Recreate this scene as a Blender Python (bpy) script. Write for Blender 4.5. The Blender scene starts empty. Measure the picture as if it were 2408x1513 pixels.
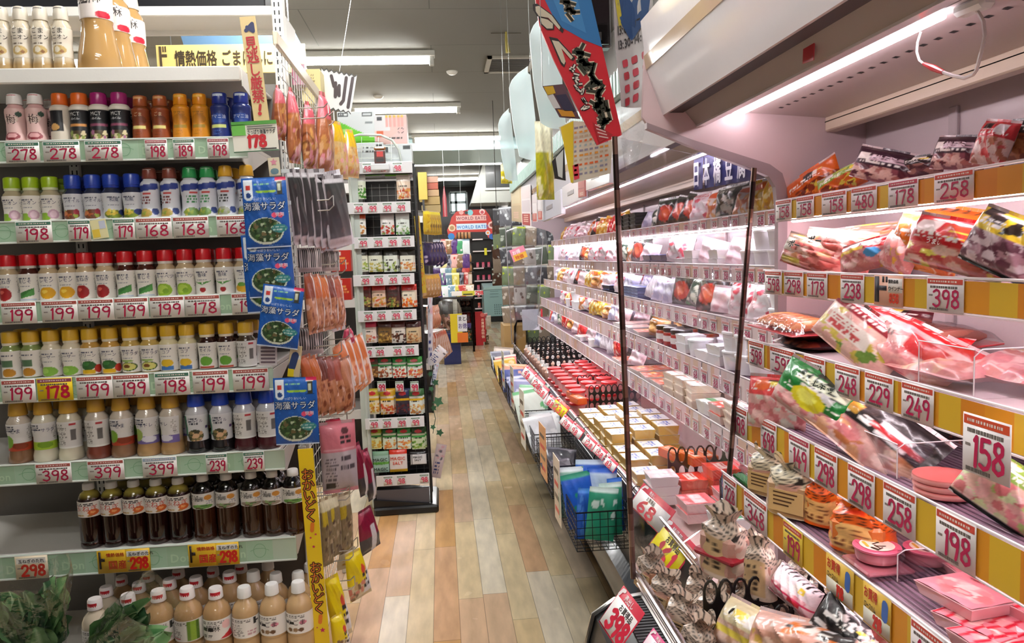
import bpy, math, random
import numpy as np
from mathutils import Vector, Matrix, Euler

S = bpy.context.scene
C = S.collection
rng = np.random.default_rng(11)
random.seed(11)
PI = math.pi

# ------------------------------------------------------------------ camera
F, CX, CY, H = 1750.0, 1204.0, 756.5, 1.45


def _n(v):
    return v / np.linalg.norm(v)


_Y = _n(np.array([1035 - CX, -(605 - CY), -F]))
_r = math.tan(math.radians(2.5))
_X = _n(np.array([1.0, _r, -(_Y[0] + _r * _Y[1]) / _Y[2]]))
_Z = np.cross(_X, _Y)
ROT = np.array([_X, _Y, _Z])


def at(px, py, X=None, Y=None, Z=None):
    """World point on the plane X, Y or Z = const seen at a photo pixel (survey of the photograph)."""
    d = ROT @ np.array([px - CX, -(py - CY), -F])
    if X is not None:
        s = X / d[0]
    elif Y is not None:
        s = Y / d[1]
    else:
        s = (Z - H) / d[2]
    return np.array([0, 0, H]) + s * d


cd = bpy.data.cameras.new('camera')
cam = bpy.data.objects.new('camera', cd)
C.objects.link(cam)
cd.sensor_width = 36.0
cd.lens = 36.0 * F / 2408.0
cd.clip_start = 0.05
m4 = Matrix.Identity(4)
for i in range(3):
    for j in range(3):
        m4[i][j] = ROT[i][j]
m4.translation = Vector((0, 0, H))
cam.matrix_world = m4
S.camera = cam

# ------------------------------------------------------------------ world, exposure
w = bpy.data.worlds.new('world')
S.world = w
w.use_nodes = True
w.node_tree.nodes['Background'].inputs[0].default_value = (0.85, 0.92, 1.0, 1)
w.node_tree.nodes['Background'].inputs[1].default_value = 0.2
S.view_settings.view_transform = 'Standard'
S.view_settings.look = 'None'
S.view_settings.exposure = 0.85
S.view_settings.gamma = 1.0
TUBE = 15.0      # ceiling tubes: bare lamp, and the light its reflector sends down (W)
LAMP = 16.0
LEDW = 15.0      # case LEDs, with the added lower strips
try:
    S.cycles.use_denoising = True
    S.cycles.max_bounces = 8
    S.cycles.diffuse_bounces = 3
    S.cycles.glossy_bounces = 3
    S.cycles.transmission_bounces = 4
    S.cycles.transparent_max_bounces = 16
    S.cycles.caustics_reflective = False
    S.cycles.caustics_refractive = False
    S.cycles.sample_clamp_indirect = 6.0
except Exception:
    pass


# ------------------------------------------------------------------ colour and materials
def hx(c):
    if not isinstance(c, str):
        return np.array(c, float)[:3]
    c = c.lstrip('#')
    if len(c) == 3:
        c = ''.join(a + a for a in c)
    s = np.array([int(c[i:i + 2], 16) for i in (0, 2, 4)]) / 255.0
    return np.where(s <= 0.04045, s / 12.92, ((s + 0.055) / 1.055) ** 2.4)


MATS = {}


def mat(name):
    if name in MATS:
        return MATS[name]
    m = bpy.data.materials.new(name)
    m.use_nodes = True
    nt = m.node_tree
    N, L = nt.nodes, nt.links
    b = N['Principled BSDF']
    out = N['Material Output']
    MATS[name] = m
    spec = {  # rough, metallic, coat, bump strength, bump scale
        'paper': (0.55, 0, 0, 0, 0), 'card': (0.4, 0, 0, 0, 0), 'film': (0.28, 0, 0.22, 0.35, 55), 'gloss': (0.14, 0, 0.4, 0.06, 30),
        'plastic': (0.32, 0, 0.1, 0, 0), 'enamel': (0.38, 0, 0.1, 0.04, 160), 'metal': (0.28, 1, 0, 0, 0), 'rubber': (0.6, 0, 0, 0, 0),
        'liquid': (0.1, 0, 0.6, 0.02, 20), 'food': (0.35, 0, 0.25, 0.4, 90), 'wood': (0.45, 0, 0, 0.1, 40), 'leaf': (0.45, 0, 0.2, 0.3, 60)}
    if name in spec:
        ro, me, co, bs, sc = spec[name]
        a = N.new('ShaderNodeVertexColor')
        a.layer_name = 'Col'
        L.new(a.outputs[0], b.inputs['Base Color'])
        b.inputs['Roughness'].default_value = ro
        b.inputs['Metallic'].default_value = me
        b.inputs['Coat Weight'].default_value = co
        b.inputs['Coat Roughness'].default_value = 0.06
        if bs:
            tc = N.new('ShaderNodeTexCoord')
            no = N.new('ShaderNodeTexNoise')
            no.inputs['Scale'].default_value = sc
            no.inputs['Detail'].default_value = 2.0
            bu = N.new('ShaderNodeBump')
            bu.inputs['Strength'].default_value = bs
            bu.inputs['Distance'].default_value = 0.004
            L.new(tc.outputs['Object'], no.inputs['Vector'])
            L.new(no.outputs['Fac'], bu.inputs['Height'])
            L.new(bu.outputs[0], b.inputs['Normal'])
            L.new(bu.outputs[0], b.inputs['Coat Normal'])
    elif name in ('clear', 'cling', 'sheetfilm', 'petclear'):
        N.remove(b)
        tr = N.new('ShaderNodeBsdfTransparent')
        gl = N.new('ShaderNodeBsdfGlossy')
        mx = N.new('ShaderNodeMixShader')
        lw = N.new('ShaderNodeLayerWeight')
        lw.inputs[0].default_value = 0.35
        mr = N.new('ShaderNodeMapRange')
        lo, hi, ro = {'clear': (0.06, 0.6, 0.03), 'cling': (0.07, 0.5, 0.12), 'sheetfilm': (0.35, 0.8, 0.25), 'petclear': (0.1, 0.6, 0.06)}[name]
        tr.inputs[0].default_value = {'clear': (0.94, 0.95, 0.96, 1), 'cling': (0.97, 0.97, 0.97, 1), 'sheetfilm': (0.72, 0.86, 0.86, 1), 'petclear': (0.85, 0.84, 0.8, 1)}[name]
        mr.inputs['To Min'].default_value = lo
        mr.inputs['To Max'].default_value = hi
        gl.inputs['Roughness'].default_value = ro
        L.new(lw.outputs['Facing'], mr.inputs['Value'])
        L.new(mr.outputs[0], mx.inputs[0])
        L.new(tr.outputs[0], mx.inputs[1])
        L.new(gl.outputs[0], mx.inputs[2])
        L.new(mx.outputs[0], out.inputs[0])
        if name == 'sheetfilm':
            df, tl, ad, m2 = N.new('ShaderNodeBsdfDiffuse'), N.new('ShaderNodeBsdfTranslucent'), N.new('ShaderNodeMixShader'), N.new('ShaderNodeMixShader')
            df.inputs[0].default_value = tl.inputs[0].default_value = (.72, .88, .9, 1)
            m2.inputs[0].default_value = .5
            L.new(df.outputs[0], ad.inputs[1])
            L.new(tl.outputs[0], ad.inputs[2])
            L.new(mx.outputs[0], m2.inputs[1])
            L.new(ad.outputs[0], m2.inputs[2])
            L.new(m2.outputs[0], out.inputs[0])
        if name in ('cling', 'sheetfilm'):
            tc = N.new('ShaderNodeTexCoord')
            no = N.new('ShaderNodeTexNoise')
            no.inputs['Scale'].default_value = 45 if name == 'cling' else 9
            bu = N.new('ShaderNodeBump')
            bu.inputs['Strength'].default_value = 0.9 if name == 'cling' else 0.4
            bu.inputs['Distance'].default_value = 0.006 if name == 'cling' else 0.02
            L.new(tc.outputs['Object'], no.inputs['Vector'])
            L.new(no.outputs['Fac'], bu.inputs['Height'])
            L.new(bu.outputs[0], gl.inputs['Normal'])
    elif name.startswith('emit'):
        col, st = {'emit_tube': ((1.0, 0.99, 0.93), TUBE), 'emit_led': ((1.0, 0.88, 0.93), LEDW), 'emit_led_white': ((0.95, 0.93, 1.0), LEDW),
                   'emit_window': ((0.8, 0.95, 1.0), 1.3)}[name]
        b.inputs['Base Color'].default_value = (0.8, 0.8, 0.8, 1)
        b.inputs['Emission Color'].default_value = (*col, 1)
        b.inputs['Emission Strength'].default_value = st
    elif name == 'floor':
        tc = N.new('ShaderNodeTexCoord')
        sp = N.new('ShaderNodeSeparateXYZ')
        L.new(tc.outputs['Object'], sp.inputs[0])

        def math_(op, a, b_=None, c_=None):
            n = N.new('ShaderNodeMath')
            n.operation = op
            for k, v in enumerate((a, b_, c_)):
                if v is None:
                    continue
                if isinstance(v, (int, float)):
                    n.inputs[k].default_value = v
                else:
                    L.new(v, n.inputs[k])
            return n.outputs[0]
        pw, pl = 0.1045, 0.92
        xs = math_('DIVIDE', math_('ADD', sp.outputs[0], 50.04), pw)
        col = math_('FLOOR', xs)
        wn = N.new('ShaderNodeTexWhiteNoise')
        wn.noise_dimensions = '1D'
        L.new(col, wn.inputs['W'])
        ys = math_('ADD', math_('DIVIDE', sp.outputs[1], pl), math_('MULTIPLY', wn.outputs['Value'], 7.3))
        row = math_('FLOOR', ys)
        cb = N.new('ShaderNodeCombineXYZ')
        L.new(col, cb.inputs[0])
        L.new(row, cb.inputs[1])
        w2 = N.new('ShaderNodeTexWhiteNoise')
        w2.noise_dimensions = '2D'
        L.new(cb.outputs[0], w2.inputs['Vector'])
        cr = N.new('ShaderNodeValToRGB')
        els = [(0, 'd8a468'), (0.14, 'e6c593'), (0.34, 'f0dcb4'), (0.5, 'e8cfa4'), (0.66, 'f6ead2'), (0.84, 'dfb084'), (1.0, 'f2e6d0')]
        while len(cr.color_ramp.elements) < len(els):
            cr.color_ramp.elements.new(0.5)
        for e, (p, c) in zip(cr.color_ramp.elements, els):
            e.position = p
            e.color = (*hx(c), 1)
        L.new(w2.outputs['Value'], cr.inputs[0])
        # worn marbling along the planks
        mp = N.new('ShaderNodeMapping')
        mp.inputs['Scale'].default_value = (14, 3.2, 1)
        L.new(tc.outputs['Object'], mp.inputs[0])
        no = N.new('ShaderNodeTexNoise')
        no.inputs['Scale'].default_value = 1.6
        no.inputs['Detail'].default_value = 6
        L.new(mp.outputs[0], no.inputs[0])
        mr = N.new('ShaderNodeMapRange')
        mr.inputs['From Min'].default_value = 0.3
        mr.inputs['From Max'].default_value = 0.7
        mr.inputs['To Min'].default_value = 0.8
        mr.inputs['To Max'].default_value = 1.05
        L.new(no.outputs['Fac'], mr.inputs[0])
        mu = N.new('ShaderNodeVectorMath')
        mu.operation = 'SCALE'
        L.new(cr.outputs[0], mu.inputs[0])
        L.new(mr.outputs[0], mu.inputs['Scale'])
        # joints between planks
        fx = math_('FRACT', xs)
        fy = math_('FRACT', ys)
        gx = math_('LESS_THAN', math_('ABSOLUTE', math_('SUBTRACT', fx, 0.5)), 0.488)
        gy = math_('LESS_THAN', math_('ABSOLUTE', math_('SUBTRACT', fy, 0.5)), 0.4985)
        g = math_('MULTIPLY', gx, gy)
        mg = N.new('ShaderNodeMapRange')
        mg.inputs['To Min'].default_value = 0.5
        L.new(g, mg.inputs[0])
        mu2 = N.new('ShaderNodeVectorMath')
        mu2.operation = 'SCALE'
        L.new(mu.outputs[0], mu2.inputs[0])
        L.new(mg.outputs[0], mu2.inputs['Scale'])
        L.new(mu2.outputs[0], b.inputs['Base Color'])
        n2 = N.new('ShaderNodeTexNoise')
        n2.inputs['Scale'].default_value = 7
        L.new(tc.outputs['Object'], n2.inputs[0])
        m2 = N.new('ShaderNodeMapRange')
        m2.inputs['To Min'].default_value = 0.12
        m2.inputs['To Max'].default_value = 0.34
        L.new(n2.outputs['Fac'], m2.inputs[0])
        L.new(m2.outputs[0], b.inputs['Roughness'])
        bu = N.new('ShaderNodeBump')
        bu.inputs['Strength'].default_value = 0.12
        bu.inputs['Distance'].default_value = 0.01
        L.new(no.outputs['Fac'], bu.inputs['Height'])
        L.new(bu.outputs[0], b.inputs['Normal'])
    elif name == 'ceiling':
        tc = N.new('ShaderNodeTexCoord')
        br = N.new('ShaderNodeTexBrick')
        br.inputs['Scale'].default_value = 1.0
        br.inputs['Brick Width'].default_value = 1.82
        br.inputs['Row Height'].default_value = 0.91
        br.inputs['Mortar Size'].default_value = 0.004
        for k, c in (('Color1', '85837a'), ('Color2', '827f77'), ('Mortar', '64625c')):
            br.inputs[k].default_value = (*hx(c), 1)
        L.new(tc.outputs['Object'], br.inputs[0])
        L.new(br.outputs[0], b.inputs['Base Color'])
        b.inputs['Roughness'].default_value = 0.7
    return m


# ------------------------------------------------------------------ glyph outlines (built-in font), flattened once
GLY = {}
ALLTXT = set(' 0123456789ABCDEFGHIJKLMNOPQRSTUVWXYZabcdefghijklmnopqrstuvwxyz!%.-:~&') | set('ー価出厳味和品国塩売得徳情日本格梅橋油海熱特玉産用禁胡腐藻見豆買逃青風香麻') | {chr(i) for i in range(0x3041, 0x30fb)}


def build_glyphs():
    objs = []
    for ch in sorted(ALLTXT):
        if ch == ' ':
            continue
        for off in (0.0,):
            cu = bpy.data.curves.new('g', 'FONT')
            cu.body = ch
            cu.size = 1.0
            cu.resolution_u = 2
            cu.offset = off
            o = bpy.data.objects.new('g', cu)
            C.objects.link(o)
            objs.append((ch, off, o))
    dg = bpy.context.evaluated_depsgraph_get()
    dg.update()
    for ch, off, o in objs:
        me = o.evaluated_get(dg).to_mesh()
        me.calc_loop_triangles()
        v = np.zeros(len(me.vertices) * 3)
        me.vertices.foreach_get('co', v)
        t = np.zeros(len(me.loop_triangles) * 3, dtype=np.int32)
        me.loop_triangles.foreach_get('vertices', t)
        v = v.reshape(-1, 3)[:, :2]
        t = t.reshape(-1, 3)
        if len(v):
            adv = max(0.3, v[:, 0].max() + 0.08) if ord(ch) < 256 else 1.0
        else:
            adv = 0.5
        GLY[(ch, off)] = (v, t, adv)
    for ch, off, o in objs:
        cu = o.data
        bpy.data.objects.remove(o)
        bpy.data.curves.remove(cu)


build_glyphs()


def text2d(s, off=0.0, vertical=False):
    """(verts, tris, width, height) of a string, cap height about 0.75, baseline at 0."""
    vs, ts, n, x = [], [], 0, 0.0
    for k, ch in enumerate(s):
        if ch == ' ':
            x += 0.35
            continue
        v, t, adv = GLY[(ch, off)]
        d = np.array([(0.0 if adv > 0.95 else (1 - adv) / 2), -k * 1.0]) if vertical else np.array([x, 0])
        if len(v):
            vs.append(v + d)
            ts.append(t + n)
            n += len(v)
        x += adv
    if not vs:
        return np.zeros((0, 2)), np.zeros((0, 3), int), 0, 0
    return np.vstack(vs), np.vstack(ts), (1.0 if vertical else x), (len(s) if vertical else 0.8)


DIG = {
    '0': [[(.3, 1), (.12, .9), (.03, .65), (.02, .35), (.1, .1), (.3, 0), (.5, .1), (.58, .35), (.57, .65), (.48, .9), (.3, 1)]],
    '1': [[(.22, .86), (.34, 1), (.3, .5), (.27, 0)]],
    '2': [[(.05, .75), (.12, .93), (.3, 1), (.5, .93), (.56, .74), (.46, .5), (.22, .24), (.03, .03), (.3, .02), (.6, .03)]],
    '3': [[(.06, .88), (.28, 1), (.5, .92), (.52, .72), (.4, .57), (.24, .53), (.44, .48), (.57, .3), (.5, .1), (.28, 0), (.04, .12)]],
    '4': [[(.36, 1), (.2, .65), (.03, .34), (.3, .33), (.62, .35)], [(.44, .6), (.42, 0)]],
    '5': [[(.56, .98), (.14, .97), (.1, .57), (.34, .62), (.54, .5), (.57, .28), (.46, .07), (.24, 0), (.04, .1)]],
    '6': [[(.48, .98), (.24, .8), (.08, .5), (.05, .25), (.18, .04), (.38, .02), (.55, .18), (.5, .42), (.3, .5), (.1, .36)]],
    '7': [[(.04, .9), (.3, .97), (.58, .96), (.44, .55), (.3, 0)]],
    '8': [[(.3, .54), (.1, .7), (.12, .92), (.3, 1), (.5, .92), (.5, .7), (.3, .54), (.06, .34), (.06, .12), (.3, 0), (.54, .12), (.54, .34), (.3, .54)]],
    '9': [[(.55, .72), (.4, .52), (.18, .52), (.05, .7), (.12, .92), (.34, 1), (.54, .88), (.55, .6), (.5, .3), (.42, 0)]],
}


# ------------------------------------------------------------------ print canvas (colours of a printed sheet)
class CV:
    def __init__(s, w, h, bg='fff'):
        s.w, s.h = w, h
        s.a = np.zeros((h, w, 3)) + hx(bg)
        s.U, s.V = np.meshgrid(np.linspace(0, 1, w), np.linspace(0, 1, h))

    def rect(s, u0, v0, u1, v1, c):
        s.a[(s.U >= u0) & (s.U <= u1) & (s.V >= v0) & (s.V <= v1)] = hx(c)
        return s

    def ell(s, u, v, ru, rv, c):
        s.a[((s.U - u) / ru) ** 2 + ((s.V - v) / rv) ** 2 <= 1] = hx(c)
        return s

    def tri(s, p, q, r, c):
        def sg(a, b):
            return (s.U - b[0]) * (a[1] - b[1]) - (a[0] - b[0]) * (s.V - b[1])
        d1, d2, d3 = sg(p, q), sg(q, r), sg(r, p)
        s.a[((d1 >= 0) & (d2 >= 0) & (d3 >= 0)) | ((d1 <= 0) & (d2 <= 0) & (d3 <= 0))] = hx(c)
        return s

    def grad(s, v0, v1, c0, c1):
        m = (s.V >= v0) & (s.V <= v1)
        t = ((s.V - v0) / (v1 - v0))[..., None]
        g = hx(c0) * (1 - t) + hx(c1) * t
        s.a[m] = g[m]
        return s

    def lines(s, u0, v0, u1, v1, c, n=3, fill=0.7, seed=1):
        """rows of tiny print: too small to read in the photo"""
        r = np.random.default_rng(seed)
        hgt = (v1 - v0) / n
        for k in range(n):
            vv = v1 - (k + 0.5) * hgt
            mask = (abs(s.V - vv) <= max(hgt * 0.3, 0.5 / s.h)) & (s.U >= u0) & (s.U <= u0 + (u1 - u0) * r.uniform(0.7, 1))
            on = r.random(s.w) < fill
            s.a[mask & on[None, :]] = hx(c)
        return s

    def blobs(s, u0, v0, u1, v1, cols, n=20, sz=0.12, seed=1):
        r = np.random.default_rng(seed)
        for k in range(n):
            s.ell(r.uniform(u0, u1), r.uniform(v0, v1), sz * r.uniform(.5, 1.2), sz * r.uniform(.4, 1) * s.w / s.h, cols[r.integers(len(cols))])
        return s

    def blobell(s, u, v, ru, rv, cols, n=30, sz=0.08, seed=1):
        r = np.random.default_rng(seed)
        s.ell(u, v, ru, rv, cols[0])
        for k in range(n):
            a, q = r.uniform(0, 2 * PI), r.uniform(0, .85) ** .6
            s.ell(u + ru * q * math.cos(a), v + rv * q * math.sin(a), sz * r.uniform(.5, 1.1), sz * r.uniform(.4, 1) * s.w / s.h, cols[r.integers(len(cols))])
        return s

    def spk(s, amt=0.05, seed=3):
        r = np.random.default_rng(seed)
        s.a *= 1 + r.normal(0, amt, (s.h, s.w, 1))
        s.a = s.a.clip(0, 1)
        return s

    def stripes(s, c, n=8, duty=.4, slant=0.0, wob=0.0, v0=0, v1=1, u0=0, u1=1):
        ph = (s.U + s.V * slant + wob * np.sin(s.V * 9)) * n
        s.a[((ph % 1) < duty) & (s.V >= v0) & (s.V <= v1) & (s.U >= u0) & (s.U <= u1)] = hx(c)
        return s


# ------------------------------------------------------------------ mesh builder: one mesh, many materials, colour per vertex
class MB:
    def __init__(s):
        s.v, s.c, s.fs, s.n = [], [], [], 0   # fs: (array of faces k x m, mat)
        s.mats = []

    def _mi(s, m):
        if m not in s.mats:
            s.mats.append(m)
        return s.mats.index(m)

    def add(s, v, f, col='fff', m='plastic', M=None):
        v = np.asarray(v, float).reshape(-1, 3)
        if M is not None:
            A = np.array(M)
            v = v @ A[:3, :3].T + A[:3, 3]
        c = np.asarray(col, float) if (not isinstance(col, str) and np.ndim(col) == 2) else np.tile(hx(col), (len(v), 1))
        s.v.append(v)
        s.c.append(c)
        mi = s._mi(m)
        if isinstance(f, np.ndarray):
            s.fs.append((f + s.n, mi))
        else:
            byn = {}
            for q in f:
                byn.setdefault(len(q), []).append(q)
            for k, qs in byn.items():
                s.fs.append((np.array(qs) + s.n, mi))
        s.n += len(v)
        return s

    def box(s, x0, x1, y0, y1, z0, z1, col='fff', m='plastic', b=0.0, M=None):
        b = min(b, abs(x1 - x0) * .45, abs(y1 - y0) * .45, abs(z1 - z0) * .45)
        if b <= 0:
            v = [(x, y, z) for x in (x0, x1) for y in (y0, y1) for z in (z0, z1)]
            f = [(0, 1, 3, 2), (4, 6, 7, 5), (0, 4, 5, 1), (2, 3, 7, 6), (0, 2, 6, 4), (1, 5, 7, 3)]
            return s.add(v, f, col, m, M)
        v, ix = [], {}
        for i, x in enumerate((x0, x1)):
            for j, y in enumerate((y0, y1)):
                for k, z in enumerate((z0, z1)):
                    sx, sy, sz = (b if i == 0 else -b), (b if j == 0 else -b), (b if k == 0 else -b)
                    for a, p in enumerate(((x, y + sy, z + sz), (x + sx, y, z + sz), (x + sx, y + sy, z))):
                        ix[(i, j, k, a)] = len(v)
                        v.append(p)
        f = []
        for i in (0, 1):
            q = [ix[(i, j, k, 0)] for j, k in ((0, 0), (0, 1), (1, 1), (1, 0))]
            f.append(tuple(q if i == 0 else q[::-1]))
            q = [ix[(j, i, k, 1)] for j, k in ((0, 0), (1, 0), (1, 1), (0, 1))]
            f.append(tuple(q if i == 0 else q[::-1]))
            q = [ix[(j, k, i, 2)] for j, k in ((0, 0), (0, 1), (1, 1), (1, 0))]
            f.append(tuple(q if i == 0 else q[::-1]))
        for j in (0, 1):
            for k in (0, 1):
                for (a, e1, e2) in (('x', 1, 2), ('y', 0, 2), ('z', 0, 1)):
                    def id_(t, e):
                        key = {'x': (t, j, k), 'y': (j, t, k), 'z': (j, k, t)}[a]
                        return ix[(*key, e)]
                    f.append((id_(0, e1), id_(1, e1), id_(1, e2), id_(0, e2)))
        for i in (0, 1):
            for j in (0, 1):
                for k in (0, 1):
                    f.append(tuple(ix[(i, j, k, a)] for a in (0, 1, 2)))
        return s.add(v, f, col, m, M)

    def lathe(s, prof, n=20, col='fff', m='plastic', M=None, cap=True, sq=0.0):
        """prof: (r, z) or (r, z, colour) from bottom to top"""
        a = np.arange(n) * 2 * PI / n
        k = 1.0
        if sq:
            k = 1.0 / np.maximum(abs(np.cos(a)), abs(np.sin(a))) ** sq
        v, c = [], []
        for p in prof:
            v.append(np.stack([p[0] * k * np.cos(a), p[0] * k * np.sin(a), np.full(n, p[1])], 1))
            c.append(np.tile(hx(p[2] if len(p) > 2 else col), (n, 1)))
        f = [(i * n + j, i * n + (j + 1) % n, (i + 1) * n + (j + 1) % n, (i + 1) * n + j) for i in range(len(prof) - 1) for j in range(n)]
        if cap:
            f.append(tuple(range(n - 1, -1, -1)))
            f.append(tuple((len(prof) - 1) * n + j for j in range(n)))
        return s.add(np.vstack(v), f, np.vstack(c), m, M)

    def tube(s, pts, r, n=6, col='fff', m='metal', M=None, closed=False):
        P = [np.array(p, float) for p in pts]
        L = len(P)
        rings = []
        up = None
        for i in range(L):
            if closed:
                t = P[(i + 1) % L] - P[i - 1]
            else:
                t = P[min(i + 1, L - 1)] - P[max(i - 1, 0)]
            t = t / (np.linalg.norm(t) + 1e-12)
            if up is None:
                up = np.array([0, 0, 1.0]) if abs(t[2]) < .9 else np.array([1.0, 0, 0])
            a = np.cross(up, t)
            a /= np.linalg.norm(a) + 1e-12
            b = np.cross(t, a)
            up = b
            rr = r[i] if hasattr(r, '__len__') else r
            th = np.arange(n) * 2 * PI / n + PI / n
            rings.append(P[i] + rr * (np.cos(th)[:, None] * a + np.sin(th)[:, None] * b))
        f = []
        for i in range(L if closed else L - 1):
            i2 = (i + 1) % L
            for j in range(n):
                f.append((i * n + j, i2 * n + j, i2 * n + (j + 1) % n, i * n + (j + 1) % n))
        if not closed:
            f.append(tuple(range(n)))
            f.append(tuple((L - 1) * n + j for j in range(n - 1, -1, -1)))
        return s.add(np.vstack(rings), f, col, m, M)

    def sheet(s, fn, cv, m='paper', M=None, flip=False):
        """a grid surface printed with canvas cv; fn(U, V) -> X, Y, Z"""
        if isinstance(cv, tuple):
            cv = CV(cv[0], cv[1], cv[2])
        X, Y, Z = fn(cv.U, cv.V)
        v = np.stack([X + 0 * cv.U, Y + 0 * cv.U, Z + 0 * cv.U], -1).reshape(-1, 3)
        h, w_ = cv.h, cv.w
        i = (np.arange(h - 1)[:, None] * w_ + np.arange(w_ - 1)).ravel()
        f = np.stack([i, i + 1, i + w_ + 1, i + w_], 1)
        if flip:
            f = f[:, ::-1]
        return s.add(v, f, cv.a.reshape(-1, 3), m, M)

    def flat(s, pts, col='fff', m='paper', M=None):
        return s.add(pts, [tuple(range(len(pts)))], col, m, M)

    def prism(s, pts, y0, y1, col='fff', m='plastic', M=None, axis='y'):
        """outline pts (a, b) extruded along an axis"""
        k = len(pts)
        def P(a, b, t):
            return {'y': (a, t, b), 'x': (t, a, b), 'z': (a, b, t)}[axis]
        v = [P(a, b, y0) for a, b in pts] + [P(a, b, y1) for a, b in pts]
        f = [tuple(range(k)), tuple(range(2 * k - 1, k - 1, -1))] + [(i, k + i, k + (i + 1) % k, (i + 1) % k) for i in range(k)]
        return s.add(v, f, col, m, M)

    def strokes(s, lines, wd, col, m='card', map_=None, sx=1.0, sz=1.0, x=0.0, z=0.0):
        """round-ended brush strokes given as 2-d polylines"""
        mp = map_ or (lambda a, b: np.stack([a, 0 * a - 0.0006, b], -1))
        th = np.arange(8) * PI / 4
        base = mp
        cnt = [0]

        def mp(a, q):   # every stroke lies a hair above the one before
            a, q = np.asarray(a, float), np.asarray(q, float)
            o = base(a, q)
            nn = np.cross(base(a + 1e-4, q) - o, base(a, q + 1e-4) - o)
            cnt[0] += 1
            return o + nn / (np.linalg.norm(nn, axis=-1, keepdims=True) + 1e-15) * cnt[0] * 1.5e-5
        for ln in lines:
            p = np.array(ln, float) * (sx, sz) + (x, z)
            if len(p) == 2 and np.hypot(*(p[1] - p[0])) < wd * .2:
                p = p[:1]
            for a, b in zip(p[:-1], p[1:]):
                d = b - a
                n_ = np.array([-d[1], d[0]]) / (np.hypot(*d) + 1e-9) * wd
                q = np.array([a - n_, b - n_, b + n_, a + n_])
                s.add(mp(q[:, 0], q[:, 1]), [(0, 1, 2, 3)], col, m)
            for a in p:
                s.add(mp(a[0] + wd * np.cos(th), a[1] + wd * np.sin(th)), [tuple(range(8))], col, m)
        return s

    def digits(s, txt, x, z, hgt, col, wd=.09, m='card', map_=None, asp=1.0):
        for ch in txt:
            if ch in DIG:
                s.strokes(DIG[ch], hgt * wd, col, m, map_, sx=hgt * asp, sz=hgt, x=x, z=z)
            x += hgt * asp * (.5 if ch == '1' else .74)
        return x

    def text(s, txt, x, z, hgt, col, m='card', map_=None, bold=False, vertical=False, outline=None, center=False, asp=1.0):
        mp = map_ or (lambda a, b: np.stack([a, 0 * a - 0.0006, b], -1))
        ring = [(math.cos(q * PI / 4), math.sin(q * PI / 4)) for q in range(8)]
        jobs = [(outline, 0, dx * .075, dy * .075) for dx, dy in ring] if outline else []
        jobs += [(col, 1, dx, dy) for dx, dy in (((-.022, 0), (.022, 0), (0, .022), (0, -.022)) if bold else ((0, 0),))]
        v0, t, w_, h_ = text2d(txt, vertical=vertical)
        if not len(v0):
            return s
        for lift, (c, _, dx, dy) in enumerate(jobs):
            v = v0 + (dx, dy)
            k = hgt / .85
            X = x + v[:, 0] * k * asp - (w_ * k * asp / 2 if center else 0)
            Z = z + v[:, 1] * k
            q = mp(X, Z)
            if lift:
                e = mp(X + 1e-4, Z), mp(X, Z + 1e-4)
                nn = np.cross(e[0] - q, e[1] - q)
                q = q + nn / (np.linalg.norm(nn, axis=1, keepdims=True) + 1e-15) * lift * 6e-5
            s.add(q, t, c, m)
        return s

    def build(s, name, parent=None, smooth=True, M=None):
        me = bpy.data.meshes.new(name)
        v = np.vstack(s.v)
        if M is not None:
            A = np.array(M)
            v = v @ A[:3, :3].T + A[:3, 3]
        c = np.vstack(s.c)
        loops, starts, mi, off = [], [], [], 0
        for f, i in s.fs:
            k, w_ = f.shape
            loops.append(f.ravel())
            starts.append(off + np.arange(k) * w_)
            mi.append(np.full(k, i))
            off += k * w_
        loops = np.concatenate(loops).astype(np.int32)
        starts = np.concatenate(starts).astype(np.int32)
        mi = np.concatenate(mi).astype(np.int32)
        me.vertices.add(len(v))
        me.vertices.foreach_set('co', v.ravel().astype(np.float32))
        me.loops.add(len(loops))
        me.loops.foreach_set('vertex_index', loops)
        me.polygons.add(len(starts))
        me.polygons.foreach_set('loop_start', starts)
        for n_ in s.mats:
            me.materials.append(mat(n_))
        me.polygons.foreach_set('material_index', mi)
        me.update(calc_edges=True)
        me.validate()
        ca = me.color_attributes.new('Col', 'FLOAT_COLOR', 'POINT')
        ca.data.foreach_set('color', np.hstack([c, np.ones((len(c), 1))]).ravel().astype(np.float32))
        if smooth:
            me.polygons.foreach_set('use_smooth', np.ones(len(starts), bool))
            me.set_sharp_from_angle(angle=math.radians(38))
        o = bpy.data.objects.new(name, me)
        C.objects.link(o)
        if parent is not None:
            o.parent = parent
            KIDS.setdefault(parent.name, []).append(o)
        return o


# ------------------------------------------------------------------ things
KIDS = {}
ORD = ['first', 'second', 'third', 'fourth', 'fifth', 'sixth', 'seventh', 'eighth', 'ninth', 'tenth', 'eleventh', 'twelfth', 'thirteenth', 'fourteenth', 'fifteenth',
       'sixteenth', 'seventeenth', 'eighteenth', 'nineteenth', 'twentieth']


def TM(loc=(0, 0, 0), rz=0.0, rx=0.0, ry=0.0, sc=1.0):
    return Matrix.Translation(Vector([float(a) for a in loc])) @ Euler((rx, ry, rz), 'XYZ').to_matrix().to_4x4() @ Matrix.Scale(sc, 4)


def tag(o, label, cat, group=None, kind=None):
    if kind:
        o['kind'] = kind
    else:
        o['label'] = label
        o['category'] = cat
    if group:
        o['group'] = group
    return o


def thing(name, label, cat, M=None, group=None):
    o = bpy.data.objects.new(name, None)
    o.empty_display_size = 0.03
    C.objects.link(o)
    if M is not None:
        o.matrix_world = M
    return tag(o, label, cat, group)


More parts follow.
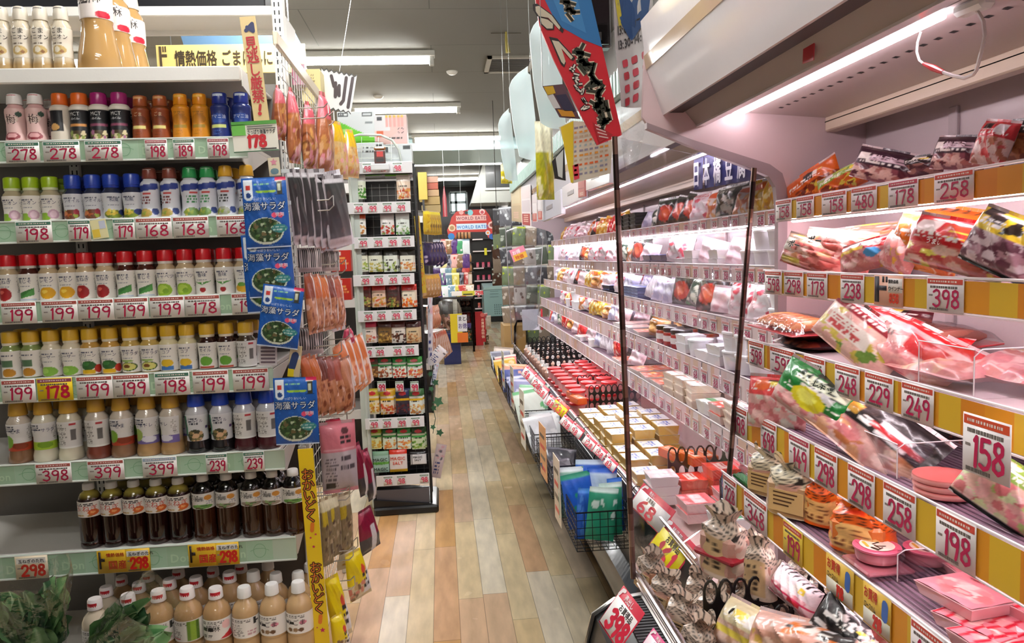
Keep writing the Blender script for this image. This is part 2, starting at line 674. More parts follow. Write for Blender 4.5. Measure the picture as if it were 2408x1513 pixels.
def solo(mb, name, label, cat, M=None, group=None, smooth=True):
    o = mb.build(name, None, smooth)
    if M is not None:
        o.matrix_world = M
    return tag(o, label, cat, group)


def structure(mb, name, smooth=True):
    o = mb.build(name, None, smooth)
    o['kind'] = 'structure'
    return o


def dup(root, M, label, group=None):
    """a copy of a thing with copies of its parts (mesh data shared)"""
    r = root.copy()
    C.objects.link(r)
    r.matrix_world = M
    r['label'] = label
    if group:
        r['group'] = group
    for k in KIDS.get(root.name, []):
        c = k.copy()
        C.objects.link(c)
        c.parent = r
        for g in KIDS.get(k.name, []):
            d = g.copy()
            C.objects.link(d)
            d.parent = c
    return r


PROTO = {}


def place(key, maker, M, label, group=None):
    """first use builds the thing with maker(), later uses copy it"""
    if key not in PROTO:
        PROTO[key] = maker()
        r = PROTO[key]
        r.matrix_world = M
        r['label'] = label
        if group:
            r['group'] = group
        return r
    return dup(PROTO[key], M, label, group)


# ------------------------------------------------------------------ product builders (local frame: faces -Y, stands on z = 0)
def prof_r(prof, z):
    return np.interp(z, [p[1] for p in prof], [p[0] for p in prof])


def bottle(name, cat, fam, Hh, R, capc, bodyc, art, band=None, txt=None, tcol='26365a', arc=3.6, lzo=None, lid2=None):
    """fam: outline family; art(cv) paints the label; txt: list of (string, u, v, size, colour)"""
    root = thing(name, 'bottle', cat)
    if fam == 'dress':
        body = [(.86, 0), (.94, .02), (.93, .12), (.9, .25), (.95, .4), (1, .5), (1, .56), (.93, .62), (.74, .665), (.7, .70)]
        cap = [(.74, .70), (.76, .71), (.76, .755), (.8, .757), (.79, .96), (.74, .985), (.6, 1.0)]
        lz = (.02, .585)
    elif fam == 'slim':
        body = [(.9, 0), (1, .03), (.98, .2), (.9, .4), (.92, .6), (.98, .68), (.9, .73), (.72, .76)]
        cap = [(.76, .76), (.78, .77), (.74, .96), (.68, .99), (.5, 1.0)]
        lz = (.03, .7)
    elif fam == 'waist':
        body = [(.95, 0), (1.02, .02), (1.0, .1), (.88, .2), (.86, .42), (.92, .5), (.95, .62), (.9, .68), (.68, .74), (.62, .77)]
        cap = [(.72, .77), (.74, .78), (.66, .93), (.6, .97), (.4, .985)]
        lz = (.2, .64)
    elif fam == 'flask':
        body = [(1.25, 0), (1.32, .02), (1.22, .16), (1.0, .34), (.88, .46), (.95, .5), (.97, .72), (.9, .78), (.66, .83), (.6, .86)]
        cap = [(.66, .86), (.68, .87), (.62, .98), (.4, 1.0)]
        lz = (.49, .74)
    elif fam == 'pet':
        body = [(.92, 0), (1, .02), (1, .07), (.95, .09), (1, .12), (.98, .3), (1, .5), (1, .72), (.96, .77), (.72, .85), (.45, .885), (.42, .9)]
        cap = [(.5, .9), (.52, .905), (.5, .985), (.44, 1.0)]
        lz = (.5, .74)
    elif fam == 'pet2':
        body = [(.92, 0), (1, .02), (1, .08), (.94, .1), (1, .14), (1, .36), (.95, .38), (1, .4), (1, .68), (.97, .72), (.8, .79), (.46, .85), (.42, .87)]
        cap = [(.5, .87), (.53, .875), (.5, .98), (.43, 1.0)]
        lz = (.41, .66)
    lz = lzo or lz
    body = [(r * R, z * Hh) for r, z in body]
    cap = [(r * R, z * Hh) for r, z in cap]
    b = MB()
    if isinstance(bodyc, (list, tuple)):
        lo, hi, zc = bodyc
        bp = []
        for r, z in body:
            bp.append((r, z, lo if z < zc * Hh else hi))
        b.lathe(bp, 22, m='liquid')
    else:
        b.lathe(body, 22, bodyc, 'liquid')
    b.build('bottle_body', root)
    c = MB()
    if band:
        k = 4
        c.lathe([(r, z, band) for r, z in cap[:k]], 22, m='plastic', cap=False)
        c.lathe([(r, z, capc) for r, z in cap[k - 1:]], 22, m='plastic')
    else:
        c.lathe(cap, 22, capc, 'plastic')
    if lid2:
        th = np.linspace(-2.3, -.8, 8)
        for k in range(7):
            z0, z1 = cap[-1][1] * .962, cap[-1][1] * .912
            rr = prof_r(cap, z0) * 1.02
            c.flat([(rr * math.cos(th[k]), rr * math.sin(th[k]), z1), (rr * math.cos(th[k + 1]), rr * math.sin(th[k + 1]), z1),
                    (rr * math.cos(th[k + 1]), rr * math.sin(th[k + 1]), z0), (rr * math.cos(th[k]), rr * math.sin(th[k]), z0)], lid2, 'paper')
    c.build('bottle_cap', root)
    if art:
        l = MB()
        z0, z1 = lz[0] * Hh, lz[1] * Hh
        cv = CV(46, 40)
        art(cv)
        fn = lambda U, V: ((prof_r(body, z0 + V * (z1 - z0)) + .0006) * np.cos(-PI / 2 + (U - .5) * arc), (prof_r(body, z0 + V * (z1 - z0)) + .0006) * np.sin(-PI / 2 + (U - .5) * arc), z0 + V * (z1 - z0))
        l.sheet(fn, cv, 'card')
        for t, u, v, sz, col in (txt or []):
            mp = lambda a, q: np.stack([(prof_r(body, q) + .0013) * np.sin(a / R), -(prof_r(body, q) + .0013) * np.cos(a / R), q], -1)
            l.text(t, u * R, z0 + v * (z1 - z0), sz, col, map_=mp, bold=False, center=True)
        l.build('bottle_label', root)
    return root


def price_card(mb, w_, h, price, head='b5493c', bg='efece6', dc='b01743', y=0.0, x=0.0, z=0.0, wd=.075, seed=0, big=.5, band=True):
    """a price card facing -Y, lower middle at (x, y, z)"""
    P = lambda a, b_, l: [(x + a[0], y - l, z + a[1]), (x + b_[0], y - l, z + a[1]), (x + b_[0], y - l, z + b_[1]), (x + a[0], y - l, z + b_[1])]
    mb.box(x - w_ / 2, x + w_ / 2, y - .0006, y + .0006, z, z + h, bg, 'card')
    r = random.Random(seed)
    if band:
        mb.flat(P((-w_ / 2 * .96, h * .82), (w_ / 2 * .96, h * .97), .0009), head, 'card')
    e = -w_ * .4
    while e < w_ * .36:
        d = r.uniform(.03, .09) * w_
        if band:
            mb.flat(P((e, h * .87), (e + d * .6, h * .92), .0012), 'e9d8d0', 'card')
        mb.flat(P((e, h * .69), (e + d * .8, h * .76), .0009), '6a625c', 'card')
        e += d
    e = -w_ * .42
    while e < w_ * .1:
        d = r.uniform(.01, .03) * w_
        mb.flat(P((e, h * .03), (e + d * .6, h * .1), .0009), '55504c', 'card')
        e += d
    mb.flat(P((-w_ * .44, h * .45), (-w_ * .33, h * .5), .0009), '8a7f7a', 'card')
    n1 = price.count('1')
    hg = h * big
    wid = lambda k: (sum(.5 if c == '1' else .74 for c in price)) * hg * k
    asp = min(1.35, w_ * .76 / max(wid(1.0), 1e-6))
    mb.digits(price, x + w_ * .45 - wid(asp), z + h * .14, hg, dc, wd, 'card', lambda a, b_: np.stack([a, 0 * a + y - .0014, b_], -1), asp)
    return mb


def pouch(w_, h, t, cv, back='ddd', seal=(.06, .06), wr=.25, lump=None, m='film', seed=1, mb=None, M=None, pinch=0.0, curve=0.0, lam=1.0):
    """pillow bag, lower edge at z = 0, facing -Y; wr: wrinkle depth; lump: (columns, rows, depth) of what shows through the film"""
    mb = mb or MB()
    r = np.random.default_rng(seed)
    ph = r.uniform(0, 6.28, 12)
    fr = r.uniform(4, 13, 12) * lam

    def surf(sign):
        def fn(U, V):
            a = np.clip(1 - abs(2 * U - 1) ** 2.6, 0, 1) ** .55
            v2 = np.clip((V - seal[0]) / (1 - seal[0] - seal[1]), 0, 1)
            b_ = np.clip(1 - abs(2 * v2 - 1) ** 3.2, 0, 1) ** .6
            d = t / 2 * a * b_
            k = a * b_
            wv = sum(np.sin(fr[i] * U * (1 if i % 2 else .45) + fr[(i + 5) % 12] * V * (.5 if i % 2 else 1.1) + ph[i]) for i in range(7)) / 7
            d = d * (1 + wr * wv * 1.6)
            rid = np.abs(np.sin(fr[8] * 1.3 * (U + .6 * V) + ph[8])) ** 6 * k * t * wr * .25
            d = d + rid * sign
            if lump:
                d = d + lump[2] * k * np.abs(np.sin(U * lump[0] * PI)) ** .7 * np.abs(np.sin(V * lump[1] * PI)) ** .7
            X = (U - .5) * w_ * (1 - pinch * np.clip(V - .3, 0, 1) ** 1.2 * 1.4)
            sl = (1 - b_) * np.sin(U * 9 + ph[9]) * t * .1 * wr
            return X, -sign * d + sl + curve * (V - .5) ** 2, V * h
        return fn
    mb.sheet(surf(1), cv, m, M)
    mb.sheet(surf(-1), CV(14, 18, back), m, M, flip=True)
    return mb


def boxart(mb, w_, d, h, front=None, top=None, side='ccc', m='card', M=None, b=.0012, left=None):
    """carton standing on z = 0, front on -Y"""
    mb.box(-w_ / 2, w_ / 2, -d / 2, d / 2, 0, h, side, m, b, M)
    if front is not None:
        mb.sheet(lambda U, V: ((U - .5) * w_ * .985, -d / 2 - .0005, V * h * .985 + h * .007), front, m, M)
    if top is not None:
        mb.sheet(lambda U, V: ((U - .5) * w_ * .985, (V - .5) * d * .985, h + .0005), top, m, M)
    if left is not None:
        mb.sheet(lambda U, V: (-w_ / 2 - .0005, (.5 - U) * d * .985, V * h * .985 + h * .007), left, m, M)
    return mb


def tray(mb, w_, d, h, top, side='f2f2f2', m='plastic', film=True, M=None, taper=.12, n=1):
    """tapered tub or tray with a printed lid film; faces up"""
    for k in range(n):
        z = k * h * 1.04
        a, c = w_ / 2, d / 2
        o = [(-a, -c), (a, -c), (a, c), (-a, c)]
        lo = [(x * (1 - taper), y * (1 - taper), z) for x, y in o]
        hi = [(x * .985, y * .985, z + h * .93) for x, y in o]
        rim = [(x, y, z + h * .93) for x, y in o] + [(x, y, z + h) for x, y in o]
        f = [(3, 2, 1, 0)] + [(i, (i + 1) % 4, 4 + (i + 1) % 4, 4 + i) for i in range(4)]
        mb.add(lo + hi, f, side, m, M)
        f = [(i, (i + 1) % 4, 4 + (i + 1) % 4, 4 + i) for i in range(4)] + [(0, 3, 2, 1), (4, 5, 6, 7)]
        mb.add(rim, f, side, m, M)
    zt = (n - 1) * h * 1.04 + h
    mb.sheet(lambda U, V: ((U - .5) * w_ * .97, (V - .5) * d * .97, zt + .0004 + .002 * abs(np.sin(U * 7) * np.sin(V * 6 + 1)) * (film)), top, 'film' if film else 'card', M)
    return mb


def wire_basket(w_, d, h, wires, col='101114', r=.0014):
    """open wire basket, w_ along X, d along Y, standing on z = 0"""
    mb = MB()
    a, c = w_ / 2, d / 2
    for z, rr in ((0, r), (h, r * 1.8)):
        mb.tube([(-a, -c, z), (a, -c, z), (a, c, z), (-a, c, z)], rr, 5, col, 'plastic', closed=True)
    nz = max(2, int(h / wires))
    for k in range(1, nz):
        mb.tube([(-a, -c, h * k / nz), (a, -c, h * k / nz), (a, c, h * k / nz), (-a, c, h * k / nz)], r, 4, col, 'plastic', closed=True)
    nx = int(w_ / wires)
    for k in range(nx + 1):
        x = -a + w_ * k / nx
        mb.tube([(x, -c, h), (x, -c, 0), (x, c, 0), (x, c, h)], r, 4, col, 'plastic')
    ny = int(d / wires)
    for k in range(1, ny):
        y = -c + d * k / ny
        mb.tube([(-a, y, h), (-a, y, 0), (a, y, 0), (a, y, h)], r, 4, col, 'plastic')
    return mb


def divider(w_, h, nx, ny, col='0d0c0d', th=.004):
    """black moulded fence with oval windows, w_ along X, facing -Y"""
    mb = MB()
    cw, ch = w_ / nx, h / ny
    k = 12
    for i in range(nx):
        for j in range(ny):
            x, z = (i + .5) * cw - w_ / 2, (j + .5) * ch
            a = np.arange(k) * 2 * PI / k + PI / k
            ox, oz = np.cos(a), np.sin(a)
            inn = np.stack([x + cw * .36 * ox, z + ch * .42 * oz], 1)
            mx = np.maximum(abs(ox) / .5, abs(oz) / .5)
            out = np.stack([x + cw * ox / mx, z + ch * oz / mx], 1)
            if j == ny - 1:
                top = (oz > .3)
                out[top] = np.stack([x + cw * .5 * ox[top], z + ch * .52 * oz[top]], 1)
            v = [(p[0], y, p[1]) for y in (-th / 2, th / 2) for p in list(inn) + list(out)]
            f = []
            for q in range(k):
                q2 = (q + 1) % k
                f += [(q, q2, k + q2, k + q), (2 * k + q2, 2 * k + q, 3 * k + q, 3 * k + q2), (q2, q, 2 * k + q, 2 * k + q2), (k + q, k + q2, 3 * k + q2, 3 * k + q)]
            mb.add(v, f, col, 'plastic')
    return mb


# ------------------------------------------------------------------ the room
XW, YF, ZC = 1.45, 19.0, 3.2
b = MB(); b.box(-7, XW, -3, YF, -.05, 0, 'd8bd92', 'floor'); structure(b, 'floor', False)
b = MB(); b.box(-7, XW, -3, YF, ZC, ZC + .08, 'b5b1a2', 'ceiling'); structure(b, 'ceiling', False)
b = MB(); b.box(XW, XW + .08, -3, YF, 0, ZC, 'cfcac6', 'enamel'); structure(b, 'wall_right', False)
b = MB(); b.box(-7.08, -7, -3, YF, 0, ZC, 'bdb8b0', 'enamel'); structure(b, 'wall_left', False)
b = MB(); b.box(-7, XW, YF, YF + .08, 0, ZC, '55504e', 'enamel'); structure(b, 'wall_far', False)
b = MB(); b.box(-7, XW, -3.08, -3, 0, ZC, 'bdb8b0', 'enamel'); structure(b, 'wall_back', False)
# bulkhead hanging below the ceiling across the aisle
b = MB(); b.box(-7, XW, 11.2, 12.9, 3.02, ZC, 'b9d4d8', 'enamel', .02); structure(b, 'trim_1')


def tube_light(x0, x1, y, label, group):
    t = thing('ceiling_tube_light', label, 'lamp', TM(((x0 + x1) / 2, y, ZC)), group)
    L = (x1 - x0) / 2
    b = MB()
    b.box(-L - .03, L + .03, -.055, .055, -.05, 0, 'd8d8d0', 'enamel', .006)
    for s in (-1, 1):
        b.box(s * L - .02, s * L + .02, -.03, .03, -.12, -.045, 'c9c9c2', 'enamel', .005)
    b.build('lamp_housing', t)
    b = MB()
    b.tube([(-L, 0, -.085), (L, 0, -.085)], .021, 10, 'fff', 'emit_tube')
    b.build('lamp_tube', t)
    ld = bpy.data.lights.new('lamp_light', 'AREA')
    ld.shape, ld.size, ld.size_y, ld.energy, ld.color = 'RECTANGLE', 2 * L, .06, LAMP * (5 if y == 4.3 else 3 if y > 4 else 3.4 if y == 2.15 else .6), (1, .995, .985)
    lo = bpy.data.objects.new('lamp_light', ld)
    C.objects.link(lo)
    lo.parent = t
    lo.location = (0, 0, -.055)
    return t


n = 0
rows = [(-1.2, -.0, 6.55), (-.9, .28, 8.72), (-.3, .95, 10.85), (-.45, 1.2, 13.7), (-.2, 1.3, 16.4),
        (-1.15, .05, 4.3), (-.75, .45, 2.15), (-1.15, .05, -.2), (-1.15, .05, -2.2), (-1.0, .2, .4)]  # out-of-view tubes; two near ones shifted to brighten the canopy fascia
whr = ['over the aisle beside the wire snack rack', 'above the spice rack top cartons', 'under the pale blue bulkhead', 'beyond the pale blue bulkhead', 'second beyond the pale blue bulkhead',
       'just above the frame over the aisle', 'over the dressing shelves', 'over the aisle start', 'at the back of the shop', 'unseen, moved over the aisle to brighten the fascia']
for (x0, x1, y), wv in zip(rows, whr):
    tube_light(x0, x1, y, 'white fluorescent ceiling tube ' + wv, 'fluorescent tubes on the ceiling')
for k, y in enumerate((2.1, 4.3, 6.55, 8.72, 10.85, 13.7, 16.4)):
    tube_light(-3.6, -2.4, y, 'white fluorescent ceiling tube over the shelves, ' + ORD[k] + ' row from the dressing shelf', 'fluorescent tubes on the ceiling')


# ------------------------------------------------------------------ dressing gondola (long face towards us)
YL = 2.5
XE = -.555
X0L = -1.75
strips = [(328, 378), (514, 564), (700, 750), (879, 933), (1077, 1124), (1288, 1342)]
SZ = [(at(300, a, Y=YL)[2], at(300, c, Y=YL)[2]) for a, c in strips]
EX = [-.600, -.585, -.575, -.565, -.545, -.525]
gond = thing('gondola_shelving', 'grey supermarket gondola holding seven rows of salad dressing bottles', 'shelving', TM((0, YL, 0)))
b = MB(); b.box(X0L, XE, .44, .47, .1, 2.12, '6e6a66', 'enamel'); b.build('back_panel', gond)
for x in (X0L + .42, XE - .01):
    b = MB()
    b.box(x - .02, x + .02, .43, .49, 0, 3.0 if x > -1 else 2.2, 'e6e4de', 'enamel', .004)
    for k in range(90):
        z = .3 + k * .03
        if z > (2.95 if x > -1 else 2.15):
            break
        for dx in (-.008, .008):
            b.flat([(x + dx - .0025, .429, z), (x + dx + .0025, .429, z), (x + dx + .0025, .429, z + .016), (x + dx - .0025, .429, z + .016)], '1a1a1a', 'rubber')
    b.build('upright_post', gond)
b = MB(); b.box(X0L, XE, -.12, .46, 0, .13, 'd5d2cc', 'enamel', .004); b.build('base_deck', gond)
zt = at(300, 160, Y=YL)[2]
b = MB()
b.box(X0L, -.605, 0, .44, zt - .012, zt, 'e8e6e0', 'enamel', .003)
b.box(X0L, -.605, -.008, .006, zt - .045, zt + .002, 'efede8', 'enamel', .004)
b.prism([(-.605, zt - .012), (-.605, zt - .045)], 0, 0) if False else None
b.prism([(0, zt - .012), (.3, zt - .012), (.1, zt - .075), (0, zt - .06)], -.605, -.602, 'e8e6e0', 'enamel', axis='x')
b.build('top_shelf', gond)
# the mirrored back-side shelf high above, on brackets
b = MB(); b.box(X0L, XE - .02, .49, .69, 2.388, 2.4, 'e9e7e0', 'enamel', .003); b.box(X0L, XE - .02, .48, .495, 2.384, 2.42, 'efede6', 'enamel', .003); b.box(X0L, XE - .02, .675, .69, 2.37, 2.4, 'efede6', 'enamel', .003)
b.build('high_shelf', gond)
b = MB(); b.prism([(.5, 2.388), (.69, 2.388), (.69, 2.36), (.5, 2.2)], XE + .005, XE + .008, 'dcdad4', 'enamel', axis='x'); b.build('shelf_bracket', gond)
GREEN, GR2 = 'a3c3a4', '7fae86'
for k, (za, zb) in enumerate(SZ):
    ex = EX[k]
    b = MB()
    b.box(X0L, ex - .02, .0, .44, za - .02, za - .003, 'd9d6d0', 'enamel', .003)
    b.prism([(0, za - .02), (.38, za - .02), (.1, za - .1), (0, za - .075)], ex - .02, ex - .017, 'dad8d2', 'enamel', axis='x')
    sh = b.build('shelf_board', gond)
    b = MB()
    b.box(X0L, ex, -.008, .002, zb, za, 'b9cbb8', 'card', .001)
    b.box(X0L, ex, -.0115, -.008, zb - .002, zb + .004, 'dfe6df', 'plastic', .001)
    b.box(X0L, ex, -.0115, -.008, za - .003, za + .002, 'dfe6df', 'plastic', .001)
    r = random.Random(k)
    x = X0L + r.uniform(0, .05)
    j = 0
    while x < ex - .09:
        wv = .085
        b.flat([(x, -.0086, zb + .006), (x + wv, -.0086, zb + .006), (x + wv, -.0086, za - .005), (x, -.0086, za - .005)], GREEN if j % 2 else 'a9c9ad', 'card')
        hh = za - zb
        if j % 2:
            b.text('Don', x + .01, zb + hh * .25, hh * .42, 'bcd8b8', map_=lambda a, q: np.stack([a, 0 * a - .0091, q], -1), bold=True)
        else:   # faint printed balloon outline on the insert
            th = np.linspace(0, 2 * PI, 17)
            b.strokes([[(x + .042 + .02 * math.cos(a), zb + hh * .5 + hh * .3 * math.sin(a)) for a in th], [(x + .012, zb + hh * .5), (x + .03, zb + hh * .6), (x + .055, zb + hh * .6), (x + .072, zb + hh * .5)]],
                      .0009, GR2, 'card', lambda a, q: np.stack([a, 0 * a - .0091, q], -1))
        x += wv + .001
        j += 1
    b.build('price_rail', sh)

b = MB(); b.box(-1.7, -.62, .5, .68, 2.402, 2.72, '15161c', 'card', .004)
solo(b, 'storage_carton', 'long dark carton lying on the high shelf above the bottles', 'carton', TM((0, YL, 0)))
# ---- price cards in the rails
GH, RH = '4d7d68', 'b0534a'
CARDS = [
    [(18, 98, '278', GH), (106, 192, '278', GH), (204, 291, '278', GH), (345, 397, '198', 'b06068'), (411, 461, '189', '5d8a70'), (491, 541, '198', 'b06068')],
    [(42, 127, '198', GH), (165, 217, '179', GH), (270, 321, '179', GH), (323, 408, '168', RH), (410, 494, '168', RH), (513, 592, '168', RH)],
    [(8, 90, '199', RH), (102, 187, '199', RH), (188, 272, '199', RH), (273, 353, '199', RH), (356, 437, '199', RH), (438, 521, '178', RH), (548, 625, '199', RH)],
    [(8, 88, '199', RH), (92, 175, '178', 'y'), (184, 269, '199', RH), (270, 355, '199', RH), (368, 450, '198', GH), (457, 541, '199', RH), (551, 635, '199', RH)],
    [(88, 172, '398', RH), (210, 296, '399', RH), (339, 420, '399', '9db0c4'), (488, 538, '239', GH), (576, 625, '239', GH)],
    [(40, 117, '298', 'z'), (233, 357, '298', 'zz'), (447, 566, '298', 'zz')]]
rown = ['top rail', 'second rail', 'third rail', 'fourth rail', 'fifth rail', 'sixth rail']
for k, row in enumerate(CARDS):
    za, zb = SZ[k]
    for j, (xa, xb, pr_, hd) in enumerate(row):
        ym = sum(strips[k]) / 2
        pa, pb = at(xa, ym, Y=YL), at(xb, ym, Y=YL)
        wv, hv = pb[0] - pa[0], (za - zb) * (.98 if k else .94)
        b = MB()
        if hd == 'y':
            price_card(b, wv, hv, pr_, '9a4b62', 'f2d21c', 'c01238', wd=.11)
            ds = 'yellow sale card'
        elif hd[0] == 'z':
            wc = wv if hd == 'z' else wv * .46
            off = 0 if hd == 'z' else wv * .27
            if hd == 'zz':
                b.box(-wv / 2, wv / 2, -.0006, .0006, 0, hv, 'e3b52a', 'card')
                b.box(-wv * .47, -wv * .43, -.0012, -.0006, hv * .2, hv * .95, '2a1a12', 'card')
                b.box(-wv * .43, -wv * .36, -.0012, -.0006, hv * .52, hv * .66, '2a1a12', 'card')
                b.text('情熱価格', -wv * .33, hv * .72, hv * .16, 'b22a22', map_=lambda a, q: np.stack([a, 0 * a - .0012, q], -1), bold=True)
                b.text('国産', -wv * .3, hv * .2, hv * .34, 'b23a22' if j == 1 else 'c8281f', map_=lambda a, q: np.stack([a, 0 * a - .0012, q], -1), bold=True)
            price_card(b, wc, hv, pr_, 'f3efe6', 'ecc02e' if hd == 'zz' else 'f0dfc0', 'd02418', wd=.11, x=off, y=-.0008, band=False, big=.46)
            b.flat([(off - wc * .45, -.0026, hv * .68), (off + wc * .45, -.0026, hv * .68), (off + wc * .45, -.0026, hv * .92), (off - wc * .45, -.0026, hv * .92)], 'f2efe8', 'card')
            b.text('玉ねぎのたれ', off - wc * .4, hv * .72, hv * .15, '2b2622', map_=lambda a, q: np.stack([a, 0 * a - .0031, q], -1), bold=True)
            ds = 'yellow sale card'
        else:
            price_card(b, wv, hv, pr_, hd, seed=k * 9 + j)
            ds = 'white price card with ' + {GH: 'green', '5d8a70': 'green', RH: 'red', 'b06068': 'pink', '9db0c4': 'pale blue'}[hd] + ' header'
        solo(b, 'price_card', '%s %s, %s from blue bags, %s' % (ds, pr_, ORD[len(row) - 1 - j], rown[k]), 'price card',
             TM(((pa[0] + pb[0]) / 2, YL - .0125, zb)), 'price cards on the dressing shelves', False)
b = MB()
b.box(-.024, .024, -.001, .001, 0, .06, 'e9e2b0', 'card'); b.box(-.022, .0, -.0015, -.001, .005, .03, 'e8c94a', 'card'); b.box(.002, .021, -.0015, -.001, .03, .055, 'c9cfe0', 'card')
p = at(243, 566, Y=YL)
solo(b, 'memo_tag', 'small tilted pale yellow tag on the second price rail between two 179 cards', 'tag', TM((p[0], YL - .013, SZ[1][1] + .006), ry=-.12))

# ---- bottle kinds
def dots(cv):
    return cv


def artK(pic, bg='ece6de', extra=None):
    """white label with a coloured picture low down and tiny print"""
    def f(cv):
        cv.rect(0, 0, 1, 1, bg)
        cv.lines(.06, .3, .16, .9, '9a948e', 9, .5, 3)
        cv.lines(.84, .3, .95, .9, '9a948e', 9, .5, 4)
        cv.lines(.32, .8, .68, .87, '55566a', 1, .8, 5)
        cv.lines(.32, .52, .68, .57, '77788a', 1, .7, 6)
        u, v = cv.U, cv.V
        cv.U, cv.V = (u - .5) / 1.4 + .5, (v - .2) / 1.3 + .15
        pic(cv)
        cv.U, cv.V = u, v
        if extra:
            extra(cv)
    return f


lemon = lambda cv: cv.ell(.5, .2, .17, .17, 'e0a51c').ell(.45, .24, .06, .05, 'f2cf5a')
apple = lambda cv: cv.ell(.47, .2, .16, .19, '9c1c1e').ell(.43, .26, .05, .05, 'd96a5a')
cuke = lambda cv: cv.tri((.36, .05), (.36, .22), (.68, .36), '3f7a3a').tri((.36, .05), (.68, .36), (.68, .16), '4f9446').rect(.3, .01, .7, .04, 'b9c6d8')
cabb = lambda cv: cv.ell(.5, .16, .19, .19, '8fb52c').ell(.48, .18, .12, .12, 'b3cf52').ell(.55, .12, .06, .08, '7aa024')
peppr = lambda cv: cv.ell(.5, .12, .07, .07, '9c1f22').tri((.3, .36), (.5, .26), (.48, .34), '4f9a3c').tri((.7, .38), (.5, .26), (.52, .34), '4f9a3c')
leafy = lambda cv: cv.ell(.5, .13, .2, .14, '86b843').ell(.42, .15, .1, .08, 'a9d060').ell(.3, .28, .07, .08, '7c2436')
broc = lambda cv: cv.ell(.5, .25, .17, .13, '2f5e2c').rect(.36, .0, .64, .12, 'e8b81c').ell(.72, .15, .09, .12, 'bb2f1c').ell(.45, .3, .08, .06, '3f7a3a')
avoc = lambda cv: cv.ell(.5, .16, .19, .13, '3e5a22').ell(.49, .16, .165, .105, 'd5cc72').ell(.46, .17, .07, .055, '7a4a20').ell(.46, .33, .15, .04, '9cb86a')
corn = lambda cv: cv.rect(.36, .0, .64, .12, '3a6fb0').ell(.5, .22, .14, .11, 'e8bb2a')
green = lambda cv: cv.ell(.5, .22, .14, .14, '6da83a').rect(.34, 0, .68, .07, 'b8442e')
oni = lambda cv: cv.ell(.4, .12, .17, .13, '8fb83a').ell(.62, .2, .12, .14, 'c9a0b4').ell(.62, .2, .07, .1, 'dfc0cc')
toma = lambda cv: cv.blobell(.48, .16, .2, .14, ['6a3a22', 'a8552c', '8a9a3a', 'c87a4a'], 14, .06, 4).ell(.62, .24, .06, .08, '9c2a3c')
salad = lambda cv: cv.blobell(.48, .14, .2, .13, ['7a8a2a', 'c8a83a', 'd8c85a', '5a6a2a'], 14, .06, 8).ell(.68, .2, .1, .09, '2c3c78')


def artM(c1, c2):
    def f(cv):
        cv.rect(0, 0, 1, 1, '17171b').rect(0, .9, 1, 1, 'e6ded2').lines(.3, .6, .7, .68, '8a8a90', 1, .7, 2)
        cv.rect(.22, .42, .78, .5, c1).blobell(.5, .16, .26, .14, ['4a3a26', '7a8a3a', 'a86a3a', c2, 'd8c8a0'], 18, .07, 5)
    return f


def artW(base, band, mid):
    def f(cv):
        cv.rect(0, 0, 1, 1, base).ell(.5, .62, .27, .16, mid).rect(.28, .34, .72, .44, band).lines(.3, .12, .7, .28, mid, 3, .6, 3)
    return f


def artBlue(cv):
    cv.rect(0, 0, 1, 1, '1b2b6e').ell(.5, .62, .27, .15, '2a4a98').rect(.26, .32, .74, .42, 'c9cf7a').lines(.3, .1, .7, .25, '4a6ab8', 3, .6, 3)


def artNon(c1, c2):
    def f(cv):
        cv.rect(0, 0, 1, 1, 'dcdce4').tri((.15, .68), (.15, .86), (.82, .95), '2c3f8c').tri((.15, .68), (.82, .95), (.82, .78), '2c3f8c').lines(.3, .36, .6, .6, c1, 3, .75, 4)
        cv.rect(.4, .63, .62, .68, 'c8403c').blobell(.42, .12, .2, .12, [c2, '8a9a3a', 'c8b85a'], 12, .05, 7).ell(.7, .16, .09, .09, '3a4a86')
    return f


def artPlum(cv):
    cv.rect(0, 0, 1, 1, 'dfb9b4').ell(.5, .66, .2, .12, 'e6cfc4').ell(.72, .82, .09, .08, '2f4a3c').ell(.5, .16, .22, .12, '8a2a36').ell(.5, .18, .15, .07, 'd9a0a0')


def artSes(cv):
    cv.rect(0, 0, 1, 1, 'e6dccb').ell(.5, .25, .22, .16, 'c9ab6a').ell(.46, .27, .08, .1, 'efe6d2').ell(.6, .2, .05, .06, '8a5a2a').lines(.3, .45, .7, .5, '6a5a4a', 1, .7, 2)


def artBig(c1, c2, c3=None):
    def f(cv):
        cv.rect(0, 0, 1, 1, 'e2dedc').rect(0, 0, 1, .3, c1).lines(.25, .72, .6, .95, '3a3c50', 3, .75, 3).lines(.05, .35, .18, .9, '9a948e', 8, .5, 2).lines(.8, .35, .95, .9, '9a948e', 8, .5, 2)
        if c2:
            cv.ell(.3, .34, .16, .24, c2)
        if c3:
            cv.ell(.62, .18, .2, .12, c3)
    return f


def artBack(cv):
    cv.rect(0, 0, 1, 1, 'dedad6').lines(.2, .12, .55, .92, '85807c', 12, .6, 3).rect(.6, .86, .74, .93, 'b8323a').rect(.62, .3, .74, .7, '6a6664').rect(.1, 0, .9, .06, 'f0eeea')


def artNori(cv):
    cv.rect(0, 0, 1, 1, 'dcdce0').rect(0, .2, .27, .95, '2f7f5c').blobell(.5, .2, .22, .24, ['3a3a26', '6a6a3a', '8a7a4a', 'c9a27a'], 20, .06, 5).ell(.52, .2, .09, .09, 'd8b08a').lines(.34, .62, .6, .9, '33354a', 3, .75, 6).ell(.84, .5, .06, .06, '5a3a7a')


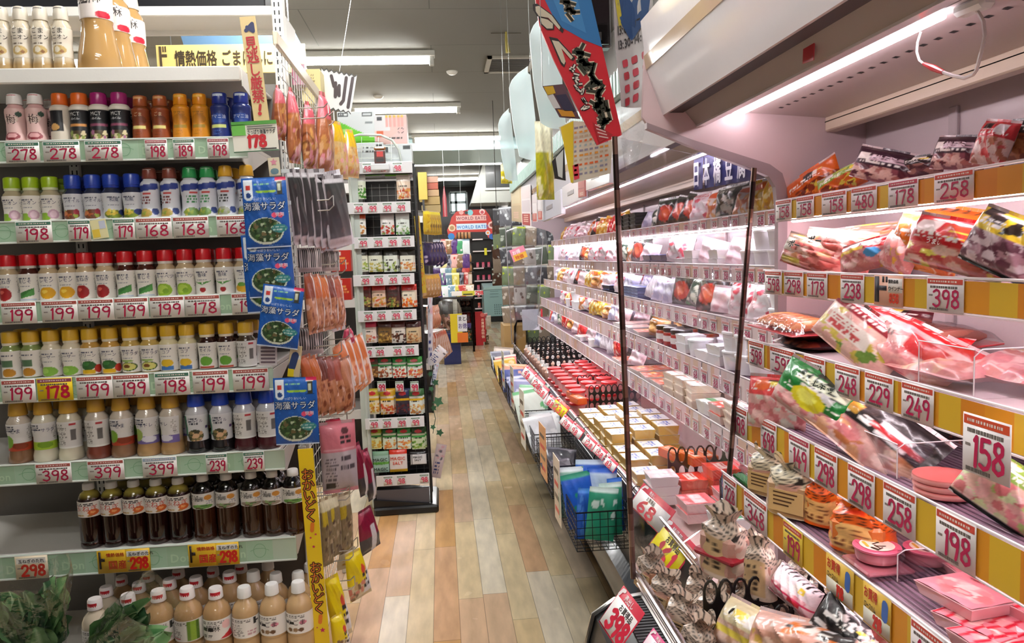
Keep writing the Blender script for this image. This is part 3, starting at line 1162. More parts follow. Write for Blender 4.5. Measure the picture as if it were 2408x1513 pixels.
def artTama(cv):
    cv.rect(0, 0, 1, 1, 'e9e2da').rect(.1, .74, .18, .92, '1f1a18').lines(.22, .72, .7, .92, '4a4644', 2, .7, 4).rect(.28, .42, .72, .62, 'e9e2da').ell(.68, .3, .13, .2, 'd9652a').ell(.66, .33, .06, .1, 'f0a868').blobs(.2, .05, .6, .14, ['c9a86a', 'b8864a'], 8, .05, 4).rect(.86, .2, .94, .8, '7a7672')


def artWafu(c='6a9a4a'):
    def f(cv):
        cv.rect(0, 0, 1, 1, 'ddd9d4').lines(.2, .5, .55, .9, '55514e', 4, .6, 3).ell(.66, .72, .1, .16, 'c98a3a').blobell(.5, .16, .28, .14, [c, '8ab86a', '4a6a3a', '5a3a2a'], 14, .05, 3).lines(.62, .3, .8, .55, '8a8a9a', 3, .6, 5)
    return f


def artGoma(pic):
    def f(cv):
        cv.rect(0, 0, 1, 1, 'ece8e4').lines(.16, .76, .84, .94, '6a6664', 2, .65, 3)
        if pic == 'seed':
            for q, c in ((.34, '7a5a3a'), (.46, '9a7a5a'), (.58, '6a4a32')):
                cv.ell(q, .2, .055, .1, c)
            cv.ell(.62, .55, .08, .1, 'e08aa0').lines(.2, .42, .54, .66, '2a2624', 1, .85, 3)
        elif pic == 'cuke':
            cv.lines(.12, .1, .5, .7, '8a8684', 7, .6, 3).rect(.58, .05, .66, .95, '6a8f2a').rect(.66, .05, .76, .95, '93b83a').rect(.76, .05, .84, .95, '54781f').rect(.15, .12, .45, .16, 'b83a4a')
        elif pic == 'red':
            cv.tri((.56, .05), (.86, .05), (.8, .4), 'cf3038').ell(.7, .7, .1, .2, 'f2c4c4').lines(.16, .4, .54, .68, '2a2626', 1, .9, 3).lines(.2, .12, .5, .3, '4a4644', 2, .7, 3)
        else:
            cv.lines(.12, .1, .55, .7, '8a8684', 8, .6, 3).lines(.6, .12, .9, .4, 'c9a0a8', 2, .7, 3).rect(.72, .62, .78, .95, '2a2626').rect(.78, .74, .86, .82, '2a2626')
    return f


T = '2b3560'
KIND = {
    'plum': ('dressing_bottle', 'plum', ('waist', .16, .032, 'efe9e6', 'd8a9a6', artPlum), dict(txt=[('梅', 0, .55, .028, '3a1a1a')], lid2='c8242c', lzo=(.04, .68))),
    'orangeplain': ('dressing_bottle', 'x', ('slim', .157, .031, 'd9641f', 'd9cdbd', lambda cv: cv.rect(0, 0, 1, 1, 'd9cdbd').rect(.2, .3, .7, .9, '17171b').ell(.45, .42, .14, .1, 'c99a5a')), {}),
    'mct1': ('dressing_bottle', 'x', ('slim', .157, .0325, 'd9641f', 'e0d6c8', artM('c98a4a', '8a9a4a')), dict(txt=[('MCT', -.1, .74, .014, 'd8d6d2'), ('オイル', -.1, .62, .008, 'c8c6c2')])),
    'mct2': ('dressing_bottle', 'x', ('slim', .157, .0325, '9c1f6a', 'e0d6c8', artM('7a3a52', 'a86a8a')), dict(txt=[('MCT', -.1, .74, .014, 'd8d6d2'), ('オイル', -.1, .62, .008, 'c8c6c2')])),
    'brown': ('dressing_bottle', 'x', ('slim', .146, .0285, '9a4a1e', '7a3816', artW('8a3f1a', 'd8c87a', '6a2f12')), dict(txt=[('ごま', 0, .76, .012, 'e6d2b0')], lid2='d9a06a')),
    'amber': ('dressing_bottle', 'x', ('slim', .15, .0285, 'dd8a14', 'cf8416', artW('d0851c', '9a7a2a', 'b06f14')), dict(txt=[('アマニ', 0, .76, .012, '7a5a1a')], lid2='f0b84a')),
    'navy': ('dressing_bottle', 'x', ('slim', .152, .031, '1e2f86', '1b2b6e', artBlue), dict(txt=[('アマニ油', 0, .62, .012, 'd5dae8')], lid2='c9d4e8')),
    'lime': ('dressing_bottle', 'x', ('dress', .145, .03, '9fbf1e', 'b9ab8a', artK(oni)), dict(band='dfe6c0', txt=[('オニオン', 0, .66, .012, T)])),
    'bluet': ('dressing_bottle', 'x', ('dress', .148, .0315, '2340a8', '2a2f4a', artK(toma, 'd5d5da')), dict(txt=[('ノンオイル', 0, .68, .0105, T)])),
    'blues': ('dressing_bottle', 'x', ('dress', .148, .0315, '2340a8', '2a2f4a', artK(salad, 'd5d5da')), dict(txt=[('和風', 0, .68, .012, T)])),
    'nonbrown': ('dressing_bottle', 'x', ('waist', .168, .0315, '7a3a2c', 'dcdce4', artNon('7a2a2a', 'b89a4a')), dict(lid2='e6d8d0', arc=4.2, lzo=(.03, .72))),
    'nongreen': ('dressing_bottle', 'x', ('waist', .168, .0315, '2f9a54', 'dcdce4', artNon('2f8a4a', '6a8a4a')), dict(lid2='cfe6d4', arc=4.2, lzo=(.03, .72))),
    'nonyel': ('dressing_bottle', 'x', ('waist', .17, .0315, 'dba52a', 'dcdce4', artNon('2a2a2a', '9a9a8a')), dict(arc=4.2, lzo=(.03, .72))),
}
for key, pic, t_ in (('redlemon', lemon, 'レモン'), ('redapple', apple, '玉ねぎ'), ('redcuke', cuke, '青じそ'), ('redcabb', cabb, '塩キャベツ'), ('redpepper', peppr, '香味'), ('redmix', lambda cv: cv.ell(.5, .14, .2, .13, 'd9a52a').ell(.45, .24, .1, .06, '6a9a3a'), 'コブ')):
    t_ = ''.join(c for c in t_ if c in ALLTXT)
    KIND[key] = ('dressing_bottle', 'x', ('dress', .152, .0315, 'c8141e', 'c9b08a' if key != 'redcuke' else '4a2018', artK(pic)), dict(band='ded8d0', txt=[(t_, 0, .66, .0125, T)]))
for key, pic, t_, bc in (('yelleaf', leafy, 'シーザー', 'e0d4b8'), ('yelbroc', broc, 'グリーン', 'c89a4a'), ('yelavoc', avoc, 'コブサラダ', 'c8a85a'), ('yelcorn', corn, 'コブ', 'e0d4a8'), ('yelgreen', green, 'オイル', '3a1c18'), ('yelback', None, '', '4a3a2a'), ('yelmix', lambda cv: cv.ell(.5, .14, .15, .12, 'c98a2a').rect(.3, .3, .6, .5, '5a7a5a'), '', '8a9a5a')):
    KIND[key] = ('dressing_bottle', 'x', ('dress', .152, .0315, 'd3a72c', bc, artK(pic) if pic else artBack), dict(band='e6ddc8', txt=[(t_, 0, .66, .0115, T)] if t_ else []))
KIND.update({
    'biggreen': ('dressing_bottle', 'x', ('waist', .2, .0385, 'c79a3a', 'd9d2bc', artBig('a9c93a', None, '7aa02a')), dict(txt=[('シーザーサラダ', 0, .68, .012, T)])),
    'bigback': ('dressing_bottle', 'x', ('waist', .2, .0385, 'c79a3a', 'd6cdb4', artBack), {}),
    'bigback2': ('dressing_bottle', 'x', ('waist', .2, .0385, 'c79a3a', ('7a3a2c', 'd0c4b4', .25), artBack), {}),
    'bigred': ('dressing_bottle', 'x', ('waist', .2, .0385, 'c79a3a', ('8a6448', 'd0c4b4', .25), artBig('b8442a', '7fae3a', '8a3a22')), dict(txt=[('ごま', .1, .68, .014, T)])),
    'bigpurp': ('dressing_bottle', 'x', ('waist', .2, .0385, 'c79a3a', ('b08a5c', 'd0c4b4', .25), artBig('7a6aa8', 'a0b85a', 'e6e2ec')), dict(txt=[('ごまドレ', 0, .66, .013, T)])),
    'bignori': ('dressing_bottle', 'x', ('waist', .2, .0385, '2244b0', ('1c1a1c', 'cdcdd2', .25), artNori), dict(txt=[('ノンオイル', -.1, .72, .011, T)])),
    'bigblueback': ('dressing_bottle', 'x', ('waist', .2, .0385, '2244b0', ('4a1c22', 'c4c4ca', .25), artBack), {}),
    'tama': ('sauce_bottle', 'x', ('pet', .215, .037, 'e6e4e2', ('240c0a', '9a8a3a', .78), artTama), dict(txt=[('玉ねぎ', .05, .4, .02, 'c8402a')])),
    'wafu': ('sauce_bottle', 'x', ('pet', .22, .037, 'e6e4e2', ('3a1c10', '0e0b0a', .74), artWafu()), dict(txt=[('和風', -.2, .55, .013, '3a3a3a')])),
    'wafu2': ('sauce_bottle', 'x', ('pet', .22, .037, 'e6e4e2', ('3a2014', '0e0b0a', .74), artWafu('9a8a7a')), dict(txt=[('和風', -.2, .55, .013, '3a3a3a')])),
    'seed': ('sesame_dressing_bottle', 'x', ('pet2', .27, .043, 'e9e7e4', 'c4a276', artGoma('seed')), dict(txt=[('りごま', -.1, .46, .018, '2a2624')])),
    'seedb': ('sesame_dressing_bottle', 'x', ('pet2', .27, .043, 'e9e7e4', 'c4a276', artGoma('back')), {}),
    'gred': ('sesame_dressing_bottle', 'x', ('pet2', .265, .043, 'ece4e2', 'b99468', artGoma('red')), dict(lid2='c4202e', txt=[('胡麻', -.3, .46, .02, '2a2624')])),
    'gcuke': ('sesame_dressing_bottle', 'x', ('pet2', .265, .043, 'ece4e2', 'b99468', artGoma('cuke')), dict(lid2='c4202e')),
    'gback': ('sesame_dressing_bottle', 'x', ('pet2', .265, .043, 'ece4e2', 'b99468', artGoma('back')), dict(lid2='c4202e')),
    'gpale': ('sesame_dressing_bottle', 'x', ('pet2', .265, .043, 'ece4e2', 'd3c4ac', artGoma('back')), dict(lid2='c4202e')),
    'sesame': ('dressing_bottle', 'x', ('waist', .205, .031, 'e6ddcc', ('b89868', 'dccfb6', .2), artSes), dict(txt=[('ごま', 0, .82, .017, '2a2420'), ('オニオン', 0, .62, .014, '2a2420')], lid2='3a302a', arc=3.9)),
    'flask': ('dressing_bottle', 'x', ('flask', .33, .051, 'e6ddcc', 'b8905a', lambda cv: cv.rect(0, 0, 1, 1, 'e9dfda').ell(.72, .14, .14, .14, 'c4243a').lines(.2, .5, .7, .9, '3a3030', 3, .7, 3)), dict(txt=[('胡麻', 0, .6, .03, '2a2424')])),
})


def bottle_at(key, px, y_off, zb, label, group, rz=0.0, py=None, yb=None, sc=1.0):
    nm, _, args, kw = KIND[key]
    Y = YL + y_off
    p = at(px, py, Y=Y)
    M = TM((p[0], Y, zb), rz=rz, sc=sc)
    return place('b_' + key, lambda: bottle(nm, '', *args, **kw), M, label, group)


DESC = {'plum': 'pink plum dressing bottle with red ribbon cap', 'orangeplain': 'cream dressing bottle with orange cap turned sideways', 'mct1': 'black labelled dressing bottle with orange cap',
        'mct2': 'black labelled dressing bottle with magenta cap', 'brown': 'brown wrapped dressing bottle', 'amber': 'amber wrapped dressing bottle', 'navy': 'navy blue wrapped dressing bottle',
        'lime': 'onion dressing bottle with lime cap', 'bluet': 'blue capped dressing bottle with tomato picture', 'blues': 'blue capped dressing bottle with bean picture', 'nonbrown': 'slim white dressing bottle with brown cap',
        'nongreen': 'slim white dressing bottle with green cap', 'nonyel': 'slim white dressing bottle with yellow cap', 'redlemon': 'red capped dressing bottle with lemon picture', 'redapple': 'red capped dressing bottle with apple picture',
        'redcuke': 'red capped dressing bottle with dark green leaf picture', 'redcabb': 'red capped dressing bottle with cabbage picture', 'redpepper': 'red capped dressing bottle with pepper berry picture',
        'redmix': 'red capped dressing bottle with yellow fruit picture', 'yelleaf': 'yellow capped dressing bottle with lettuce picture', 'yelbroc': 'yellow capped dressing bottle with broccoli picture', 'yelavoc': 'yellow capped dressing bottle with avocado picture',
        'yelcorn': 'yellow capped dressing bottle with corn and blue band', 'yelgreen': 'yellow capped dark dressing bottle with green picture', 'yelback': 'yellow capped dressing bottle turned to its back label', 'yelmix': 'yellow capped dressing bottle with carrot picture',
        'biggreen': 'large yellow capped dressing bottle with lime band', 'bigback': 'large yellow capped cream bottle turned to its back', 'bigback2': 'large yellow capped reddish bottle turned to its back', 'bigred': 'large yellow capped bottle with red and green label',
        'bigpurp': 'large yellow capped sesame bottle with purple band', 'bignori': 'large blue capped bottle with seaweed bowl picture', 'bigblueback': 'large blue capped bottle turned to its back label',
        'tama': 'dark sauce bottle with orange onion label', 'wafu': 'dark sauce bottle with white cap and green leaf label', 'wafu2': 'dark sauce bottle with white cap and plain pale label',
        'seed': 'tan sesame bottle with white cap and seed label', 'seedb': 'tan sesame bottle with white cap turned sideways', 'gred': 'tan sesame bottle with red banded cap and red label', 'gcuke': 'tan sesame bottle with red banded cap and cucumber label',
        'gback': 'tan sesame bottle with red banded cap turned to its back', 'gpale': 'pale sesame bottle with red banded cap', 'sesame': 'cream sesame onion bottle', 'flask': 'large flared tan sesame bottle'}
ROWS = [
    (0, 'bottles on the top shelf', [(10, 'sesame'), (56, 'sesame'), (102, 'sesame'), (150, 'sesame')]),
    (1, 'dressing bottles on the second shelf', [(40, 'plum'), (88, 'plum'), (145, 'orangeplain'), (191, 'mct1'), (236, 'mct2'), (284, 'mct2'), (333, 'brown'), (379, 'brown'), (427, 'amber'), (472, 'amber'), (519, 'navy'), (569, 'navy')]),
    (2, 'dressing bottles on the third shelf', [(32, 'lime'), (76, 'lime'), (121, 'lime'), (174, 'bluet'), (221, 'bluet'), (264, 'blues'), (313, 'blues'), (355, 'nonbrown'), (402, 'nonbrown'), (449, 'nongreen'), (490, 'nongreen'), (533, 'nonyel'), (582, 'nonyel')]),
    (3, 'dressing bottles on the fourth shelf', [(22, 'redapple'), (70, 'redcuke'), (116, 'redlemon'), (161, 'redlemon'), (203, 'redapple'), (249, 'redapple'), (297, 'redcuke'), (344, 'redcuke'), (391, 'redcabb'), (437, 'redcabb'), (481, 'redpepper'), (529, 'redpepper'), (574, 'redmix')]),
    (4, 'dressing bottles on the fifth shelf', [(28, 'yelmix'), (76, 'yelmix'), (123, 'yelleaf'), (170, 'yelleaf'), (214, 'yelbroc'), (261, 'yelbroc'), (309, 'yelavoc'), (354, 'yelavoc'), (398, 'yelcorn'), (442, 'yelcorn'), (489, 'yelgreen'), (534, 'yelgreen'), (580, 'yelback')]),
    (5, 'large dressing bottles on the sixth shelf', [(48, 'bigred'), (107, 'biggreen'), (166, 'bigback'), (231, 'bigback2'), (289, 'bigred'), (349, 'bigpurp'), (405, 'bigpurp'), (465, 'bignori'), (522, 'bignori'), (577, 'bigblueback'), (631, 'bigblueback')]),
    (6, 'sauce bottles on the seventh shelf', [(216, 'tama'), (269, 'tama'), (321, 'tama'), (373, 'tama'), (425, 'tama'), (483, 'wafu'), (538, 'wafu2'), (596, 'wafu2'), (645, 'wafu2'), (694, 'wafu')])]
SHN = ['top', 'second', 'third', 'fourth', 'fifth', 'sixth', 'seventh']
for k, grp, row in ROWS:
    zb = zt + .001 if k == 0 else SZ[k - 1][0] - .002
    yo = .05
    for j, (px, key) in enumerate(row):
        py = {0: 120, 1: 290, 2: 470, 3: 650, 4: 830, 5: 1020, 6: 1230}[k] - (px - 300) * .05
        rz = rng.uniform(-.12, .12)
        if key in ('blues', 'nongreen') and j % 2:
            rz += .5
        if key == 'bigpurp' and j == 6:
            rz -= .8
        lab = DESC[key] + ', ' + ORD[len(row) - 1 - j] + ' from post, ' + SHN[k] + ' shelf'
        bottle_at(key, px, yo, zb, lab, grp, rz, py)
    if k in (0,):
        continue
    # second rank standing behind the first
    for j, (px, key) in enumerate(row):
        if k == 6 and j in (0,):
            continue
        R = KIND[key][2][2]
        Y2 = .05 + 2 * R * 1.05 + .012
        p = at(px, py, Y=YL + .05)
        M = TM((p[0] + rng.uniform(-.01, .01) + (.012 if k == 5 else 0), YL + Y2, zb), rz=rng.uniform(-.5, .5))
        if M.translation.x > EX[k - 1] - .05:
            continue
        dup(PROTO['b_' + key], M, DESC[key] + ', behind, ' + ORD[len(row) - 1 - j] + ' from post, ' + SHN[k] + ' shelf', grp + ', second rank')
# three flared flasks on the top shelf
for j, (px, yo) in enumerate(((232, .08), (273, .215), (308, .35))):
    bottle_at('flask', px, yo, zt + .003, 'large flared tan sesame bottle, ' + ['in front of two others', 'between two like it', 'hindmost of three'][j] + ' on the top shelf', 'flared sesame bottles', .2 if j else 0, 100)
# litre sesame bottles on the bottom deck: (cap px, cap top py, depth)
BOT = [(371, 1388, 'gback', 0), (439, 1382, 'gcuke', 0), (506, 1382, 'gred', 0), (573, 1380, 'seedb', 0), (638, 1373, 'seed', 0), (700, 1368, 'seed', 0),
       (222, 1408, 'gpale', 0), (300, 1398, 'gpale', 0),
       (326, 1370, 'gback', 1), (398, 1362, 'gback', 1), (460, 1357, 'gred', 1), (539, 1345, 'gred', 1), (595, 1343, 'seedb', 1), (648, 1348, 'seed', 1), (700, 1345, 'seed', 1), (249, 1380, 'gpale', 1),
       (285, 1356, 'gback', 2), (348, 1347, 'gback', 2), (419, 1338, 'gback', 2), (566, 1325, 'gred', 2), (629, 1318, 'seedb', 2), (727, 1325, 'seed', 2), (500, 1335, 'gred', 2)]
cnt = {}
for px, py, key, d in BOT:
    Y = YL - .07 + (.0, .12, .235)[d]
    p = at(px, py, Y=Y)
    hh = KIND[key][2][1]
    cnt[(key, d)] = cnt.get((key, d), 0) + 1
    lab = DESC[key] + ', ' + ['front', 'middle', 'rear'][d] + ' rank' + (', ' + ORD[cnt[(key, d)] - 1] + ' of its kind' if sum(1 for q in BOT if q[2] == key and q[3] == d) > 1 else '')
    nm, _, args, kw = KIND[key]
    place('b_' + key, lambda: bottle(nm, '', *args, **kw), TM((p[0], Y, .131), rz=rng.uniform(-.2, .2), sc=(p[2] - .13) / hh), lab.replace('turned to its back', 'reversed').replace('sesame bottle', 'bottle') + (', bottom deck' if len(lab.split()) < 14 else ''), 'litre sesame bottles on the bottom deck')


# ------------------------------------------------------------------ chilled cabinets along the wall
YN, YE = 1.65, 6.2          # joint between the two cabinets, far end
DX = .16                    # the second cabinet stands this much further back
SF = [(.773, 1.55, 1.504), (.742, 1.394, 1.342), (.70, 1.238, 1.181), (.667, 1.088, 1.018), (.637, .93, .862)]
PK, PKD = 'd9c6c8', 'b3a0a2'


def nr(px, py):
    p = at(px, py, Y=YN)
    return (p[0], p[2])


def cabinet(name, label, dx, y0, y1, led, fascia, near):
    t = thing(name, label, 'refrigerator', TM((0, 0, 0)), None)
    PX = lambda pts: [(x + dx, z) for x, z in pts]
    b = MB()
    b.box(.983 + dx, 1.0 + dx, y0, y1, .5, 1.93, 'dccdd0', 'enamel')
    for k in range(int((y1 - y0) / .6) + 1):
        yk = y1 - .3 - k * .6
        if yk > y0:
            b.box(.975 + dx, .984 + dx, yk - .012, yk + .012, .6, 1.7, 'cdbfc2', 'enamel', .002)
    b.build('back_wall', t)
    # canopy: fascia, deflector, lamp rail, inner ceiling
    b = MB()
    b.prism(PX([(.507, 1.747), (.472, 1.845), (.46, 1.95), (.47, 1.955), (.484, 1.845), (.518, 1.75)]), y0, y1, fascia, 'gloss')
    b.prism(PX([(.47, 1.955), (1.0, 1.955), (1.0, 1.93), (.48, 1.93)]), y0, y1, 'bdb0ad', 'enamel')
    b.build('canopy_fascia', t)
    b = MB()
    b.prism(PX([(.4705, 1.846), (.4655, 1.875), (.4675, 1.876), (.4725, 1.847)]), y0, y1, 'c8a98c', 'gloss')
    b.build('wood_trim', t)
    b = MB()
    b.prism(PX([(.515, 1.752), (.553, 1.752), (.553, 1.80), (.515, 1.80)]), y0, y1, '2e2726', 'rubber')
    b.prism(PX([(.553, 1.76), (.585, 1.722), (.589, 1.726), (.558, 1.766)]), y0, y1, 'a79c9a', 'enamel')
    b.prism(PX([(.583, 1.72), (.604, 1.722), (.604, 1.735), (.583, 1.733)]), y0, y1, 'efeaf2', 'gloss')
    b.prism(PX([(.604, 1.733), (.665, 1.748), (.665, 1.76), (.604, 1.745)]), y0, y1, '4c4240', 'rubber')
    b.build('air_deflector', t)
    b = MB()
    b.prism(PX([(.665, 1.752), (.885, 1.735), (.983, 1.74), (.983, 1.75), (.885, 1.745), (.665, 1.762)]), y0, y1, 'c6b6b6', 'enamel')
    if near:
        y = y1 - .08
        while y > y0 + .05:
            b.flat([(.741 + dx, y, 1.7455), (.741 + dx, y + .011, 1.7455), (.75 + dx, y + .011, 1.7448), (.75 + dx, y, 1.7448)], '1e1818', 'rubber')
            y -= .034
        b.prism(PX([(.728, 1.7472), (.762, 1.7446), (.762, 1.7452), (.728, 1.7478)]), y0, y1, 'd5c6c6', 'enamel')
    b.build('inner_ceiling', t)
    b = MB()
    b.box(.884 + dx, .915 + dx, y0, y1, 1.703, 1.737, 'dcc9b4', 'enamel', .003)
    b.box(.884 + dx, .915 + dx, y0, y1, 1.724, 1.726, '4a4040', 'rubber')
    b.build('top_shelf_beam', t)
    ya, yb = led
    b = MB(); b.tube([(.672 + dx, ya, 1.742), (.672 + dx, yb, 1.742)], .0042, 8, 'fff', 'emit_led'); b.build('canopy_led', t)
    # shelves
    for k, (fx, za, zb) in enumerate(SF):
        b = MB()
        b.box(fx + dx + .004, .98 + dx, y0, y1, za - .028, za - .014, 'dcc8cc', 'enamel', .002)
        if k in (3, 4):
            j = 0
            x = fx + dx + .02
            while x < .97 + dx:
                b.box(x, x + .006, y0 + .004, y1 - .004, za - .014, za - .009, '7d5f72' if (j % 3) else '8f7084', 'plastic', .001)
                x += .011
                j += 1
        sh = b.build('shelf_board', t)
        b = MB()
        b.box(fx + dx - .004, fx + dx - .002, y0, y1, zb, za, 'e3d2d4', 'clear')
        b.tube([(fx + dx - .004, y0, za), (fx + dx - .004, y1, za)], .0022, 6, 'efe4e6', 'plastic')
        b.tube([(fx + dx - .004, y0, zb), (fx + dx - .004, y1, zb)], .0018, 6, 'e3d6d8', 'plastic')
        b.build('price_rail', sh)
        if near:
            b = MB()
            y, j = y1 - .01, 0
            r = random.Random(k)
            while y > y0:
                wv = r.choice((.05, .06, .045))
                b.flat([(fx + dx - .0046, y, zb + .003), (fx + dx - .0046, y - wv, zb + .003), (fx + dx - .0046, y - wv, za - .004), (fx + dx - .0046, y, za - .004)], ('d98f1c', 'd9ae2c', 'd4821a')[j % 3], 'card')
                y -= wv
                j += 1
            b.build('price_insert', sh)
        else:
            b = MB()
            y, j = y1 - .01, 0
            r = random.Random(k + 40)
            while y > y0 + .03:
                wv = r.choice((.03, .045, .055))
                b.flat([(fx + dx - .0046, y, zb + .003), (fx + dx - .0046, y - wv, zb + .003), (fx + dx - .0046, y - wv, za - .004), (fx + dx - .0046, y, za - .004)], r.choice(('d2b8b8', 'dcc8ca', 'cfae9a', 'd6bcc0')), 'card')
                y -= wv + r.choice((0, 0, .01))
                j += 1
            b.build('price_insert', sh)
        if True:
            b = MB()
            o, z = (.012, zb + .001) if k == 0 else (.03, za - .036)  # hidden strips under the lower shelves are added to brighten the goods
            b.tube([(fx + dx + o, y0 + .02, z), (fx + dx + o, y1 - .05, z)], .0062 if k == 0 else .0035, 8, 'fff', 'emit_led' if near else 'emit_led_white')
            b.build('shelf_and_fill_led', t)
    # deck, lip and lower body
    b = MB()
    b.prism(PX([(.455, .60), (.98, .66), (.98, .63), (.455, .57)]), y0, y1, 'c9aaa6', 'enamel')
    y = y1 - .02
    while y > max(y0, y1 - 2.6):
        b.prism(PX([(.46, .6012), (.97, .6602), (.97, .6652), (.46, .6062)]), y - .007, y, 'caa296', 'plastic')
        y -= .016
    b.build('deck', t)
    b = MB()
    for j, (a, z) in enumerate(((.42, .705), (.424, .688), (.428, .671))):
        b.tube([(a + dx, y0, z), (a + dx, y1, z)], .0035 if j else .005, 6, 'c9bfc0', 'metal')
    b.prism(PX([(.43, .70), (.455, .60), (.46, .60), (.436, .70)]), y0, y1, 'cfc0c2', 'clear')
    b.build('front_rail', t)
    b = MB()
    b.prism(PX([(.43, .665), (.455, .57), (1.0, .57), (1.0, .02), (.50, .02), (.50, .12), (.47, .3), (.395, .46), (.40, .60)]), y0, y1, '1a1c1e', 'plastic')
    b.build('lower_body', t)
    b = MB()
    if near:
        b.prism([(.43, .66), (.36, .655), (.315, .625), (.297, .56), (.30, .45), (.40, .42)], y0, y1 - .05, '1d1f21', 'plastic')
        for pts in ([(.425, .668), (.36, .661), (.311, .63), (.292, .56), (.294, .46)],):
            b.tube([(x, y1 - .05, z) for x, z in pts], .006, 8, 'c4c2c2', 'metal')
        b.tube([(.292, y0, .56), (.292, y1 - .05, .56)], .007, 6, '8e8c8c', 'metal')
        b.tube([(.425, y0, .664), (.425, y1 - .05, .664)], .005, 6, 'b9b6b6', 'metal')
        y = y1 - .07
        while y > .8:
            b.box(.365, .42, y - .006, y, .658, .664, '4c4c4e', 'rubber')
            y -= .012
    else:
        b.prism(PX([(.40, .45), (.36, .43), (.345, .38), (.36, .33), (.44, .30)]), y0, y1, '3c3f42', 'plastic')
    b.build('front_bumper', t)
    return t


nearc = cabinet('chilled_display_case', 'open chilled cabinet with pink light holding sausages and ham packs', 0, -.6, YN, (.95, 1.645), 'f6f0f6', True)
farc = cabinet('chilled_display_case', 'open chilled cabinet beyond the glass divider holding tofu and pickles', DX, YN + .03, YE, (YN + .1, YE - .1), 'eeecf2', False)
# side wall between the cabinets
outer = [nr(*p) for p in ((1520, 289), (1626, 329), (1809, 387), (1838, 408), (1848, 440), (1850, 500))]
inner = [nr(*p) for p in ((1520, 303), (1619, 343), (1765, 398), (1806, 415), (1822, 440), (1828, 500))]
b = MB()
b.prism(outer + [(.785, 1.3), (.79, .6), (1.0, .6), (1.0, 1.9), (.47, 1.9), (.46, 1.745)], YN, YN + .012, 'd8bfc2', 'enamel')
b.build('side_wall', nearc)
b = MB()
o2, i2 = outer + [(.787, 1.0), (.787, .6)], inner + [(.768, 1.0), (.768, .6)]
for k in range(len(o2) - 1):
    b.prism([o2[k], o2[k + 1], i2[k + 1], i2[k]], YN - .004, YN + .014, 'a08c90', 'enamel')
b.build('side_frame', nearc)
b = MB()
b.prism([(x + DX, z) for x, z in outer] + [(.785 + DX, 1.3), (.79 + DX, .6), (1.0 + DX, .6), (1.0 + DX, 1.9), (.47 + DX, 1.9), (.46 + DX, 1.745)], YE, YE + .012, 'e6e2e8', 'enamel')
b.build('side_wall', farc)
# glass end panels on posts
for nm, yy, dx, lb in (('glass', YN - .02, 0, 'tall clear glass divider on rusty chrome posts between the chilled cabinets'), ('glass', YE + .02, DX, 'clear glass end panel at the far end of the chilled cabinets')):
    g = thing('glass_divider', lb, 'glass panel', TM((0, yy, 0)))
    k = lambda px, py: (nr(px, py)[0] + dx, nr(px, py)[1])
    A0, A1, B0, B1 = k(1440, 325), k(1484, 1352), k(1765, 398), k(1700, 1198)
    b = MB()
    b.prism([A0, B0, B1, (A1[0], A1[1])], -.003, .003, 'ffffff', 'clear')
    b.build('glass_pane', g)
    for P0, P1, rr in ((A0, A1, .0065), (B0, B1, .006)):
        b = MB()
        r = random.Random(5)
        n = 26
        pts = [(P0[0] + (P1[0] - P0[0]) * t / n, 0, P0[1] + (P1[1] - P0[1]) * t / n) for t in range(n + 1)]
        for q in range(n):
            c = r.choice(('6a5654', '7e6460', '584846', '94807c', '9a7a6c')) if dx == 0 else 'c9cdd0'
            b.tube([pts[q], pts[q + 1]], rr * (1 if dx == 0 else .6), 8, c, 'metal')
        b.build('chrome_post', g)

# ---- loose lamp cable in the near canopy
b = MB()
cab = [at(x, y, X=.69) for x, y in ((2166, 75), (2158, 100), (2156, 122), (2162, 142), (2175, 152))]
b.tube(cab, .0018, 6, 'ece2e4', 'plastic')
b.tube([at(2172, 150, X=.69), at(2195, 160, X=.69), at(2218, 170, X=.69)], [.0025, .0045, .003], 8, 'd4222c', 'plastic')
b.tube([at(x, y, X=.69) for x, y in ((2218, 170), (2240, 178), (2268, 184), (2288, 176), (2296, 165), (2308, 120), (2316, 85), (2312, 50), (2296, 22))], .0024, 6, 'ece2e4', 'plastic')
solo(b, 'lamp_cable', 'looping white cable with red connector hanging under the cabinet canopy', 'cable')
p = at(2290, 15, X=.69)
b = MB(); b.box(-.012, .012, -.025, .025, -.008, .008, 'ecf0ee', 'plastic', .005)
solo(b, 'cable_junction', 'white plastic cable junction box under the cabinet canopy', 'junction box', TM((p[0], p[1], p[2]), rz=.1))


def slot(x0, y0, x1, y1, X, wmin=0):
    """place on a cabinet shelf plane: centre of the lower edge, width along Y, height"""
    xm, ym = (x0 + x1) / 2, (y0 + y1) / 2
    a, c = at(x0, ym, X=X), at(x1, ym, X=X)
    lo, hi = at(xm, y1, X=X), at(xm, y0, X=X)
    return np.array([X, lo[1], lo[2]]), abs(a[1] - c[1]), hi[2] - lo[2]


def sidecard(x0, x1, ym, X, za, zb, price, head, bg, dc, label, wd=.075, h=None, extra=None, z=None, group='price cards on the near cabinet', rx=0.0, ya=None):
    a, c = at(x0, ym, X=X), at(x1, ym, X=X)
    wv = abs(a[1] - c[1])
    b = MB()
    hv = h or (za - zb) * .96
    if extra:
        extra(b, wv, hv)
    else:
        price_card(b, wv, hv, price, head, bg, dc, wd=wd, seed=int(x0))
    return solo(b, 'price_card', label, 'price card', TM((X - .0065, (a[1] + c[1]) / 2, (zb if z is None else z) + .0015), rz=-PI / 2, rx=rx), group, False)


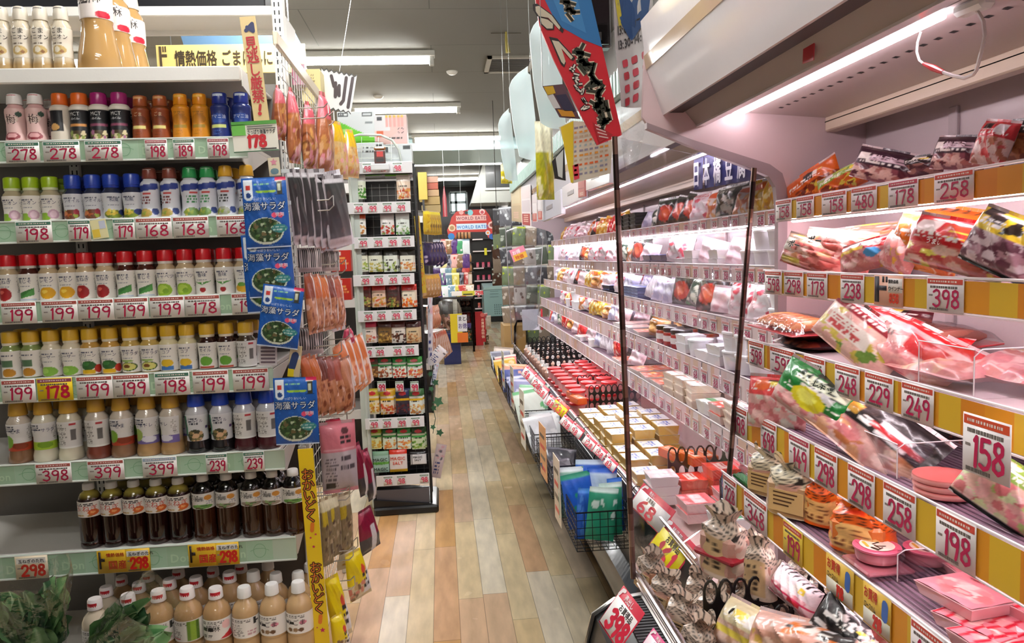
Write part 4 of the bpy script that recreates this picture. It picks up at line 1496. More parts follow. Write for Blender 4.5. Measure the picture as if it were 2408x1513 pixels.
RD = 'cf4a3c'
NC = [[(1831, 1868, 500, '158'), (1880, 1921, 492, '158'), (1940, 1998, 480, '158'), (2010, 2070, 466, '480'), (2098, 2168, 450, '178'), (2207, 2300, 425, '258')],
      [(1806, 1845, 664, '598'), (1851, 1896, 666, '298'), (1905, 1953, 668, '178'), (1985, 2040, 672, '238'), (2065, 2133, 676, '858'), (2190, 2277, 684, '398')],
      [(1768, 1803, 830, '598'), (1818, 1877, 845, '598'), (1899, 1948, 863, '398'), (1972, 2030, 882, '248'), (2043, 2110, 903, '229'), (2130, 2206, 930, '249')],
      [(1727, 1763, 985, '198'), (1796, 1833, 1020, '698'), (1863, 1911, 1053, '149'), (1924, 1977, 1085, '298'), (2003, 2066, 1128, '298'), (2087, 2164, 1180, '258'), (2212, 2307, 1250, '198')],
      [(1708, 1738, 1143, '228'), (1757, 1811, 1195, '348'), (1850, 1895, 1250, '199'), (1952, 2017, 1330, 's'), (2040, 2106, 1390, 's2'), (2153, 2232, 1480, '198'), (2290, 2380, 1570, '178')]]
for k, row in enumerate(NC):
    fx, za, zb = SF[k]
    for j, (x0, x1, ym, pr_) in enumerate(row):
        o = ORD[j] + ' from the glass divider, ' + ORD[k] + ' shelf'
        if pr_ == '858':
            def ex(b, wv, hv):
                b.box(-wv / 2, wv / 2, -.0006, .0006, 0, hv, 'f0b49a', 'card')
                m_ = lambda a, q: np.stack([a, 0 * a - .0012, q], -1)
                b.box(-wv * .47, -wv * .32, -.0012, -.0006, hv * .1, hv * .97, '33303a', 'card')
                b.box(-wv * .32, -wv * .05, -.0012, -.0006, hv * .5, hv * .66, '33303a', 'card')
                b.box(-wv * .2, -wv * .14, -.0012, -.0006, hv * .78, hv * .97, '33303a', 'card')
                b.box(-wv * .08, -wv * .02, -.0012, -.0006, hv * .78, hv * .97, '33303a', 'card')
                b.box(0, wv * .48, -.001, -.0006, hv * .45, hv * .92, 'f4ece6', 'card')
                b.text('情熱価格', .01 * wv, hv * .76, hv * .12, '2a2626', map_=m_, bold=True)
                b.text('ウインナー', .01 * wv, hv * .52, hv * .14, '2a2626', map_=m_, bold=True)
                b.digits('858', wv * .06, hv * .12, hv * .27, 'e0442a', .12, map_=m_, asp=wv / hv * .55)
            sidecard(x0, x1, ym, fx, za, zb, pr_, RD, '', '', 'pink price card with black mark reading 858, ' + o, extra=ex)
        elif pr_[0] == 's':
            def ex(b, wv, hv, two=(pr_ == 's2')):
                b.box(-wv / 2, wv / 2, -.0006, .0006, 0, hv, 'dcb24a', 'card')
                m_ = lambda a, q: np.stack([a, 0 * a - .0014, q], -1)
                b.box(-wv * .48, wv * .48, -.001, -.0006, hv * .04, hv * .4, 'd9d3c2', 'card')
                b.text('お買得', -wv * .46, hv * .68, hv * .26, 'c8281f', map_=m_, bold=True, asp=wv / hv * .55)
                b.strokes([[(wv * .3, hv * .5), (wv * .32, hv * .8)]], hv * .12, '3a6ab8', 'card', m_)
                b.text('ロースハム', -wv * .44, hv * .42, hv * .16, '2a2626', map_=m_, bold=True, asp=wv / hv * .45)
                b.digits('298' if two else '198', -wv * .1, hv * .08, hv * .28, 'd02a20', .12, map_=m_, asp=wv / hv * .5)
            sidecard(x0, x1, ym, fx, za, zb, pr_, RD, '', '', ('yellow sale card with red lettering reading 298, ' if pr_ == 's2' else 'yellow sale card with blue figure and red lettering, ') + o, extra=ex)
        else:
            yel = (k == 4 and j == 2)
            sidecard(x0, x1, ym, fx, za, zb, pr_, 'c23c56' if (k, j) in ((0, 4), (3, 2)) else RD, 'e8c94a' if yel else 'efe6e6', 'b81850',
                     ('yellow' if yel else 'white') + ' price card with red header ' + pr_ + ', ' + o)
# the larger card hanging at the frame edge
sidecard(2278, 2392, 960, .66, 0, 0, '158', 'd9502e', 'f2eaea', 'c01850', 'large white price card reading 158 clipped below the third shelf', h=.075, z=1.155)
# red edged cards on the front rail
def popcard(px, py, X, w_, h_, price, txt, label, bg='f0ebe8', yel=False, rz=-PI / 2, rx=-.35, ry=0.0, band='c8203c', split=.5):
    p = at(px, py, X=X)
    b = MB()
    b.box(-w_ / 2, w_ / 2, -.001, .001, 0, h_, band, 'card', .0008)
    m_ = lambda a, q: np.stack([a, 0 * a - .0022, q], -1)
    b.box(-w_ * .46, w_ * .46, -.0015, -.001, h_ * .05, h_ * .74, bg, 'card')
    b.text(txt, -w_ * .36, h_ * .8, h_ * .13, 'f6e9ea', map_=m_, bold=True)
    b.text('お買得品', -w_ * .4, h_ * .56, h_ * .13, '2a2424', map_=m_, bold=True)
    b.digits(price, -w_ * .3, h_ * .1, h_ * .4, band, .13, map_=m_, asp=w_ / h_ * .75)
    for s in (-.5, -.42):
        b.strokes([[(w_ * s + .004, h_ * .82), (w_ * s + .006, h_ * .99)]], .0035, 'f6e9ea', 'card', m_)
    return solo(b, 'price_card', label, 'price card', TM(p, rz=rz, rx=rx, ry=ry), 'large price cards on the front rail', False)


def onplane(px, py, p0, nrm):
    d = ROT @ np.array([px - CX, -(py - CY), -F])
    o = np.array([0, 0, H])
    return o + d * (np.dot(np.array(p0, float) - o, nrm) / np.dot(d, nrm))


def frame3(P):
    """placement from top-left, top-right and bottom-left points; returns matrix, width, height"""
    u, v = P[1] - P[0], P[2] - P[0]
    w_, h_ = np.linalg.norm(u), np.linalg.norm(v)
    ex, ez = u / w_, -(v / h_)
    ez = ez - ex * np.dot(ex, ez)
    ez /= np.linalg.norm(ez)
    ey = np.cross(ez, ex)
    return Matrix(((ex[0], ey[0], ez[0], P[2][0]), (ex[1], ey[1], ez[1], P[2][1]), (ex[2], ey[2], ez[2], P[2][2]), (0, 0, 0, 1))), w_, h_


def pcard4(q4, X, price, txt, label, bg='f0ebe8', band='c8203c'):
    """card through its photo corners (top-left, top-right, bottom-left), lying back against the rail at X"""
    P = [onplane(*c, (X, 2.0 if X > .5 else 1.5, .69), np.array([-1, -.25, .75])) for c in q4]
    M, w_, h_ = frame3(P)
    b = MB()
    m_ = lambda a, q: np.stack([a, 0 * a - .0022, q], -1)
    b.box(0, w_, -.001, .001, 0, h_, band, 'card', .0008)
    b.box(w_ * .03, w_ * .97, -.0015, -.001, h_ * .04, h_ * .76, bg, 'card')
    b.text(txt, w_ * .28, h_ * .81, h_ * .14, 'f6e9ea', map_=m_, bold=True, asp=.9)
    b.text('お買得品', w_ * .3, h_ * .58, h_ * .15, '2a2424', map_=m_, bold=True, asp=.9)
    b.digits(price, w_ * .2, h_ * .1, h_ * .42, band, .13, map_=m_, asp=w_ / h_ * .85)
    b.strokes([[(w_ * .06, h_ * .8), (w_ * .1, h_ * .93), (w_ * .18, h_ * .95)]], h_ * .045, 'f6e9ea', 'card', m_)
    return solo(b, 'price_card', label, 'price card', M, 'large price cards on the front rail', False)


pcard4([(1493, 1131), (1565, 1197), (1479, 1187)], .558, '68', '売出し', 'white and red price card reading 68 on the front rail beside the glass post')
pcard4([(1574, 1218), (1640, 1288), (1512, 1300)], .558, '161', '特得価', 'yellow price card with red header reading 161 behind the striped bread bags', 'efdc1c')
pcard4([(1464, 1374), (1514, 1440), (1408, 1462)], .335, '398', '売出し', 'large white price card reading 398 on the near bumper')
pcard4([(1530, 1470), (1580, 1535), (1500, 1530)], .335, '248', '売出し', 'pink edged price card at the frame edge beside the bumper', 'f2dce4', 'd03a7a')
pcard4([(1308, 932), (1338, 958), (1294, 958)], .583, '231', '特価', 'yellow price card reading 231 on the far front rail', 'f0e01c', 'd0301c')
for j, (x, y) in enumerate(((1232, 858), (1252, 878), (1262, 895), (1288, 925), (1322, 972), (1345, 990), (1375, 1018), (1400, 1040), (1425, 1068))):
    pcard4([(x, y), (x + 24, y + 22), (x - 8, y + 22)], .583, ('98', '128', '158', '88', '198')[j % 5], '特価', 'small white and red price card on the far front rail, ' + ORD[8 - j] + ' beyond the glass divider')


# ------------------------------------------------------------------ goods in the near cabinet
def aBag(top, base, foods, t1=None, seed=1, split=.5, win=None, cb=None):
    """printed film: coloured head, food showing below"""
    cv = CV(44, 36, base)
    cv.blobs(0, 0, 1, split, foods, 46, .09, seed)
    cv.rect(0, split, 1, 1, top)
    r = random.Random(seed)
    for k in range(3):
        u = r.uniform(.05, .7)
        cv.rect(u, split + r.uniform(.05, .25), u + r.uniform(.1, .3), split + r.uniform(.26, .36), r.choice(('f2e6e0', 'f0d24a', '2a2020', 'e8e0e4')))
    cv.lines(.1, split + .06, .9, split + .2, 'f2ece8', 2, .6, seed)
    if win:
        cv.ell(*win)
    return cv.spk(.04, seed)


HAM = ['e39a9c', 'd98488', 'efb4b2', 'd07478', 'f2c6c2']
SAU = ['d98a5c', 'c87448', 'e3a078', 'b8603c', 'eab090']
MEAT = ['b8484a', 'd9787a', 'e8a8a4', '8a2c30', 'c86460']
MIX = ['d97a5a', 'e8b06a', 'c85048', 'f0d8c8', '9a5a3a', 'e89a8a']


def goods(key, mk, nm, label, cat, M, group=None):
    if key in PROTO:
        return dup(PROTO[key], M, label, group)
    mb = mk()
    PROTO[key] = solo(mb, nm, label, cat, M, group)
    return PROTO[key]


def bagAt(bx, X, label, cv, nm='sausage_bag', cat='bag', t=.035, rz=0.0, rx=-.25, seal=(.05, .08), wr=.3, lump=None, seed=1, group=None, txts=(), ry=0.0, back='b8a0a0', pinch=0, k=1.0, zadd=0):
    """film bag filling a photo box on the shelf plane X"""
    p, w_, h_ = slot(*bx, X)
    c = abs(math.cos(rz)) + .35 * abs(math.sin(rz))
    mb = pouch(w_ * k / c, h_ / max(.5, math.cos(rx)), t, cv, back, seal, wr, lump, seed=seed, pinch=pinch)
    for tx, u, v, sz, col, ol in txts:
        mb.text(tx, u * w_ / c, v * h_, sz * h_, col, map_=lambda a, q: np.stack([a, 0 * a - t * .5 - .003, q], -1), bold=True, center=True, outline=ol)
    return solo(mb, nm, label, cat, TM(p + np.array([0, 0, zadd]), rz=-PI / 2 + rz, rx=rx, ry=ry), group)


S1, S2, S3, S4, S5 = [f[0] for f in SF]
# top shelf
cvO = aBag('d9601c', 'c8581c', ['8a3014', 'e8842c', 'c8b43a', '6a1c10'], seed=2, split=.45)
bagAt((1882, 385, 1960, 468), S1 + .05, 'orange crumpled snack sausage bag leaning, first from the side wall on the top shelf', cvO, rz=.5, ry=-.45, t=.03, txts=())
bagAt((1950, 390, 2030, 452), S1 + .06, 'orange and green snack sausage bag on the top shelf, second from the side wall', aBag('8aa83a', 'd9601c', ['c85a1c', '7a2a14', 'd8c84a'], seed=3, split=.55), rz=.5, ry=-.35, t=.03)
cvP = aBag('3a1c2c', '8a4a54', ['c89a90', 'a8645c', 'd8b0a4', '5a2430'], seed=4, split=.4).rect(.25, .55, .8, .72, 'c8a8b4').lines(.25, .5, .8, .75, '3a1c2c', 3, .5, 3)
bagAt((2018, 352, 2130, 432), S1 + .06, 'dark purple salami bag with pale lettering on the top shelf beside an orange bag', cvP, rz=.45, ry=.3, t=.03, txts=(('サラミ', .0, .56, .2, 'd9c2cc', None),))
bagAt((2110, 365, 2200, 420), S1 + .09, 'small dark bag lying behind the purple salami bags on the top shelf', aBag('2a1c20', '6a3a40', ['9a6a60', '4a2028'], seed=5), rz=.3, t=.03)
bagAt((2196, 318, 2296, 400), S1 + .07, 'dark purple salami bag standing beside the red topped bag on the top shelf', cvP, rz=.3, ry=.15, t=.03, txts=(('サラミ', .0, .56, .2, 'd9c2cc', None),))
bagAt((2285, 282, 2350, 388), S1 + .04, 'red and white fish sausage bag leaning on the top shelf', aBag('c8343c', 'd9a8a4', ['c8484a', 'e8d0cc', 'b07058'], seed=6, split=.55), rz=.35, ry=.25, t=.035)
bagAt((2325, 280, 2420, 380), S1 + .08, 'black and brown dried meat bag at the frame edge of the top shelf', aBag('1c1818', '9a5a3a', ['7a4028', 'b8784a'], seed=7, split=.6), rz=.2, ry=.1, t=.03)
# second shelf
cvB = lambda s: aBag('c8a48a', 'd98078', ['e8a49c', 'c85a54', 'e8c0b4', 'a84a40', 'd8946a'], seed=s, split=.72).rect(.03, .42, .22, .8, 'efe6da').rect(.05, .05, .4, .25, 'd8c05a')
for j, bx in enumerate(((1938, 528, 2115, 600), (1900, 540, 2010, 634), (1852, 560, 1945, 636))):
    bagAt(bx, S2 + (.14, .05, .02)[j], 'pink pork sausage bag with black lettering, ' + ['rear of', 'middle of', 'front of'][j] + ' three on the second shelf', cvB(j + 3), rz=.35, ry=(-.05, .12, .25)[j], lump=(3, 5, .004), txts=(('ポーク', -.18, .55, .2, '1c1818', 'f2ece4'),), t=.04)
bagAt((1990, 560, 2090, 637), S2 + .02, 'red and yellow printed sausage bag with blue dot on the second shelf', aBag('c8242c', 'dd8a84', HAM, seed=9, split=.55).ell(.72, .42, .12, .14, '4a9ad8').rect(0, .55, .6, .66, 'e8c02c'), rz=.25, ry=-.2, t=.04)
bagAt((2065, 545, 2130, 638), S2 + .03, 'pink bacon bag leaning between red and orange bags on the second shelf', aBag('d89a94', 'dd8a84', HAM + ['e8b04a'], seed=11, split=.7), rz=.2, ry=.3, t=.035)
for j, bx in enumerate(((2150, 490, 2330, 630), (2095, 505, 2220, 636))):
    bagAt(bx, S2 + (.12, .05)[j], 'orange sausage bag with black stripes, ' + ['behind', 'in front of'][j] + ' its twin on the second shelf', aBag('e0701c', 'e08a3c', ['f0b060', 'd86a28', 'e8d0b0', 'c8481c'], seed=12, split=.45).stripes('221a18', 8, .35, .2, 0, .86, .96, .1, .6), rz=.3, ry=.2, t=.05)
cvR = aBag('c81a24', 'd8706a', ['e8c0b4', 'c8484a', 'e8d860', 'd87a6a', 'a83a34'], seed=14, split=.42).rect(.1, .62, .38, .85, 'f0dcd8').rect(.42, .7, .8, .8, 'd84a2c').rect(.42, .58, .8, .68, 'd8342c')
bagAt((2140, 515, 2320, 640), S2 + .01, 'large red sausage bag with white and yellow lettering on the second shelf', cvR, rz=.3, ry=.22, t=.06, txts=(('アンティエ', .12, .6, .09, 'f2d84a', None), ('うまい', -.1, .42, .1, 'f2ece8', 'c81a24')))
bagAt((2255, 500, 2395, 640), S2 + .0, 'yellow and black sausage bag leaning against the large red bag', aBag('e8c42c', '8a5a6a', ['b88a98', '6a3a4a', 'd8c0c8'], seed=15, split=.6).tri((.5, .6), (.6, .95), (.75, .7), '2a2018').rect(0, 0, 1, .08, '1c1818'), rz=.25, ry=.4, t=.045)
# third shelf
def frank(n=6, seed=1, col=('e08a54', 'd87a48')):
    mb = MB()
    r = random.Random(seed)
    for i in range(n):
        y = -.012
        x = (i - n / 2 + .5) * .021
        pts = [(x + .004 * math.sin(q * 2 + i), -.055 + .11 * q, .011 + .006 * math.sin(q * 3.1)) for q in np.linspace(0, 1, 9)]
        mb.tube(pts, [.004, .0095, .011, .0115, .0115, .0115, .011, .0095, .004], 10, col[i % 2], 'food')
    fn = lambda U, V: ((U - .5) * n * .0245, (V - .5) * .135, .004 + .024 * np.clip(1 - abs(2 * U - 1) ** 4, 0, 1) ** .5 * np.clip(1 - abs(2 * V - 1) ** 5, 0, 1) ** .5 + .0012 * np.sin(U * 30) + .001 * np.sin(V * 26 + U * 9))
    mb.sheet(fn, CV(30, 26, 'f2d0d0'), 'cling')
    mb.box(-n * .0122, n * .0122, -.068, .068, -.002, .001, 'c84a50', 'film', .001)
    return mb


def flatAt(px, py, X, mb, nm, label, cat, rz=0.0, rx=0.0, ry=0.0, group=None, sc=1.0, dz=0.0):
    p = at(px, py, X=X)
    return solo(mb, nm, label, cat, TM(p + np.array([0, 0, dz]), rz=-PI / 2 + rz, rx=rx, ry=ry, sc=sc), group)


zb3 = SF[2][1] - .012
for j in range(2):
    cvd = aBag('3a1418', '5a2420', ['7a3424', '9a5434', '2a0c0e', 'b8744a'], seed=20 + j, split=.3)
    mb = pouch(.15, .13, .022, cvd, '3a1418', (.04, .05), .3, (5, 1, .004), seed=j)
    p = at(1868, 800, X=S3 + .05)
    solo(mb, 'sausage_pack', 'dark red sausage pack lying flat under the orange frankfurters, ' + ['lower', 'upper'][j] + ' of its pile', 'sausage pack', TM((S3 + .03, p[1] + .005 * j, zb3 + .012 + .02 * j), rz=-PI / 2 + .1 * j, rx=-PI / 2), 'dark sausage packs in a pile')
p = at(1868, 800, X=S3 + .05)
solo(frank(7, 1), 'frankfurter_pack', 'pack of orange frankfurters in clear wrap on top of the dark pile', 'sausage pack', TM((S3 + .055, p[1], zb3 + .044), rz=-PI / 2 + .12, ry=.06))
bagAt((1912, 728, 2052, 838), S3 + .015, 'white and red ham bag leaning over the third shelf beside the frankfurters', aBag('8a1424', 'e0b0a4', ['f0d8cc', 'd8a098', 'c8b04a', '6a8a3a'], seed=24, split=.72).rect(.1, .3, .7, .6, 'efe0d8').lines(.12, .32, .68, .58, 'c8484a', 4, .6, 3), 'ham_bag', rz=.2, ry=.45, rx=-.5, t=.03)
bagAt((2030, 724, 2165, 775), S3 + .16, 'maroon topped brown sausage bag at the rear of the third shelf', aBag('5a1420', '9a5a50', ['b87a6a', '7a3a34'], seed=25, split=.6), rz=.2, t=.05)
mb = frank(9, 4, ('a8685a', '9a5a50'))
p = at(2140, 780, X=S3 + .12)
solo(mb, 'frankfurter_pack', 'pack of brown smoked sausages in clear wrap behind the red bag on the third shelf', 'sausage pack', TM((S3 + .15, p[1], zb3 + .045), rz=-PI / 2 - .1, rx=.1))
bagAt((1945, 765, 2190, 852), S3 + .04, 'pink chicken bag with red head lying along the third shelf', aBag('d8141c', 'e8a09c', HAM + ['f0d8d4'], seed=27, split=.74).rect(.62, .3, .9, .62, 'c8242c').lines(.15, .4, .55, .65, '6a4a4a', 2, .6, 3), 'chicken_bag', rz=.1, ry=.25, rx=-.9, t=.05, k=.9)
bagAt((2130, 790, 2250, 832), S3 + .12, 'red tailed bag end lying behind the pink chicken bag', aBag('d8141c', 'c8202a', ['d8342c', 'b8141c'], seed=28), rz=0, rx=-.8, t=.03)
mb = pouch(.17, .14, .03, aBag('e0a09c', 'dd8f8c', HAM + ['e8b49a'], seed=30, split=.9), 'd89a98', (.04, .04), .35, (3, 4, .004), seed=5)
p = at(2200, 868, X=S3 + .07)
solo(mb, 'chicken_pack', 'flat pink chicken pack lying on the third shelf beside the acrylic fence', 'meat pack', TM((S3 + .04, p[1], zb3 + .018), rz=-PI / 2 + .05, rx=-PI / 2 + .03))
mb = pouch(.15, .13, .03, aBag('c86a5a', 'd8807a', HAM, seed=31), 'd89a98', (.04, .04), .35, (3, 4, .004), seed=6)
p = at(2330, 850, X=S3 + .1)
solo(mb, 'chicken_pack', 'pink meat pack at the rear of the third shelf beyond the acrylic fence', 'meat pack', TM((S3 + .09, p[1], zb3 + .022), rz=-PI / 2, rx=-PI / 2 + .15))


def acryl(px, py, X, zb, h_, d, label, w_=0):
    mb = MB()
    p = at(px, py, X=X)
    mb.box(0, d, -.0012, .0012, 0, h_, 'f2eef0', 'clear')
    mb.tube([(0, 0, 0), (.0, 0, h_ * .86), (.012, 0, h_), (d, 0, h_)], .001, 5, 'efe4e6', 'plastic')
    if w_:
        mb.box(0, .002, 0, w_, 0, h_, 'f2eef0', 'clear')
        mb.tube([(0, w_, 0), (0, w_, h_), (0, 0, h_)], .001, 5, 'efe4e6', 'plastic')
    return solo(mb, 'shelf_fence', label, 'acrylic fence', TM((X, p[1], zb)))


acryl(2290, 900, S3 + .03, zb3, .07, .2, 'clear acrylic fence standing on the third shelf beside the flat chicken pack', .12)
zb4, zb5 = SF[3][1] - .006, SF[4][1] - .006
acryl(2110, 1060, S4 + .03, zb4 - .003, .055, .22, 'clear acrylic fence on the empty purple part of the fourth shelf', .18)
acryl(2110, 1380, S5 + .05, zb5 - .003, .05, .2, 'clear acrylic fence standing beside the round pink ham tubs')
# fourth shelf
bagAt((1784, 885, 1862, 1012), S4 + .01, 'pink bag with orange picture hanging over the fourth shelf edge', aBag('e0484a', 'e0b0ac', HAM + ['d8d4c8'], seed=33, split=.62).ell(.3, .8, .16, .1, 'e8642c'), 'sausage_bag', rz=.45, ry=-.05, rx=-.15, t=.035)
cvG = aBag('1f7a34', 'd8b0ac', HAM, seed=34, split=.36).ell(.42, .42, .2, .2, 'e6d62c').ell(.4, .45, .12, .12, 'f2ea6a').rect(.2, .66, .75, .84, 'e8e8d0').lines(.2, .62, .8, .88, '1c2a18', 4, .6, 4).rect(.35, .88, .7, .98, '1c1c18')
bagAt((1838, 880, 1975, 1000), S4 + .0, 'green lemon sausage bag with black lettering leaning on the fourth shelf', cvG, rz=.4, ry=.35, rx=-.3, t=.045, txts=(('レモン', .0, .72, .13, '14241a', 'e8e8d0'),), lump=(3, 4, .003))
bagAt((1955, 918, 2060, 985), S4 + .1, 'second green lemon sausage bag lying behind the leaning one', cvG, rz=.3, ry=.15, rx=-.5, t=.04)
cvK = aBag('1c1718', 'd8a09a', HAM + SAU, seed=36, split=.4).rect(.1, .72, .3, .95, 'efe8e4').rect(.3, .5, .42, .68, 'd8a03a').rect(.08, .45, .2, .6, 'b8202a').rect(.55, .5, .95, .58, 'b8202a')
bagAt((1885, 945, 2085, 1062), S4 + .01, 'black and red ham bag lying forward on the fourth shelf beside the green bags', cvK, 'ham_bag', rz=.2, ry=.35, rx=-.75, t=.04, lump=(4, 3, .003))
bagAt((2000, 960, 2135, 1040), S4 + .1, 'second black and red ham bag lying behind the first on the fourth shelf', cvK, 'ham_bag', rz=.2, ry=.3, rx=-.8, t=.035)
bagAt((2185, 985, 2330, 1045), S4 + .2, 'black salami bag lying at the rear of the fourth shelf', aBag('1c1718', '5a3a3a', ['8a5a50', '3a2020', 'a84a34'], seed=38), rz=0, rx=-.7, t=.03)


def hamstack(n=4, R=.045, lid='d98488'):
    mb = MB()
    pr = []
    for k in range(n):
        z = k * .009
        pr += [(R * .97, z, 'd0686c'), (R, z + .002, 'dd8a88'), (R, z + .006, 'e39a96'), (R * .97, z + .0085, 'c8605c')]
    mb.lathe(pr, 32, m='gloss')
    return mb


p = at(2215, 1150, X=S4 + .045)
for j in range(3):
    solo(hamstack(1, .042), 'ham_disc', 'round pink sliced ham pack on the purple fourth shelf, %s of its pile' % ('lowest', 'middle', 'top')[j], 'ham', TM((p[0] + .005, p[1] + .002 * j, zb4 + .009 * j)), 'round ham packs in a pile')
bagAt((2245, 1085, 2400, 1215), S4 + .02, 'green and pink salad ham bag at the frame edge of the fourth shelf', aBag('7a9a3a', 'e0b4a4', HAM + ['a8c06a', 'd8e0b0'], seed=40, split=.66).ell(.3, .8, .14, .08, '1c2418').rect(0, 0, 1, .08, '1c1c20'), 'ham_bag', rz=.5, ry=.45, rx=-.4, t=.045)


# fifth shelf: tied bags
def tiedbag(w_, h_, t, cv, tag_=None, seed=1, base='c89a6a', tie=None, clear=True):
    """bag gathered at the top, product inside"""
    mb = MB()
    r = np.random.default_rng(seed)
    ph = r.uniform(0, 6, 8)

    def fn(U, V):
        th = (U - .5) * 2 * PI
        body = np.clip(V / .7, 0, 1)
        rad = np.where(V < .72, 1 - .12 * body ** 3, .88 - .42 * np.sin(np.clip((V - .72) / .14, 0, 1) * PI / 2) + .3 * np.clip((V - .84) / .16, 0, 1))
        rad = rad * np.clip(V / .05 + .75, 0, 1)
        wob = 1 + .05 * np.sin(5 * th + ph[0]) * np.clip(V * 1.5, 0, 1) + .035 * np.sin(9 * th + ph[1] + V * 4) * np.clip((V - .5) * 2, 0, 1) + .03 * np.sin(V * 21 + th * 2 + ph[2])
        return w_ / 2 * rad * wob * np.sign(np.sin(th)) * abs(np.sin(th)) ** .8, -t / 2 * rad * wob * np.sign(np.cos(th)) * abs(np.cos(th)) ** .8, V * h_ + .006 * np.sin(3 * th + ph[3]) * V
    mb.sheet(fn, cv, 'film')
    mb.box(-w_ * .44, w_ * .44, -t * .44, t * .44, .002, h_ * .66, base, 'food', .012)
    if tag_:
        mb.box(-w_ * .3, w_ * .3, -t * .5 - .004, -t * .5 - .003, h_ * .12, h_ * .5, tag_[0], 'card')
        for q in range(4):
            mb.box(-w_ * .22, w_ * (.2 - .05 * q), -t * .5 - .0045, -t * .5 - .004, h_ * (.44 - .07 * q), h_ * (.465 - .07 * q), tag_[1], 'card')
    if tie:
        mb.box(-w_ * .5, w_ * .5, -t * .53, t * .53, h_ * .27, h_ * .38, tie, 'film', .006)
    return mb


def zeb(base, dark, seed=1, n=9, lo=.0):
    cv = CV(48, 40, base)
    cv.blobs(0, 0, 1, .55, ['d8a898', 'e2b8a8', 'c89484', 'e8cabc'], 16, .1, seed)
    cv.stripes(dark, n, .27, .35, .12, max(lo, .55), 1)
    r = np.random.default_rng(seed)
    for k in range(6):
        u, v = r.uniform(0, 1), r.uniform(max(lo, .3), .6)
        cv.tri((u, v), (u + .09, v + .05), (u + .05, v + .14), dark)
    return cv.spk(.05, seed)


for j, (bx, o) in enumerate((((1768, 1062, 1832, 1150), 'first'), ((1815, 1085, 1892, 1190), 'second'), ((1842, 1055, 1905, 1125), 'third'))):
    p, w_, h_ = slot(*bx, S5 + (.03, .02, .12)[j])
    cv = zeb('d8cbb0', '2a2420', j, 10).rect(.38, .05, .64, .5, 'c8a06a')
    solo(tiedbag(w_ * .86, h_ * 1.25, w_ * .6, cv, ('d8b47a', '5a3a24'), j, 'c8a078'), 'sausage_bag', 'zebra striped clear bag of sausages, ' + o + ' from the green fringe on the fifth shelf', 'bag', TM((p[0] + .02, p[1], zb5), rz=-PI / 2 + .5 + .1 * j), 'zebra striped sausage bags')
for j, bx in enumerate(((1856, 1125, 1945, 1232), (1918, 1165, 2055, 1280), (1890, 1100, 1985, 1180), (1960, 1130, 2050, 1205), (2040, 1180, 2110, 1260))):
    p, w_, h_ = slot(*bx, S5 + (.02, .02, .12, .12, .16)[j])
    w_ = (bx[2] - bx[0]) / F * np.linalg.norm(p - (0, 0, H))
    h_ = (bx[3] - bx[1]) / F * np.linalg.norm(p - (0, 0, H))
    cv = CV(48, 40, 'e0601a').stripes('2a1a14', 7, .22, .5, .3, .5, .9).rect(.36, .08, .66, .56, 'dfae6a').lines(.4, .12, .62, .5, '7a3a1a', 5, .6, 3).blobs(0, .5, 1, 1, ['e8842c', 'd8381c', 'f0a85a'], 12, .06, j).spk(.05, j)
    solo(tiedbag(w_ * .95, h_ * 1.0, w_ * .7, cv, None, 9 + j, 'd8742c'), 'sausage_bag', 'orange sausage bag with black stripes, ' + ['at the shelf edge beside the zebra bags', 'at the shelf edge beside the round ham tubs', 'in the rear beside the zebra bags', 'second in the rear of the fifth shelf', 'third in the rear of the fifth shelf'][j], 'bag', TM((p[0] + .04, p[1] + .015, zb5 + .001), rz=-PI / 2 + .55), 'orange sausage bags on the fifth shelf')
# green fringe
mb = MB()
for k in range(18):
    y = k * .0045
    mb.add([(0, -y, 0), (0, -y - .004, 0), (.002, -y - .002, .022), (.02, -y, 0), (.02, -y - .004, 0), (.021, -y - .002, .02)], [(0, 1, 2), (3, 4, 5)], '1f7a3c', 'plastic')
mb.box(0, .022, -.082, 0, 0, .006, '1f7a3c', 'plastic')
p = at(1712, 1100, X=S5 + .02)
solo(mb, 'green_fringe', 'strip of green plastic grass at the corner of the fifth shelf', 'decoration', TM((S5 + .012, YN - .03, zb5)))


def hamtub(R=.034, hh=.022, lid='d95a78'):
    mb = MB()
    mb.lathe([(R * .88, 0, 'c8707c'), (R * .93, hh * .3, 'd88a94'), (R * .95, hh * .8, 'd06a7c')], 30, m='gloss')
    mb.lathe([(R, hh * .8, lid), (R * 1.02, hh * .84, lid), (R * 1.02, hh * .97, 'e07a90'), (R * .97, hh, lid)], 30, m='plastic')
    cv = CV(30, 30, lid).ell(.5, .5, .36, .36, 'e8c8b8').tri((.3, .6), (.45, .75), (.5, .55), '1c1818').tri((.6, .35), (.8, .4), (.65, .55), '1c1818').ell(.45, .35, .14, .08, 'd8a03a')
    mb.sheet(lambda U, V: ((U - .5) * R * 1.35, (V - .5) * R * 1.35, hh + .0006), CV(3, 3, lid), 'plastic')
    a = np.linspace(0, 2 * PI, 24)
    mb.add(np.stack([R * .74 * np.cos(a), R * .74 * np.sin(a), 0 * a + hh + .001], 1), [tuple(range(23))], 'ead0c0', 'card')
    mp = lambda x, z: np.stack([x, z, 0 * x + hh + .0016], -1)
    mb.text('ハム', 0, -R * .2, R * .5, '2a1c1c', map_=mp, bold=True, center=True)
    mb.strokes([[(-R * .55, R * .25), (-R * .3, R * .45)], [(R * .3, -R * .4), (R * .55, -R * .3)]], R * .08, '1c1818', 'card', mp)
    mb.strokes([[(-R * .4, -R * .42), (R * .1, -R * .5)]], R * .07, 'd8a03a', 'card', mp)
    return mb


